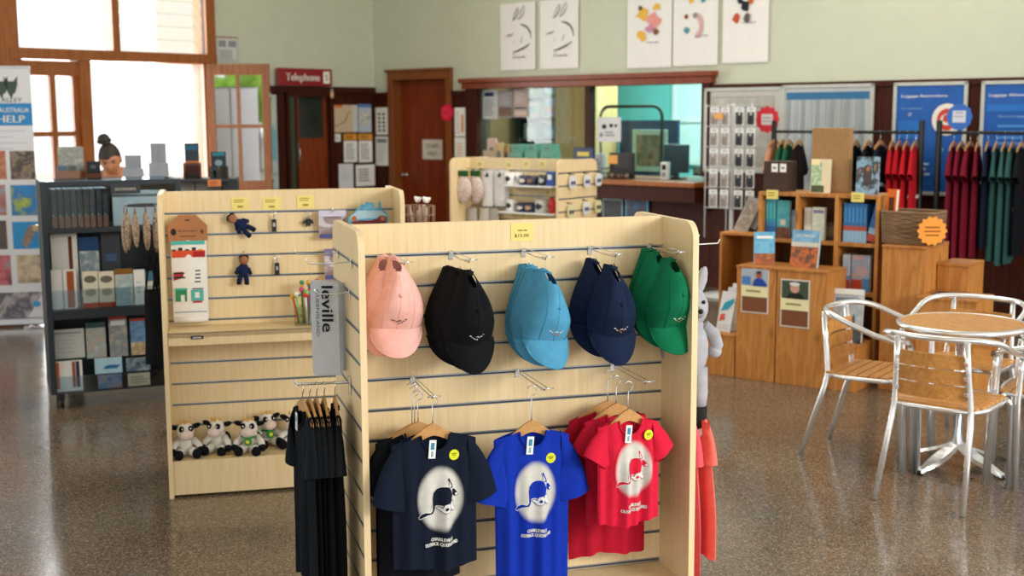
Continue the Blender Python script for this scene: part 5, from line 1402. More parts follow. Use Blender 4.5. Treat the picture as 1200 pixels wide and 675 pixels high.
for s in (-1, 1):
    # hand resting on the desk: palm and five fingers
    hv = [(s * .10, -.17, .965), (s * .095, -.20, .957), (s * .092, -.225, .953)]
    he = [(0, 1), (1, 2)]; hr = [(.026, .018), (.036, .014), (.034, .012)]
    for k, (dx, ln) in enumerate(((-.027, .052), (-.009, .064), (.009, .068), (.027, .060))):
        b0 = len(hv); hv += [(s * (.092 - dx), -.24, .955), (s * (.092 - dx * 1.15), -.24 - ln * .55, .957), (s * (.092 - dx * 1.15), -.24 - ln, .949)]
        he += [(2, b0), (b0, b0 + 1), (b0 + 1, b0 + 2)]; hr += [.010, .009, .0075]
    b0 = len(hv); hv += [(s * .060, -.205, .955), (s * .043, -.232, .950)]; he += [(1, b0), (b0, b0 + 1)]; hr += [.012, .0095]
    skin_body(hv, he, hr, 'hand', SKIN, person, 1)
    mb = MB(); mb.ball((s * .10, .32, .045), (.05, .13, .045), BLACKM); mb.build('shoe', person)

# ------------------------------------------------------------------ pull-up banner
_b = ground(52, 381)
PB = T(_b.x, _b.y, 0) @ RZ(12)
bw_ = .85
BH = at(PB, 20, 80, 0)[1]
t = thing('pull_up_banner', 'tall pull-up banner of wildlife photographs reading HELP at the left edge', 'banner', PB)
mb = MB(); mb.span(-bw_, 0, -.003, .0, .06, BH, flat('dcdde2', .7, 0, 0, 40, .2, .02)); mb.rect(-bw_, 0, .06, BH, -.0036, flat('dcdde2', .7, 0, 0, 40, .2, .02)); mb.build('banner_sheet', t)
mb = MB()
def px(x, y): return at(PB, x, y, -.004)
def brect(x0, y0, x1, y1, m, e=0):
    a, zt = px(x0, (y0)); b, zb = px(x1, y1)
    mb.rect(max(-bw_, a), min(-.004, b), zb, zt, -.005 - e, m)
zA, zB = px(30, 121)[1], px(30, 147)[1]
mb.rect(-bw_, -.002, zB, zA, -.005, flat('2585c4', .6))
mb.text('WESTERN QUEENSLAND AUSTRALIA', -.405, zA - (zA - zB) * .3, .055, -.007, WHITE, .76)
mb.text('HELP', px(13, 139)[0], zA - (zA - zB) * .7, .085, -.007, WHITE, .21, None, .002)
cx_, cz_ = px(12, 104)
dgn = paper('47584c')
for (ox, k) in ((px(13, 100)[0], 1), (px(2, 104)[0], -.8)):
    mb.poly([(ox - .05, cz_ + .03), (ox - .055, cz_ + .10), (ox - .03, cz_ + .06), (ox + .02, cz_ + .06), (ox + .05, cz_ + .10), (ox + .048, cz_ + .03), (ox + .03, cz_ - .03), (ox + .01, cz_ - .045), (ox, cz_ - .085), (ox - .02, cz_ - .045)], -.007, dgn)
mb.text('BIRD ALLEY', px(6, 117)[0] - .02, px(12, 117)[1], .05, -.007, dgn, .30)
for i in range(4):
    z = px(20, 153 + 7 * i)[1]; mb.rect(-bw_ + .06, -.06 - .1 * (i % 2), z - .007, z, -.006, paper('b9bfc9'))
tiles = [(-26, 177, 8, 210, ('c98a6a', 'a8644a', 'd8b090')), (11, 177, 45, 210, ('6a5f5a', '94806c', '3d3a3c', 'b39a80')), (-26, 217, 8, 252, ('3f7fae', 'b5653f', '76b0d0')), (12, 217, 46, 252, ('2f86c4', '3a78b5', '9ab04a', 'd0cc7a')), (-26, 259, 9, 292, ('7a6358', '4a4240', '9c8070')),
         (14, 260, 49, 291, ('1f86c8', '2a90cc', '2384c0')), (-26, 300, 14, 334, ('26324a', 'c9606a', '8a90a0')), (19, 299, 50, 331, ('b39c80', 'd0bfa4', '8f7c66')), (-26, 344, 52, 376, ('8b8c96', '5a5560', 'b5b0b4', '6f5a50'))]
for i, (x0, y0, x1, y1, cs) in enumerate(tiles): brect(x0, y0, x1, y1, photo(*cs, scale=9, seed=i), .001)
# bird on the blue tile and the logo corner
a, zt = px(33, 263); b, zb = px(36, 290)
mb.poly([(a - .02, zb), (a - .06, zb + .03), (a - .03, zb + .12), (a, zt - .02), (a + .03, zt), (a + .055, zt - .04), (a + .045, zb + .10), (a + .01, zb + .04)], -.008, photo('9c8478', '7d6a60', 'b8a698', scale=40))
a, zt = px(52, 344); b, zb = px(22, 378)
mb.poly([(-.004, zt), (-.004, zb), (b, zb), (b + .09, zb + .06)], -.008, paper('d9d6e0')); mb.oval(px(43, 356)[0], px(43, 356)[1], .035, .025, -.01, paper('4f9fd0'))
mb.build('banner_print', t, recalc=False)
mb = MB(); mb.span(-bw_ - .02, .02, -.06, .06, .012, .075, STEEL, .012); mb.build('banner_base', t)
mb = MB(); mb.span(-bw_, 0, -.008, .006, BH, BH + .02, STEEL, .003); mb.build('top_bar', t)
mb = MB(); mb.tube([(-bw_ / 2, .03, .07), (-bw_ / 2, .03, BH)], .008, STEEL); mb.build('support_pole', t)
for x in (-.12, -bw_ + .12):
    mb = MB(); mb.span(x - .02, x + .02, -.16, .16, 0, .014, STEEL, .003); mb.build('foot', t)

# ------------------------------------------------------------------ stand of patterned pouches and black bags by the second unit
NB = T(-1.80, 6.75, 0)
npx = at(NB, 207, 300, 0)[0]
NB = T(-1.80 + npx, 6.75, 0)
NT = at(NB, 170, 236, 0)[1]
t = thing('display_stand', 'slim black floor stand of bags at the left end of the second unit', 'stand', NB)
mb = MB(); mb.tube([(0, 0, .02), (0, 0, NT + .01)], .012, BLACKM, 10); mb.build('pole', t)
mb = MB(); mb.lathe([(0, 0), (.10, 0), (.10, .012), (.03, .022), (0, .022)], BLACKM, 20); mb.build('base', t)
mb = MB(); mb.tube([(.09 * math.cos(a) - .17, .09 * math.sin(a), NT - .02) for a in [2 * PI * i / 20 for i in range(20)]], .005, BLACKM, 6, True); mb.tube([(-.26, 0, NT - .02), (.0, 0, NT - .02)], .005, BLACKM, 6); mb.build('ring_arm', t)
mb = MB(); mb.tube([(-.16, -.04, 1.02), (.0, 0, 1.02)], .005, BLACKM, 6); mb.build('lower_arm', t)
for i in range(11):
    a = 2 * PI * i / 11; q = Vector((-.172 + .098 * math.cos(a), .09 * math.sin(a), NT - .03))
    rr = random.Random(i)
    ln = rr.uniform(.19, .25)
    mb = MB(); mb.ball((0, 0, -ln * .58), (.020, .016, ln * .46), photo('d8cbb4', '8a5a44', 'c9b79a', '3d3a3a', 'b98a6a', scale=60, seed=i)); mb.tube([(0, 0, 0), (0, 0, -ln * .2)], .003, paper('8a6a50'), 6); mb.tube([(.008 * math.cos(b), 0, .004 + .008 * math.sin(b)) for b in [2 * PI * j / 10 for j in range(10)]], .0015, STEEL, 5, True)
    tag(mb.build('fabric_charm'), 'patterned fabric charm in the ring hanging over the slate cabinet', 'charm', 'patterned fabric charms on the stand', NB @ T(*q) @ RZ(i * 40))
for i, (dx, zz, ln, lab) in enumerate(((-.135, .99, .60, 'black cloth bag on the floor stand, front one'), (-.10, .99, .58, 'black cloth bag on the floor stand, rear one'))):
    mb = MB(); m = cloth('14161a')
    mb.sheet(lambda u, v: ((u - .5) * (.075 + .02 * v), -.02 * math.sin(PI * u) - .006 * math.sin(9 * v), -.19 - (ln - .19) * v), 10, 10, m); mb.sheet(lambda u, v: ((u - .5) * (.075 + .02 * v), .015 * math.sin(PI * u), -.19 - (ln - .19) * v), 10, 10, m)
    for s in (-1, 1): mb.tube([(s * .03, 0, -.2), (s * .012, 0, -.06), (0, 0, 0)], .006, m, 6)
    tag(mb.build('cloth_bag', recalc=False), lab, 'bag', 'black cloth bags on the stand', NB @ T(dx, -.035 if i == 0 else -.015, zz))

# ------------------------------------------------------------------ wire tub of pens behind the nearest unit
SP = T(*(ground(491, 262, 1.12).xy), 0)
t = thing('wire_tub_stand', 'slim brown stand with a wire tub, seen over the nearest unit', 'stand', SP)
mb = MB(); mb.tube([(0, 0, .02), (0, 0, 1.1)], .014, flat('4a3428', .5), 10); mb.build('pole', t)
mb = MB(); mb.lathe([(0, 0), (.17, 0), (.17, .014), (.03, .024), (0, .024)], flat('4a3428', .5), 20); mb.build('base', t)
mb = MB(); mb.lathe([(0, 1.1), (.085, 1.1), (.085, 1.104), (0, 1.104)], flat('6b4a38', .5), 20)
for z in (1.12, 1.17, 1.22): mb.tube([(.088 * math.cos(a), .088 * math.sin(a), z) for a in [2 * PI * i / 20 for i in range(20)]], .003, flat('8a6a54', .5), 5, True)
for i in range(14): a = 2 * PI * i / 14; mb.tube([(.088 * math.cos(a), .088 * math.sin(a), 1.1), (.09 * math.cos(a), .09 * math.sin(a), 1.22)], .003, flat('8a6a54', .5), 5)
mb.build('tub', t)
rng = random.Random(9)
for i in range(9):
    a, b = rng.uniform(-.06, .06), rng.uniform(-.05, .05)
    mb = MB(); mb.tube([(a * .8, b * .8, 1.108), (a, b, rng.uniform(1.19, 1.24))], .006, flat('b9a28c', .6), 6)
    if i < 3: mb.ball((a, b, 1.255), .017, WHITE, None, 8); mb.ball((a + .014, b, 1.262), .009, WHITE, None, 8); mb.ball((a - .012, b, 1.266), .009, WHITE, None, 8)
    tag(mb.build('novelty_pencil'), ('wooden pencil in the brown wire tub' if i >= 3 else 'pencil with a white tufted top in the brown wire tub'), 'pencil', 'tufted pencils in the wire tub' if i < 3 else 'pencils in the wire tub', SP)
# ------------------------------------------------------------------ pine boxes
def kpos(x, y, v=0): return at(KB, x, y, v)
PB_GROUP = 'pine display boxes'
def pine_box(x0, x1, z0, z1, y0, y1, label, m=None, open_front=False, name='pine_box'):
    m = m or PINE
    t = thing(name, label, 'box', KB @ T((x0 + x1) / 2, y0, z0), PB_GROUP)
    w, d, hh = x1 - x0, y1 - y0, z1 - z0
    if open_front:
        for nm, c, s in (('side_board', (-w / 2 + .009, d / 2, hh / 2), (.018, d, hh)), ('side_board', (w / 2 - .009, d / 2, hh / 2), (.018, d, hh)), ('top_board', (0, d / 2, hh - .009), (w - .036, d, .018)), ('bottom_board', (0, d / 2, .009), (w - .036, d, .018)), ('back_board', (0, d - .006, hh / 2), (w - .036, .012, hh - .036))):
            mb = MB(); mb.box(c, s, m, None, .002); mb.build(nm, t)
    else:
        mb = MB(); mb.box((0, .008, (hh - .018) / 2), (w, .016, hh - .018), m, None, .003); mb.build('front_board', t)
        for s in (-1, 1):
            mb = MB(); mb.box((s * (w / 2 - .009), (d + .016) / 2, (hh - .018) / 2), (.018, d - .016, hh - .018), m, None, .002); mb.build('side_board', t)
        mb = MB(); mb.box((0, d / 2 - .004, hh - .009), (w + .006, d + .008, .018), PINE_D if m is PINE else m, None, .003); mb.build('top_board', t)
        mb = MB(); mb.box((0, d - .006, (hh - .018) / 2), (w - .036, .012, hh - .018), m); mb.build('back_board', t)
    return t
k0 = kpos(832, 420)[0]; k1 = kpos(861.5, 420)[0]; k2 = kpos(908.5, 420)[0]; k3 = kpos(967, 420)[0]
zl = kpos(846, 391)[1]; z1 = kpos(885, 312)[1]
pine_box(k0 - .06, k1 - .009, 0, zl, 0, .30, 'low pine box carrying leaflets at the left end of the pine boxes')
pine_box(k1, k2 - .008, 0, z1, 0, .30, 'tall pine box with a notice of a man in blue on its front')
pine_box(k2, k3, 0, z1, 0, .30, 'tall pine box with a notice of a white-haired person on its front')
UY = .31
def upos(x, y, v=UY): return at(KB, x, y, v)
ux = [upos(x, 250)[0] for x in (889, 934, 980, 1030)]
uz1 = upos(935, 226)[1]; uz2 = upos(950, 282)[1]; uz3 = upos(1005, 343)[1]
t = thing('pine_cube_shelf', 'pine cube shelf of books standing behind the tall pine boxes', 'shelf', KB @ T(0, UY, 0))
for x in (ux[0] + .009, ux[1], ux[2], ux[3] - .009):
    mb = MB(); mb.span(x - .012, x + .012, 0, .32, 0, uz1, PINE, .002); mb.build('upright_board', t)
for z in (uz1, uz2, uz3, uz3 - .32):
    for a, b in zip(ux, ux[1:]):
        mb = MB(); mb.span(a + .021 if a == ux[0] else a + .012, b - .021 if b == ux[3] else b - .012, .002, .318, z - .024, z, PINE_D, .002); mb.build('shelf_board', t)
mb = MB(); mb.span(ux[0] + .02, ux[3] - .02, .31, .322, 0, uz1 - .02, wood('8a5a2c', '6f4420', .6)); mb.build('back_board', t)
lx = upos(843, 300)[0]; lz = upos(866, 273)[1]
pine_box(lx, ux[0] - .004, 0, lz, UY, UY + .3, 'open pine cube left of the cube shelf, stacked with leaflets on top', None, True, 'pine_cube')
PY = .21
rxa = at(KB, 1031, 380, PY)[0]; rxb = at(KB, 1082, 380, PY)[0]; rz1 = at(KB, 1060, 288, PY)[1]
pine_box(max(rxa, ux[3] + .004), rxb, 0, rz1, PY, PY + .42, 'tall plain pine box with the wicker basket on top')
q0 = at(KB, 1098, 330, PY + .2)[0]
pine_box(rxb + .006, rxb + .20, 0, at(KB, 1105, 308, PY + .2)[1], PY + .2, PY + .5, 'shorter pine box right of the basket box')
pine_box(rxb + .006, rxb + .36, 0, at(KB, 1090, 348, PY - .15)[1], PY - .15, PY + .18, 'low pine box with dark leaflets on top, behind the round table')
mx0 = kpos(968, 440, -.02)[0]
pine_box(k3 + .012, ux[3] - .01, 0, at(KB, 985, 404, .02)[1], .02, .29, 'low pine box bearing a grey picture book, by the left chair')
# notices on the tall boxes
def facecard(x0, y0, x1, y1, label, kind):
    o = pxcard(KB, -.003, x0, y0, x1, y1, 'box_notice', label, 'notice', paper('d8cfc4'), [('r', .05, .03, .95, .97, flat('7a4728', .6)),
        ('r', .05, .52, .95, .97, flat('a8b6c4' if kind == 0 else '3a4a36', .6)), ('r', .02, .36, .98, .60, paper('ece5b4')), ('l', .2, .44, .8, .53, 1, paper('8f8a60'))] +
        ([('r', .05, .62, .35, .8, paper('4f7fc0')), ('p', [(.42, .6), (.5, .74), (.62, .78), (.8, .76), (.94, .66), (.94, .6)], paper('244a9c')), ('e', .66, .85, .1, .075, paper('a85a44')), ('e', .66, .905, .1, .03, paper('3d2a24'))] if kind == 0 else
         [('p', [(.2, .6), (.3, .7), (.5, .74), (.72, .7), (.85, .6)], paper('1d2422')), ('e', .5, .82, .16, .10, paper('c99a8a')), ('e', .5, .905, .18, .04, paper('dcdcd8'))]), None, .002)
facecard(868.5, 313.5, 901, 367, 'notice picturing a man in a blue shirt, taped to the left tall pine box', 0)
facecard(914.5, 327.5, 949, 384, 'notice picturing a white-haired person, taped to the right tall pine box', 1)
# books
def book(F, x, y, z, w, hh, d, label, cover, decs=(), rz=0, rx=0, group=None, name='book', pages='e6e0d0', spine=None, cat='book'):
    """an upright book, cover to the front; origin under the middle of its front cover"""
    t = thing(name, label, cat, F @ T(x, y, z) @ RZ(rz) @ RX(rx), group)
    mb = MB(); mb.span(-w / 2, w / 2, 0, .003, 0, hh, cover); mb.span(-w / 2, w / 2, d - .003, d, 0, hh, spine or cover); mb.span(-w / 2, -w / 2 + .003, .003, d - .003, 0, hh, spine or cover); mb.decals(w, hh, 0, decs, .0008); mb.build('book_cover', t, recalc=False)
    mb = MB(); mb.span(-w / 2 + .003, w / 2 - .004, .003, d - .003, .004, hh - .004, paper(pages)); mb.build('book_pages', t)
    return t
SEA = photo('2f86b8', '6fb0d0', '1f6a9c', scale=10)
x, z = kpos(896, 307, .1)
book(KB, x, .10, z1, .13, .215, .05, 'thick book with a blue and orange cover on the left tall box', photo('3f93c4', '6fb7da', '2c7fb5', scale=8), [('r', 0, 0, 1, .35, photo('c9692c', '8a4420', 'e09a4a', scale=14)), ('r', .1, .8, .9, .88, WHITE)], 32, -6)
x, z = kpos(941, 309, .1)
book(KB, x, .10, z1, .185, .24, .03, 'large book with a blue sky and orange outback rocks on its cover', photo('4a86b5', '7fb0d0', '3d78a8', scale=6), [('r', 0, 0, 1, .56, photo('5a3f34', 'c96a2c', '4a3a36', 'd8843a', scale=16)), ('r', 0, .56, 1, .68, paper('c9c6ba')), ('t', 'OUTBACK', .5, .86, .09, WHITE, .7)], 0, -10)
def spines(n, x0, z, wd, hh, cols, label, group, lean=0, dz=.0, y=UY + .05, d=.14):
    for i in range(n):
        mb = MB(); mb.span(0, wd - .001, 0, d, 0, hh, cols[0]); mb.rect(0, wd - .001, 0, hh * .3, -.0008, cols[1 % len(cols)]); mb.rect(0, wd - .001, hh * .3, hh * .42, -.0008, cols[2 % len(cols)]); mb.rect(.2 * wd, .8 * wd, hh * .5, hh * .9, -.0012, cols[-1])
        tag(mb.build('book', recalc=False), label, 'book', group, KB @ T(x0 + i * wd, y, z) @ RY(lean))
cb, cn, cs, cw_ = flat('2c6fb0', .5), flat('1d3a6e', .5), flat('8fb8d8', .5), paper('c9d6e0')
spines(6, ux[2] + .03, uz2, .026, .25, [cb, cs, paper('b5564a'), flat('3f8fd0', .5)], 'blue book in the upright row in the right-hand top cube', 'blue books in the right-hand cube')
book(KB, ux[2] + .225, UY + .06, uz2 + .004, .05, .245, .12, 'blue book leaning at the end of the row in the right-hand top cube', cb, [('r', 0, 0, 1, .2, paper('b5564a')), ('r', 0, .2, 1, .36, cs)], 0, 0).matrix_world = KB @ T(ux[2] + .208, UY + .05, uz2 + .012) @ RY(13)
spines(3, ux[0] + .03, uz2, .024, .26, [flat('2f9aa8', .5), flat('2c5f9c', .5), flat('3f7fb5', .5), flat('56b5bd', .5)], 'teal book in the upright row in the left-hand top cube', 'teal books in the left-hand cube')
book(KB, ux[0] + .155, UY + .05, uz2, .09, .25, .03, 'teal picture book facing out beside the teal spines', photo('2f8fa0', '56b0b8', '247a90', scale=10), [('r', 0, 0, 1, .3, photo('8a4a2c', '5a3424', 'b56a3a', scale=16)), ('r', .3, .35, .7, .5, paper('cfc9b5'))])
book(KB, ux[1] - .05, UY + .07, uz2, .05, .19, .03, 'slim grey-blue book at the right of the left-hand cube', flat('6f8597', .5), [('r', .2, .2, .8, .8, flat('93a5b3', .5))])
spines(2, ux[1] + .03, uz2, .026, .21, [paper('c9c6bf'), paper('a9a8a6'), paper('dedbd2'), paper('b5aaa0')], 'pale grey spine in the middle top cube', 'pale books in the middle cube')
book(KB, ux[1] + .13, UY + .045, uz2, .085, .215, .03, 'pale book with green print facing out in the middle cube', photo('d5d6cc', 'c0c8b5', 'e0ded6', scale=20), [('r', .1, .82, .9, .92, paper('7f79a0'))])
mb = MB(); mb.span(-.05, .05, 0, .1, 0, .12, flat('4a3c2e', .7), .004); mb.rect(-.035, .035, .03, .09, -.001, flat('6b5a44', .7)); tag(mb.build('gift_box'), 'dark brown gift box in the shadow of the middle top cube', 'box', None, KB @ T(ux[2] - .075, UY + .09, uz2))
spines(1, ux[2] + .035, uz3, .05, .235, [paper('c9ced6'), paper('c2472f'), paper('6f9ac4'), paper('b0c0d4')], 'pale spine with a red foot in the lower right-hand cube', None)
book(KB, ux[2] + .155, UY + .05, uz3, .12, .235, .035, 'picture book with a pale sky and red foot in the lower right-hand cube', photo('a9c0da', 'd6a9a4', '8fb0d0', 'c8d0da', scale=12), [('r', 0, 0, .6, .33, paper('c24a34')), ('r', .6, 0, 1, .36, paper('4f8fc0'))])
x, z = at(KB, 992, 402, .12)
zb4 = at(KB, 985, 404, .02)[1]
book(KB, x, .10, zb4, .19, .34, .04, 'large pale grey book with a dark scene, standing on the low pine box', photo('b9bfc2', '9ba3a8', 'cdd0d0', scale=8), [('r', 0, .0, 1, .3, photo('2a3034', '4a4f50', '1d2225', scale=20)), ('r', .1, .74, .9, .84, paper('6f7f90')), ('r', .0, .9, 1, 1, paper('e0dfda')), ('p', [(.3, .3), (.5, .52), (.6, .42), (.75, .55), (.8, .3)], paper('55606a'))], 8, -6)
# things on top of the cube shelf
x, z = upos(971, 224, UY + .12)
mb = MB(); mb.span(-.13, .13, -.03, .03, 0, .42, wood('a8845a', '937048', .8, (60, 60, 40), 1.0), .004)
mb.rect(-.128, .128, .37, .371, -.031, flat('7d5f3c', .8))
tag(mb.build('kraft_bag'), 'large flat brown kraft bag standing on the cube shelf', 'bag', None, KB @ T(x, UY + .16, uz1))
x, z = upos(962, 225, UY + .08)
t = book(KB, x, UY + .06, uz1, .13, .22, .02, 'cream leaflet stand with a white and green picture, before the kraft bag', paper('e0d2b0'), [('r', .02, .02, .55, .9, photo('dfe3dc', '8fb07a', 'e6e8e4', scale=22)), ('r', .05, .02, .7, .22, photo('23281f', '4a5a3a', '15180f', scale=30)), ('r', .0, .82, .45, 1, paper('efe3b0'))], 4, -4)
x, z = upos(1016, 228, UY + .08)
book(KB, x, UY + .07, uz1, .14, .24, .035, 'picture book of a seated figure at the right end of the cube shelf top', photo('2f6aa0', '8fb0c4', '1d2f40', 'b08a6a', scale=14), [('e', .5, .5, .2, .3, photo('23282c', '4a4038', '15191c', scale=20)), ('e', .52, .68, .08, .07, paper('a9745a'))], 10, -5)
x, z = upos(915, 221, UY + .14)
t = thing('brown_box', 'dark brown display box with two white tags, on the left of the cube shelf', 'box', KB @ T(x, UY + .10, uz1))
mb = MB(); mb.span(-.085, .085, -.05, .1, 0, .20, flat('3d2c22', .7), .003); mb.build('box_body', t)
for s in (-.005, .055):
    mb = MB(); mb.span(s - .022, s + .022, -.053, -.05, .13, .185, WHITE); mb.rect(s - .012, s + .012, .15, .165, -.0538, GREY); mb.build('box_tag', t, 'white tag')
for i, (px, py, lab) in enumerate(((905, 226, 'yellow price note on the left of the cube shelf top edge'), (1005, 229.5, 'yellow price note on the right of the cube shelf top edge'))):
    x, z = upos(px, py + 4, UY - .003)
    card('price_note', lab, 'price note', KB @ T(x, UY - .002, z - .018), .085, .06, paper('e6d87e'), [('l', .15, .25, .85, .8, 2, paper('a8963f'))], 'price notes on the cube shelf', .001)
x, z = at(KB, 1043, 262, PY + .08)
book(KB, x - .008, PY + .08, rz1 + .0, .07, .34, .03, 'orange booklet standing upright by the wicker basket', paper('d9691f'), [('r', .2, .6, .8, .85, paper('5a2a14'))], -20, -4)
# wicker basket with an orange burst
wa = at(KB, 1033, 270, PY + .1)[0]; wb = at(KB, 1098, 270, PY + .1)[0]; wz = at(KB, 1065, 250, PY + .1)[1]
t = thing('wicker_basket', 'oblong brown wicker basket on the tall plain pine box', 'basket', KB @ T((wa + wb) / 2, PY + .18, rz1))
WK = wood('94775a', '6a523a', .8, (3, 3, 60), 1.0)
bw2 = min(wb - wa, .42); bh2 = wz - rz1
mb = MB()
def bask(u, q, o=0):
    a = 2 * PI * u; e = .35
    c, s = math.cos(a), math.sin(a)
    w_, d_ = bw2 / 2 * (.93 + .07 * q) - o, .13 * (.93 + .07 * q) - o
    return Vector((w_ * abs(c) ** e * (1 if c >= 0 else -1), d_ * abs(s) ** e * (1 if s >= 0 else -1), .003 + q * bh2))
for k in range(14):
    z = (k + .5) / 14
    mb.tube([bask(i / 64, z) + Vector((0, 0, 0)) + bask(i / 64, z).normalized() * (.0035 * (1 if (i + k) % 2 else -1)) for i in range(64)], bh2 / 28 * 1.05, WK, 5, True)
for i in range(32): mb.tube([bask(i / 32, 0), bask(i / 32, .5), bask(i / 32, 1)], .004, WK, 5)
mb.build('basket_weave', t, recalc=False)
mb = MB(); mb.tube([bask(i / 64, 1.02) for i in range(64)], .009, WK, 6, True); mb.build('basket_rim', t)
mb = MB(); mb.span(-bw2 / 2 + .02, bw2 / 2 - .02, -.11, .11, .004, .012, WK); mb.build('basket_floor', t)
x, z = at(KB, 1095, 269, PY)
mb = MB(); scallop(mb, .085, -.006, 0, plastic('f0961e'), 14, .08); mb.rect(-.045, .045, .018, .026, -.0075, paper('8a4a14')); mb.rect(-.05, .05, -.006, .002, -.0075, paper('8a4a14')); mb.rect(-.04, .04, -.03, -.022, -.0075, paper('8a4a14'))
tag(mb.build('price_burst'), 'orange paper burst on the end of the wicker basket', 'sign', None, KB @ T((wa + wb) / 2 + bw2 / 2 - .01, PY + .04, rz1 + bh2 * .5) @ RZ(35))
# leaflets beside the tall box and on the open cube
LFG = 'leaflets at the left of the pine boxes'
for i, (px, py, hh, rz, cols, lab) in enumerate(((846, 388, .27, 12, ('d9dde0', '2f9ab5', 'd2563a'), 'leaflet with teal and red spots, front of the low box'), (852, 384, .29, 14, ('cfd4d6', '3a8fb0', 'e3e5e4'), 'leaflet with a teal band behind the front one'), (858, 380, .31, 10, ('dfe3e2', '56a0b8', 'c9ced0'), 'pale leaflet at the back of the low box'))):
    x, z = kpos(px, py, .06 + .06 * i)
    card('leaflet', lab, 'leaflet', KB @ T(x, .08 + .06 * i, zl) @ RZ(-rz) @ RX(-14), .12, hh, paper(cols[0]), [('p', [(.1, .5), (.6, .55), (.95, .75), (.9, .85), (.3, .72)], paper(cols[1])), ('p', [(.1, .25), (.5, .3), (.45, .45), (.15, .42)], paper(cols[2])), ('l', .1, .05, .9, .2, 2, LG)], LFG, .006)
for i, (px, hh, tl, lab) in enumerate(((872, .25, 22, 'grey leaflet leaning on the open pine cube, left one'), (880, .27, 20, 'dark-edged leaflet leaning on the open pine cube, right one'))):
    x, z = upos(px, 268, UY + .1)
    card('leaflet', lab, 'leaflet', KB @ T(x - .03, UY + .1 + .04 * i, lz) @ RY(tl) @ RX(-10), .10, hh, paper('a9a39c' if i == 0 else '2d3338'), [('r', .08, .1, .9, .9, photo('b5a898', '8a8078', 'c9c0b4', scale=20) if i == 0 else paper('8f979c'))], LFG, .006)
x, z = at(KB, 1095, 346, PY - .1)
mb = MB(); mb.span(-.1, .1, -.07, .07, 0, .012, flat('23262a', .5), .003); mb.rect(-.08, .08, 0, .0001, -.071, LG); tag(mb.build('dark_leaflets'), 'flat pile of dark leaflets on the low box behind the round table', 'leaflet', None, KB @ T(rxb + .17, PY - .02, at(KB, 1090, 348, PY - .15)[1]))

# ------------------------------------------------------------------ spinner of grey pouches
d0 = WB @ T(0, -.45, 0)
sxa, sz = at(d0, 858, 200, 0)
PST = at(d0, 858, 124, 0)[1]
SPN = d0 @ T(sxa, 0, 0)
t = thing('pouch_spinner', 'white floor spinner hung with carded pouches, right of the ticket window', 'stand', SPN)
mb = MB(); mb.tube([(0, 0, .03), (0, 0, PST + .02)], .02, plastic('d5d8d8'), 12); mb.build('pole', t)
mb = MB(); mb.lathe([(0, 0), (.26, 0), (.26, .02), (.05, .045), (0, .045)], plastic('c9cccc'), 24); mb.build('base', t)
mb = MB()
for x in (-.26, -.02, .24):
    mb.tube([(x, -.06, PST - 1.25), (x, -.06, PST + .02)], .006, plastic('d5d8d8'), 6)
for r in range(6): mb.tube([(-.27, -.06, PST - .192 * r), (.25, -.06, PST - .192 * r)], .004, plastic('d5d8d8'), 6); mb.tube([(0, 0, PST - .192 * r), (0, -.06, PST - .192 * r)], .006, plastic('d5d8d8'), 6)
mb.build('wire_frame', t)
cols4 = [at(SPN, x, 180, -.1)[0] for x in (836.5, 849.5, 866, 879.5)]
proto = {}
rown = ('top row', 'second row', 'third row', 'fourth row', 'fifth row')
coln = ('first column from the left', 'second column', 'third column', 'fourth column')
for r in range(5):
    for c in range(4):
        dark = c >= 2
        M = SPN @ T(cols4[c], -.1, PST - .012 - .192 * r - .205 * .84) @ S(.84, .84, .84)
        lab = '%s carded pouch, %s, %s of the spinner' % ('dark' if dark else 'grey', rown[r], coln[c])
        if dark in proto: dup(proto[dark], M, lab); continue
        t = thing('carded_pouch', lab, 'pouch', M, 'carded pouches on the spinner')
        mb = MB(); mb.prism(rounded(-.055, .055, 0, .205, .012), -.002, 0, paper('e6e8e8')); mb.rect(-.03, .03, .165, .19, -.003, paper('b9bdc0')); mb.build('card', t)
        mb = MB(); hx = '34383f' if dark else 'a39c98'
        mb.prism(rounded(-.038, .038, .012, .15, .012), -.022, -.002, flat(hx, .7)); mb.prism(rounded(-.022, .022, .02, .10, .01), -.026, -.022, flat('1d2026' if dark else '8a7f7c', .7)); mb.ball((.01, -.026, .13), (.015, .006, .015), plastic('c9c4be')); mb.build('pouch_body', t)
        mb = MB(); mb.tube([(0, .04, .2), (0, -.03, .2), (0, -.034, .21)], .003, plastic('d5d8d8'), 5); mb.build('peg', t)
        proto[dark] = t
x, z = at(SPN, 842, 137, -.13)
card('price_note', 'orange price note on the top of the pouch spinner', 'price note', SPN @ T(x, -.128, z - .02), .1, .055, paper('e3a764'), [], None, .002)
x, z = at(d0, 899.5, 140, .1)
t = thing('hanging_sign', 'round red frilled sign with a white slip, hung at the end of the clothes rail', 'sign', d0 @ T(x, .1, z))
mb = MB(); scallop(mb, .12, -.008, 0, plastic('cf2238'), 12, .06); mb.build('sign_board', t)
mb = MB(); mb.rect(-.06, .06, -.05, .05, -.0095, paper('d9cfd0')); mb.rect(-.045, .045, .01, .02, -.0105, GREY); mb.rect(-.045, .045, -.02, -.012, -.0105, GREY); mb.build('sign_slip', t, recalc=False)

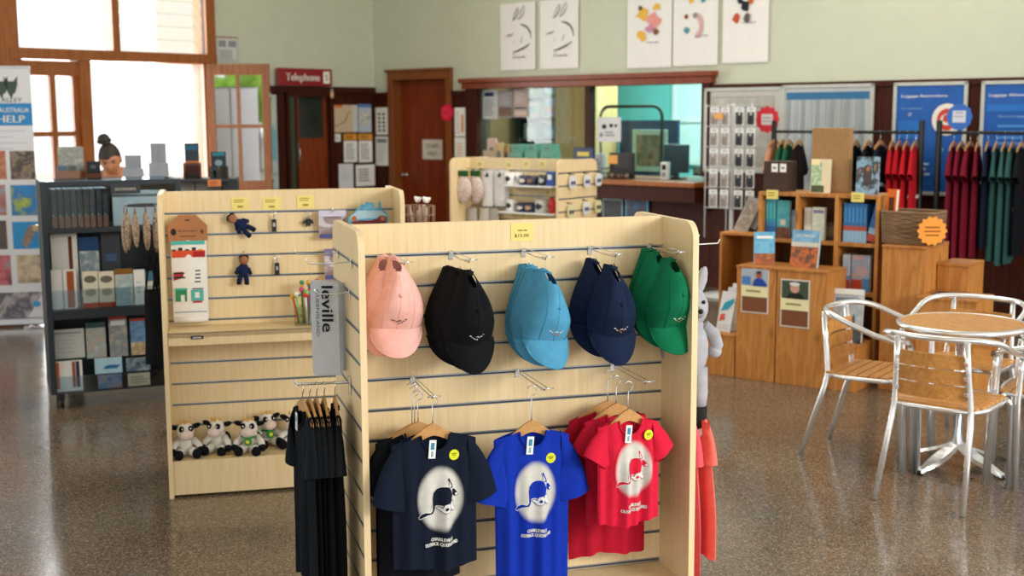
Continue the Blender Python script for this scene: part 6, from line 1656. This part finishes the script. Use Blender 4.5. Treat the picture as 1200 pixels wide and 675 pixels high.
# ------------------------------------------------------------------ clothes rails
CR = WB @ T(0, -.55, 0)
def cr(x, y, v=0): return at(CR, x, y, v)
ra = cr(905, 150)[0]; rb = cr(1290, 150)[0]; RH = cr(1050, 155)[1]; rm = cr(1083, 150)[0]; rm2 = cr(1098, 150)[0]
def rail(x0, x1, label):
    t = thing('clothes_rail', label, 'clothes rail', CR @ T(x0, 0, 0), 'black clothes rails')
    L_ = x1 - x0
    mb = MB(); mb.tube([(0, 0, RH), (L_, 0, RH)], .014, BLACKM, 10); mb.build('top_rail', t)
    for x in (0.02, L_ - .02):
        mb = MB(); mb.tube([(x, 0, .03), (x, 0, RH + .10)], .024, BLACKM, 10); mb.build('post', t)
        mb = MB(); mb.span(x - .025, x + .025, -.26, .26, .0, .035, BLACKM, .004); mb.build('foot', t)
    mb = MB(); mb.tube([(.03, 0, .2), (L_ - .03, 0, .2)], .012, BLACKM, 8); mb.build('lower_rail', t)
rail(ra, rm, 'black clothes rail with green, black and red garments')
rail(rm2, rb, 'black clothes rail at the far right with crimson and teal garments')
def rack_shirt(px, hexs, ln, label, base=None, trim=None, seed=0, w=.17, sl=.16, ry=0):
    x, _ = cr(px, 165)
    M = CR @ T(x, 0, RH - .085) @ RZ(104 + ry * .6)
    h_ = hanger('wooden hanger of the ' + label, M, .36, 'wooden hangers on the clothes rails', .098)
    o = tshirt(label, M @ T(0, 0, -.022), hexs, w, w - .01, ln, .055, .03, sl, 8, .075, 'garments on the clothes rails', 100 + seed, None, False, False, .55, True, 'shirt', fold=.018)
    if trim:
        mb = MB(); m = cloth(trim); rng = random.Random(seed)
        for q in range(7):
            a = -.8 + 1.6 * q / 6; mb.ball((a * w * .9, -.045, -ln * .52 + rng.uniform(-.02, .02)), (.02, .006, .016), m, None, 8)
        mb.build('shirt_print', o, 'white printed band across the chest')
    return o
rs = [(908, 'c48a68', .62, 'peach shirt at the left end of the clothes rail', None), (917, '1f5a40', .52, 'green shirt second from the left end of the rail', None), (925, '245f45', .54, 'green shirt third from the left end of the rail', None), (936, '1f1416', .66, 'dark shirt partly behind the kraft bag', None),
      (1003, '14161c', .66, 'black shirt right of the kraft bag', None), (1018, '12151c', .70, 'black shirt over the picture book', None), (1032, '161d33', .66, 'navy shirt with a pale printed band, left of the reds', 'aab4c4'), 
      (1046, 'b01824', .74, 'bright red shirt with a white band, first of the reds', 'd8c4c4'), (1054, 'a81522', .80, 'bright red shirt with a white band, second of the reds', 'd8c4c4'), (1063, 'b31926', .82, 'bright red shirt with a white band, third of the reds', 'd8c4c4'), (1073, 'b81c28', .82, 'bright red shirt, last of the reds beside the post', 'd8c4c4'),
      (1118, '6e1428', .98, 'crimson top, first on the right-hand rail', None), (1127, '771630', .94, 'crimson top, second on the right-hand rail', None), (1137, '741528', 1.04, 'long crimson top, third on the right-hand rail', None), (1146, '6a1226', .9, 'crimson top, fourth on the right-hand rail', None),
      (1158, '141c30', .80, 'navy shirt between the crimson and teal garments', None), (1168, '2f5552', .92, 'grey-teal shirt with a pale hem, first of the teals', 'a9bcbc'), (1178, '345a58', .94, 'grey-teal shirt with a pale hem, second of the teals', 'a9bcbc'), (1187, '305452', .92, 'grey-teal shirt with a pale hem, third of the teals', 'a9bcbc'), (1197, '12151c', .86, 'black shirt at the far right edge', None)]
for i, (px, hx, ln, lab, tr) in enumerate(rs): rack_shirt(px, hx, ln, lab, None, tr, i, ry=(i * 37) % 13 - 6)
x, z = cr(1124.5, 137, -.05)
t = thing('hanging_sign', 'round blue sign with a white slip, over the gap between the clothes rails', 'sign', CR @ T(x, -.05, z))
mb = MB(); scallop(mb, .105, -.008, 0, plastic('1f62b8'), 10, .03); mb.build('sign_board', t)
mb = MB(); mb.rect(-.055, .055, -.045, .05, -.0095, paper('c9cfdc')); mb.rect(-.03, .03, .03, .038, -.0105, GREY); mb.rect(-.04, .04, .0, .006, -.0105, GREY); mb.build('sign_slip', t, recalc=False)

# ------------------------------------------------------------------ ticket office furniture and counter things
def ob(x, y, v): return at(WB, x, y, v)
LZ = LEDGE
def wbook(x0, y0, x1, y1, v, label, base, decs=(), group=None, name='counter_box', cat='box', d=.12, z0=None, step=.002):
    xm, ym = (x0 + x1) / 2, (y0 + y1) / 2
    a = ob(x0, ym, v)[0]; b = ob(x1, ym, v)[0]; zt = ob(xm, y0, v)[1]; zb = ob(xm, y1, v)[1] if z0 is None else z0
    w, hh = b - a, zt - zb
    mb = MB(); mb.box((0, d / 2, hh / 2), (w, d, hh), base, None, min(.004, w / 8)); mb.decals(w, hh, -.0005, decs, step)
    return tag(mb.build(name, recalc=False), label, cat, group, WB @ T((a + b) / 2, v, zb))
GB = flat('5f9a86', .6); GB2 = flat('4a8270', .6)
for i, (x0, x1, lab) in enumerate(((597.5, 611, 'left'), (615, 629, 'middle'), (633, 648, 'right'))):
    zt2 = ob((x0 + x1) / 2, 178, -.2)[1]
    wbook(x0, 178, x1, 205, -.2, 'green carton, bottom of the %s stack on the ticket counter' % lab, GB, [('r', .2, .5, .8, .8, GB2)], 'green cartons on the ticket counter', 'green_carton', 'carton', .14, LZ)
    wbook(x0 + 1.5, 169, x1 - 1, 178, -.19, 'green carton, top of the %s stack on the ticket counter' % lab, GB, [('r', .25, .3, .75, .7, GB2)], 'green cartons on the ticket counter', 'green_carton', 'carton', .13, zt2 + .001)
for i, (x0, x1, y0, lab) in enumerate(((566, 578, 176, 'brochure with a round picture, first at the left end of the counter'), (571, 581, 162, 'pale pink brochure standing behind the first at the counter'), (580, 589, 167, 'tan brochure third along the ticket counter'), (588, 597, 169, 'tan brochure with a round picture, next to the green cartons'))):
    wbook(x0, y0, x1, 206, -.22 + .05 * (i % 2), lab, paper(('b5a48a', 'd0b5a8', 'c2a878', 'b99a74')[i]), [('e', .5, .6, .3, .16, flat('5f6a70', .6)), ('r', .1, .1, .9, .3, paper('8f8068'))], 'brochures on the ticket counter', 'counter_brochure', 'brochure', .03, LZ)
wbook(672, 173, 695, 206, -.2, 'dark blue folder sign with yellow lettering on the ticket counter', flat('182a52', .5), [('r', .2, .72, .8, .86, paper('d9c66a')), ('e', .8, .4, .12, .12, paper('c4c0ba')), ('e', .3, .4, .1, .1, paper('8a3a34'))], None, 'counter_sign', 'sign', .04, LZ)
# sheets on the glass
SG = 'sheets taped inside the ticket window'
def wsheet(x0, y0, x1, y1, label, base, decs, v=.046, name='window_notice', group=SG): return pxcard(WB, v, x0, y0, x1, y1, name, label, 'notice', base, decs, group, .002)
wsheet(566, 105.5, 583, 139.5, 'white sheet with a navy box, first from the left in the ticket window', paper('c9cdd2'), [('r', .1, .78, .75, .92, paper('1d3460')), ('l', .12, .1, .85, .7, 7, GREY)])
wsheet(584, 105.5, 601, 138, 'grey sheet with dark photographs at its foot, second in the ticket window', paper('9a979a'), [('r', .05, .05, .95, .38, photo('3a2a26', '8a6a5c', '1d1a1a', scale=25)), ('l', .1, .45, .9, .92, 6, paper('c0bec0'))])
wsheet(602, 104.5, 619, 137.5, 'pinkish sheet with a dark line, third in the ticket window', paper('b9a6a0'), [('r', .05, .3, .9, .36, paper('4a3a38')), ('l', .1, .5, .9, .92, 5, paper('d6ccc8')), ('r', .1, .08, .9, .2, paper('d9c4bc'))])
wsheet(700, 137.5, 727.5, 166, 'white sign with small dark pictograms on the right-hand glass', paper('d9dadc'), [('e', .3, .62, .1, .1, INK), ('e', .6, .66, .08, .08, INK), ('e', .8, .66, .06, .06, INK), ('e', .18, .28, .07, .1, GREY), ('l', .35, .2, .9, .45, 2, GREY)], .06)
# inside the office
OSX = max(ob(606, 150, 1.4)[0], 1.72)
t = thing('office_shelving', 'dark upright shelving with stacked green trays behind the left pane', 'shelving', WB @ T(OSX, 1.62, 0), None)
mb = MB(); 
for x in (-.75, .0, .62): mb.span(x - .03, x + .03, -.02, .3, 0, 2.3, flat('1d3a3c', .6))
mb.build('shelf_posts', t)
for z in (1.15, 1.42, 1.69, 1.95):
    mb = MB(); mb.span(-.72, .6, 0, .3, z - .02, z, flat('3f4f4a', .6)); mb.build('shelf_board', t)
mb = MB(); mb.span(-.75, .62, .3, .32, 0, 2.3, flat('bfa37c', .8)); mb.build('back_board', t)
rng = random.Random(4)
BXC = ['7fb59a', '5f9f94', '8fc0b8', 'a9c9d8', 'd8a890', '6f9fd0', 'e0d8cc', '3f7fb0', 'c9b0a4', '9ab87f']
for r, z in enumerate((1.15, 1.42, 1.69, 1.95)):
    for c in range(4):
        x0 = -.68 + c * .33 + (0.03 if c > 1 else 0)
        hh = rng.uniform(.14, .22); w = rng.uniform(.2, .27)
        mb = MB(); mb.box((w / 2, .12, hh / 2), (w, .2, hh), flat(BXC[(r * 3 + c * 2) % 10], .6), None, .005); mb.rect(w * .15, w * .85, hh * .3, hh * .7, .0195, flat('d6e0de' if (r + c) % 2 else '8fd6e6', .6))
        tag(mb.build('stock_tray', recalc=False), 'stock tray on the %s office shelf, %s from the left' % (('lowest', 'second', 'third', 'top')[r], ('first', 'second', 'third', 'fourth')[c]), 'tray', 'stock trays behind the left pane', WB @ T(OSX + x0, 1.62, z))
x0 = ob(667, 150, 1.0)[0]
t = thing('timber_cupboard', 'tall pale timber cupboard behind the mullion of the ticket window', 'cupboard', WB @ T(x0, 1.0, 0))
mb = MB(); mb.span(-.22, .34, .02, .5, 0, 2.35, wood('e8ba82', 'd09c60', .5)); mb.build('cupboard_body', t)
for s, a, b in ((0, -.215, .055), (1, .065, .335)):
    mb = MB(); mb.span(a, b, 0, .02, .05, 2.3, wood('eec290', 'd8a66c', .5), .003); d_o = mb.build('cupboard_door', t)
    mb = MB(); mb.ball((.03 if s == 0 else .09, -.01, 1.45), .016, plastic('e3e0d6')); mb.build('knob', d_o)
wbook(638.5, 115, 652, 134, 1.36, 'pale blue wall card above the shelves seen through the left pane', paper('a9c4e6'), [('r', .1, .1, .9, .5, paper('d6a08a'))], None, 'office_card', 'notice', .01)
t = thing('office_board', 'dark blue board with a framed country picture behind the right pane', 'picture', WB @ T((ob(733, 160, 1.5)[0] + ob(787, 160, 1.5)[0]) / 2, 1.5, 0))
bwid = ob(790, 160, 1.5)[0] - ob(722, 160, 1.5)[0]
bz1 = ob(750, 141, 1.5)[1]
mb = MB(); mb.span(-bwid / 2, bwid / 2, 0, .04, .5, bz1, flat('123a6a', .5)); mb.build('board', t)
fw = ob(781, 170, 1.47)[0] - ob(741, 170, 1.47)[0]; fx = (ob(781, 170, 1.47)[0] + ob(741, 170, 1.47)[0]) / 2 - (ob(733, 160, 1.5)[0] + ob(787, 160, 1.5)[0]) / 2
f0, f1 = ob(760, 201, 1.47)[1], ob(760, 152, 1.47)[1]
mb = MB(); mb.span(fx - fw / 2, fx + fw / 2, -.03, 0, f0, f1, flat('cfd8cc', .5), .003); mb.rect(fx - fw / 2 + .06, fx + fw / 2 - .06, f0 + .06, f1 - .06, -.0315, photo('8a7a5a', '6a6a52', 'b08a74', '7a5548', scale=7)); mb.build('picture_frame', t, recalc=False)
t = thing('tube_frame', 'tall black bent-tube frame in front of the teal office wall', 'stand', WB @ T(0, .84, 0))
fa, fz = ob(704, 125, .84); fb, _ = ob(776, 125, .84)
mb = MB(); r = .12
mb.tube([(fa, 0, .02), (fa, 0, fz - r)] + [(fa + r - r * math.cos(a), 0, fz - r + r * math.sin(a)) for a in [R(i * 15) for i in range(1, 6)]] + [(fa + r, 0, fz), (fb - r, 0, fz)] + [(fb - r + r * math.sin(a), 0, fz - r + r * math.cos(a)) for a in [R(i * 15) for i in range(1, 6)]] + [(fb, 0, fz - r), (fb, 0, .02)], .019, BLACKM, 10); mb.build('frame', t)
for x in (fa, fb):
    mb = MB(); mb.span(x - .03, x + .03, -.10, .10, 0, .04, BLACKM, .004); mb.build('foot', t)
wa_, wb_ = ob(795, 120, 2.9)[0], ob(826, 120, 2.9)[0]
t = thing('office_window_light', 'bright curtained window panel on the teal office wall', 'window', WB @ T((wa_ + wb_) / 2, 3.19, 1.1))
mb = MB(); mb.span(-.45, .45, -.02, .0, 0, 1.1, flat('e6f4f2', .7)); mb.build('window_blind', t)
mb = MB()
for x in (-.45, 0, .45): mb.span(x - .025, x + .025, -.04, -.02, 0, 1.1, WHITE)
for z in (0, .55, 1.1): mb.span(-.475, .475, -.045, -.04, z - .025, z + .025, WHITE)
mb.build('window_frame', t)
# counter things right of the mullion
t = thing('computer_monitor', 'back of a dark blue monitor on the right of the ticket counter', 'monitor', WB @ T(ob(792, 200, .3)[0], .3, LZ))
mz = ob(792, 169, .3)[1] - LZ
mb = MB(); mb.span(-.15, .16, -.02, .02, .06, mz, flat('12223f', .4), .01); mb.build('screen_back', t)
mb = MB(); mb.span(-.03, .03, -.01, .02, .01, .1, BLACKM); mb.build('neck', t)
mb = MB(); mb.span(-.1, .1, -.07, .07, 0, .012, BLACKM, .003); mb.build('foot', t)
mb = MB(); mb.span(-.75, 1.0, .165, .68, LZ - .06, LZ - .001, wood('8a5a34', '6f4426', .4), .004); mb.span(-.7, -.64, .2, .64, 0, LZ - .06, DARKWOOD); mb.span(.9, .96, .2, .64, 0, LZ - .06, DARKWOOD)
tag(mb.build('office_counter'), 'timber work counter inside the ticket office', 'counter', None, WB @ T(ob(770, 200, .3)[0], .0, 0))
wbook(774, 190, 782, 209, .0, 'white card terminal standing beside the dark blue monitor', plastic('d8d9d6'), [('r', .2, .55, .8, .85, INK), ('r', .2, .15, .8, .45, GREY)], None, 'card_terminal', 'terminal', .05, LZ)
t = thing('receipt_basket', 'black wire basket of small goods with an orange note on the counter', 'basket', WB @ T(ob(725, 200, -.12)[0], -.12, LZ))
mb = MB()
for z in (.01, .06, .11): mb.tube([(-.17, -.08, z), (.17, -.08, z), (.17, .08, z), (-.17, .08, z)], .005, BLACKM, 6, True)
for i in range(9): mb.tube([(-.16 + .04 * i, -.08, .01), (-.16 + .04 * i, -.08, .11)], .003, BLACKM, 5)
mb.build('wire_basket', t)
mb = MB(); mb.span(-.16, .16, .05, .07, 0, .27, flat('23211f', .6)); mb.build('back_card', t)
mb = MB(); mb.span(-.07, .05, -.092, -.088, .16, .25, paper('e0a45a')); mb.tube([(0, -.085, .1), (0, -.088, .17)], .003, BLACKM, 5); mb.build('orange_note', t, 'orange note')
for i in range(6):
    mb = MB(); mb.ball((0, 0, .03), (.022, .022, .03), plastic(('8a6a4a', 'b5a08a', '5a4a40', '9a7a60', '70605a', 'a98a70')[i])); tag(mb.build('small_pot'), 'small brown pot in the wire basket on the ticket counter', 'pot', 'small pots in the wire basket', WB @ T(ob(725, 200, -.12)[0] - .12 + .048 * i, -.14, LZ + .006))
wbook(806, 207, 824, 212, -.12, 'small stack of pale teal papers at the right end of the ticket counter', paper('9fc9c4'), [], None, 'paper_stack', 'paper', .12, LZ)
wbook(812, 196, 824, 210, .2, 'small dark device at the right end of the ticket counter', flat('2d2622', .5), [('r', .1, .5, .9, .9, paper('b08a74'))], None, 'counter_device', 'device', .08, LZ)
wbook(696, 180, 706, 207, .0, 'slim pale leaflet stack left of the wire basket on the ticket counter', paper('c4c6c9'), [('l', .15, .2, .85, .8, 4, GREY)], None, 'leaflet_stack', 'leaflet', .06, LZ)
# leaflet pockets under the ledge
for i, (x0, x1, lab, c) in enumerate(((706.5, 730, 'dark framed leaflet pocket under the ticket counter', ('23282c', '2f363a', '1a1e22')), (733, 760, 'blue framed picture leaflet under the ticket counter', ('2f7fb0', '1d4f7a', '4a3a34', '3f8fc0')))):
    pxcard(WB, -.04, x0, 233, x1, 262, 'leaflet_pocket', lab, 'leaflet', flat('8fa6b0' if i == 0 else '5fa6cc', .4), [('r', .06, .06, .94, .94, photo(*c, scale=8))], None, .006)

# ------------------------------------------------------------------ round table and chairs
SLAT = wood('cf9852', 'b3783a', .4, (16, 16, 16), 1.4)
TC = (2.18, 6.0)
t = thing('bistro_table', 'small round table with a timber slat top and aluminium rim', 'table', T(*TC, 0) @ RZ(20))
mb = MB()
Rr = .285; n = 7; wv = 2 * Rr / n
for i in range(n):
    x0, x1 = -Rr + i * wv + .0012, -Rr + (i + 1) * wv - .0012
    pts = []
    m_ = 6
    for q in range(m_ + 1):
        x = x0 + (x1 - x0) * q / m_; pts.append((x, math.sqrt(max(0, Rr * Rr - x * x))))
    k = mb.mi(SLAT)
    up = [mb._v((x, y, .72)) for x, y in pts] + [mb._v((x, -y, .72)) for x, y in pts[::-1]]
    dn = [mb._v((x, y, .702)) for x, y in pts] + [mb._v((x, -y, .702)) for x, y in pts[::-1]]
    mb._f(up, k); mb._f(dn[::-1], k)
    for j in range(len(up)): mb._f((up[j], dn[j], dn[(j + 1) % len(up)], up[(j + 1) % len(up)]), k)
mb.build('table_top', t)
mb = MB(); mb.tube([(.294 * math.cos(a), .294 * math.sin(a), .708) for a in [2 * PI * i / 48 for i in range(48)]], .0145, ALU, 10, True); mb.build('rim', t)
mb = MB(); mb.tube([(0, 0, .10), (0, 0, .70)], .028, ALU, 16); mb.build('column', t)
mb = MB(); mb.span(-.2, .2, -.02, .02, .682, .701, ALU); mb.span(-.02, .02, -.2, .2, .682, .701, ALU); mb.build('top_bracket', t)
for i in range(4):
    a = R(20 + 90 * i)
    mb = MB(RZ(90 * i + 12)); k = mb.mi(ALU)
    sec = []
    for q in range(8):
        u = q / 7; x = .02 + .25 * u; z = .125 - .10 * u ** .8; hw = .030 + .020 * math.sin(PI * min(1, u * 1.1)) - .012 * u; th_ = .016
        sec.append([mb._v((x, -hw, z - th_)), mb._v((x, hw, z - th_)), mb._v((x, hw * .7, z)), mb._v((x, -hw * .7, z))])
    for A, B in zip(sec, sec[1:]):
        for j in range(4): mb._f((A[j], A[(j + 1) % 4], B[(j + 1) % 4], B[j]), k)
    mb._f(sec[0][::-1], k); mb._f(sec[-1], k)
    mb.lathe([(0, 0), (.014, 0), (.014, .02), (0, .02)], BLACKM, 12, T(.262, 0, 0)); mb.build('foot_blade', t)

def chair(label, M, group='aluminium and timber slat chairs'):
    """origin on the floor under the middle of the seat; faces +y"""
    t = thing('bistro_chair', label, 'chair', M, group)
    SHT, AH, r = .44, .73, .014
    W2 = .24
    # each side: rear leg and back post in one bend, front leg up to the arm
    for s in (-1, 1):
        mb = MB(); mb.tube([(s * .20, -.30, .0), (s * .178, -.19, .36), (s * .172, -.175, .44), (s * .160, -.195, .60), (s * .155, -.212, AH + .012)], r, ALU, 10); mb.build('rear_leg', t)
        mb = MB(); mb.tube([(s * .245, .235, 0), (s * .245, .215, .43), (s * .255, .208, .56), (s * .261, .206, .615)], r, ALU, 10)
        mb.build('front_leg', t)
        mb = MB(); mb.tube([(s * .215, .232, 0), (s * .215, .212, .40), (s * .208, .17, .432)], r, ALU, 10); mb.build('leg_brace', t)
    # arm hoop round the back
    arm = lambda y: AH + .02 - .105 * smooth01((y + .21) / .40)
    pts = []
    for i in range(41):
        a = PI * i / 40
        y_ = -.02 - .215 * math.sin(a) ** .8; pts.append((.27 * math.cos(a), y_, arm(y_)))
    pts = [(.262, .205, arm(.2) - .02), (.266, .17, arm(.17)), (.268, .09, arm(.09))] + pts + [(-.268, .09, arm(.09)), (-.266, .17, arm(.17)), (-.262, .205, arm(.2) - .02)]
    mb = MB(); mb.tube(pts, .0135, ALU, 10); mb.build('arm_hoop', t)
    # seat ring and slats
    out = []
    for i in range(36):
        a = 2 * PI * i / 36; c, s_ = math.cos(a), math.sin(a); e = .55
        out.append((.215 * abs(c) ** e * (1 if c > 0 else -1), .01 + .20 * abs(s_) ** e * (1 if s_ > 0 else -1), SHT - .012 + (.012 * max(0, s_) ** 2)))
    mb = MB(); mb.tube(out, .011, ALU, 8, True); mb.tube([(-.2, -.06, SHT - .02), (.2, -.06, SHT - .02)], .008, ALU, 8); mb.tube([(-.2, .1, SHT - .02), (.2, .1, SHT - .02)], .008, ALU, 8); mb.build('seat_frame', t)
    for i in range(7):
        y = -.155 + i * .055; hw = .215 * (1 - max(0, abs(y - .01) - .12) * 1.2)
        mb = MB(); mb.box((0, y, SHT + .001), (hw * 2 - .02, .047, .013), SLAT, None, .003); mb.build('seat_slat', t)
    for i in range(3):
        z = .508 + i * .070
        def sl(u, v, o=0): 
            x = (u - .5) * .325; return Vector((x, -.178 - (z - .5) * .10 - .030 * (1 - (2 * u - 1) ** 2) + o, z + (v - .5) * .062))
        mb = MB(); mb.sheet(lambda u, v: sl(u, v), 14, 2, SLAT); mb.sheet(lambda u, v: sl(u, v, .011), 14, 2, SLAT)
        k = mb.mi(SLAT)
        for v in (0, 1): mb.sheet(lambda u, q: sl(u, v, .011 * q), 14, 1, SLAT)
        for u in (0, 1): mb.sheet(lambda v, q: sl(u, v, .011 * q), 2, 1, SLAT)
        b_ = mb.build('back_slat', t)
        for s in (-1, 1):
            mb = MB(); mb.box((s * .155, -.193 - (z - .5) * .10, z), (.02, .014, .02), metal('eceef0', .2), None, .003); mb.build('slat_clip', b_)
    return t
def chair_at(fx, fy, bx, by, label, proto=None):
    """front legs' middle and rear feet's middle on the floor"""
    dx, dy = fx - bx, fy - by; L_ = math.hypot(dx, dy); dx /= L_; dy /= L_
    ang = math.degrees(math.atan2(-dx, dy))
    M = T(bx + dx * .30, by + dy * .30, 0) @ RZ(ang)
    return chair(label, M) if proto is None else dup(proto, M, label)
c0 = chair_at(2.10, 5.73, 1.78, 5.345, 'nearest slatted chair, its back to the camera, at the round table')
chair_at(1.995, 6.105, 1.58, 6.395, 'slatted chair on the left of the round table, facing right', c0)
chair_at(2.22, 6.27, 2.56, 6.66, 'slatted chair behind the round table, facing the camera', c0)
chair_at(2.37, 5.89, 2.79, 5.61, 'slatted chair cut off by the right edge of the photo', c0)
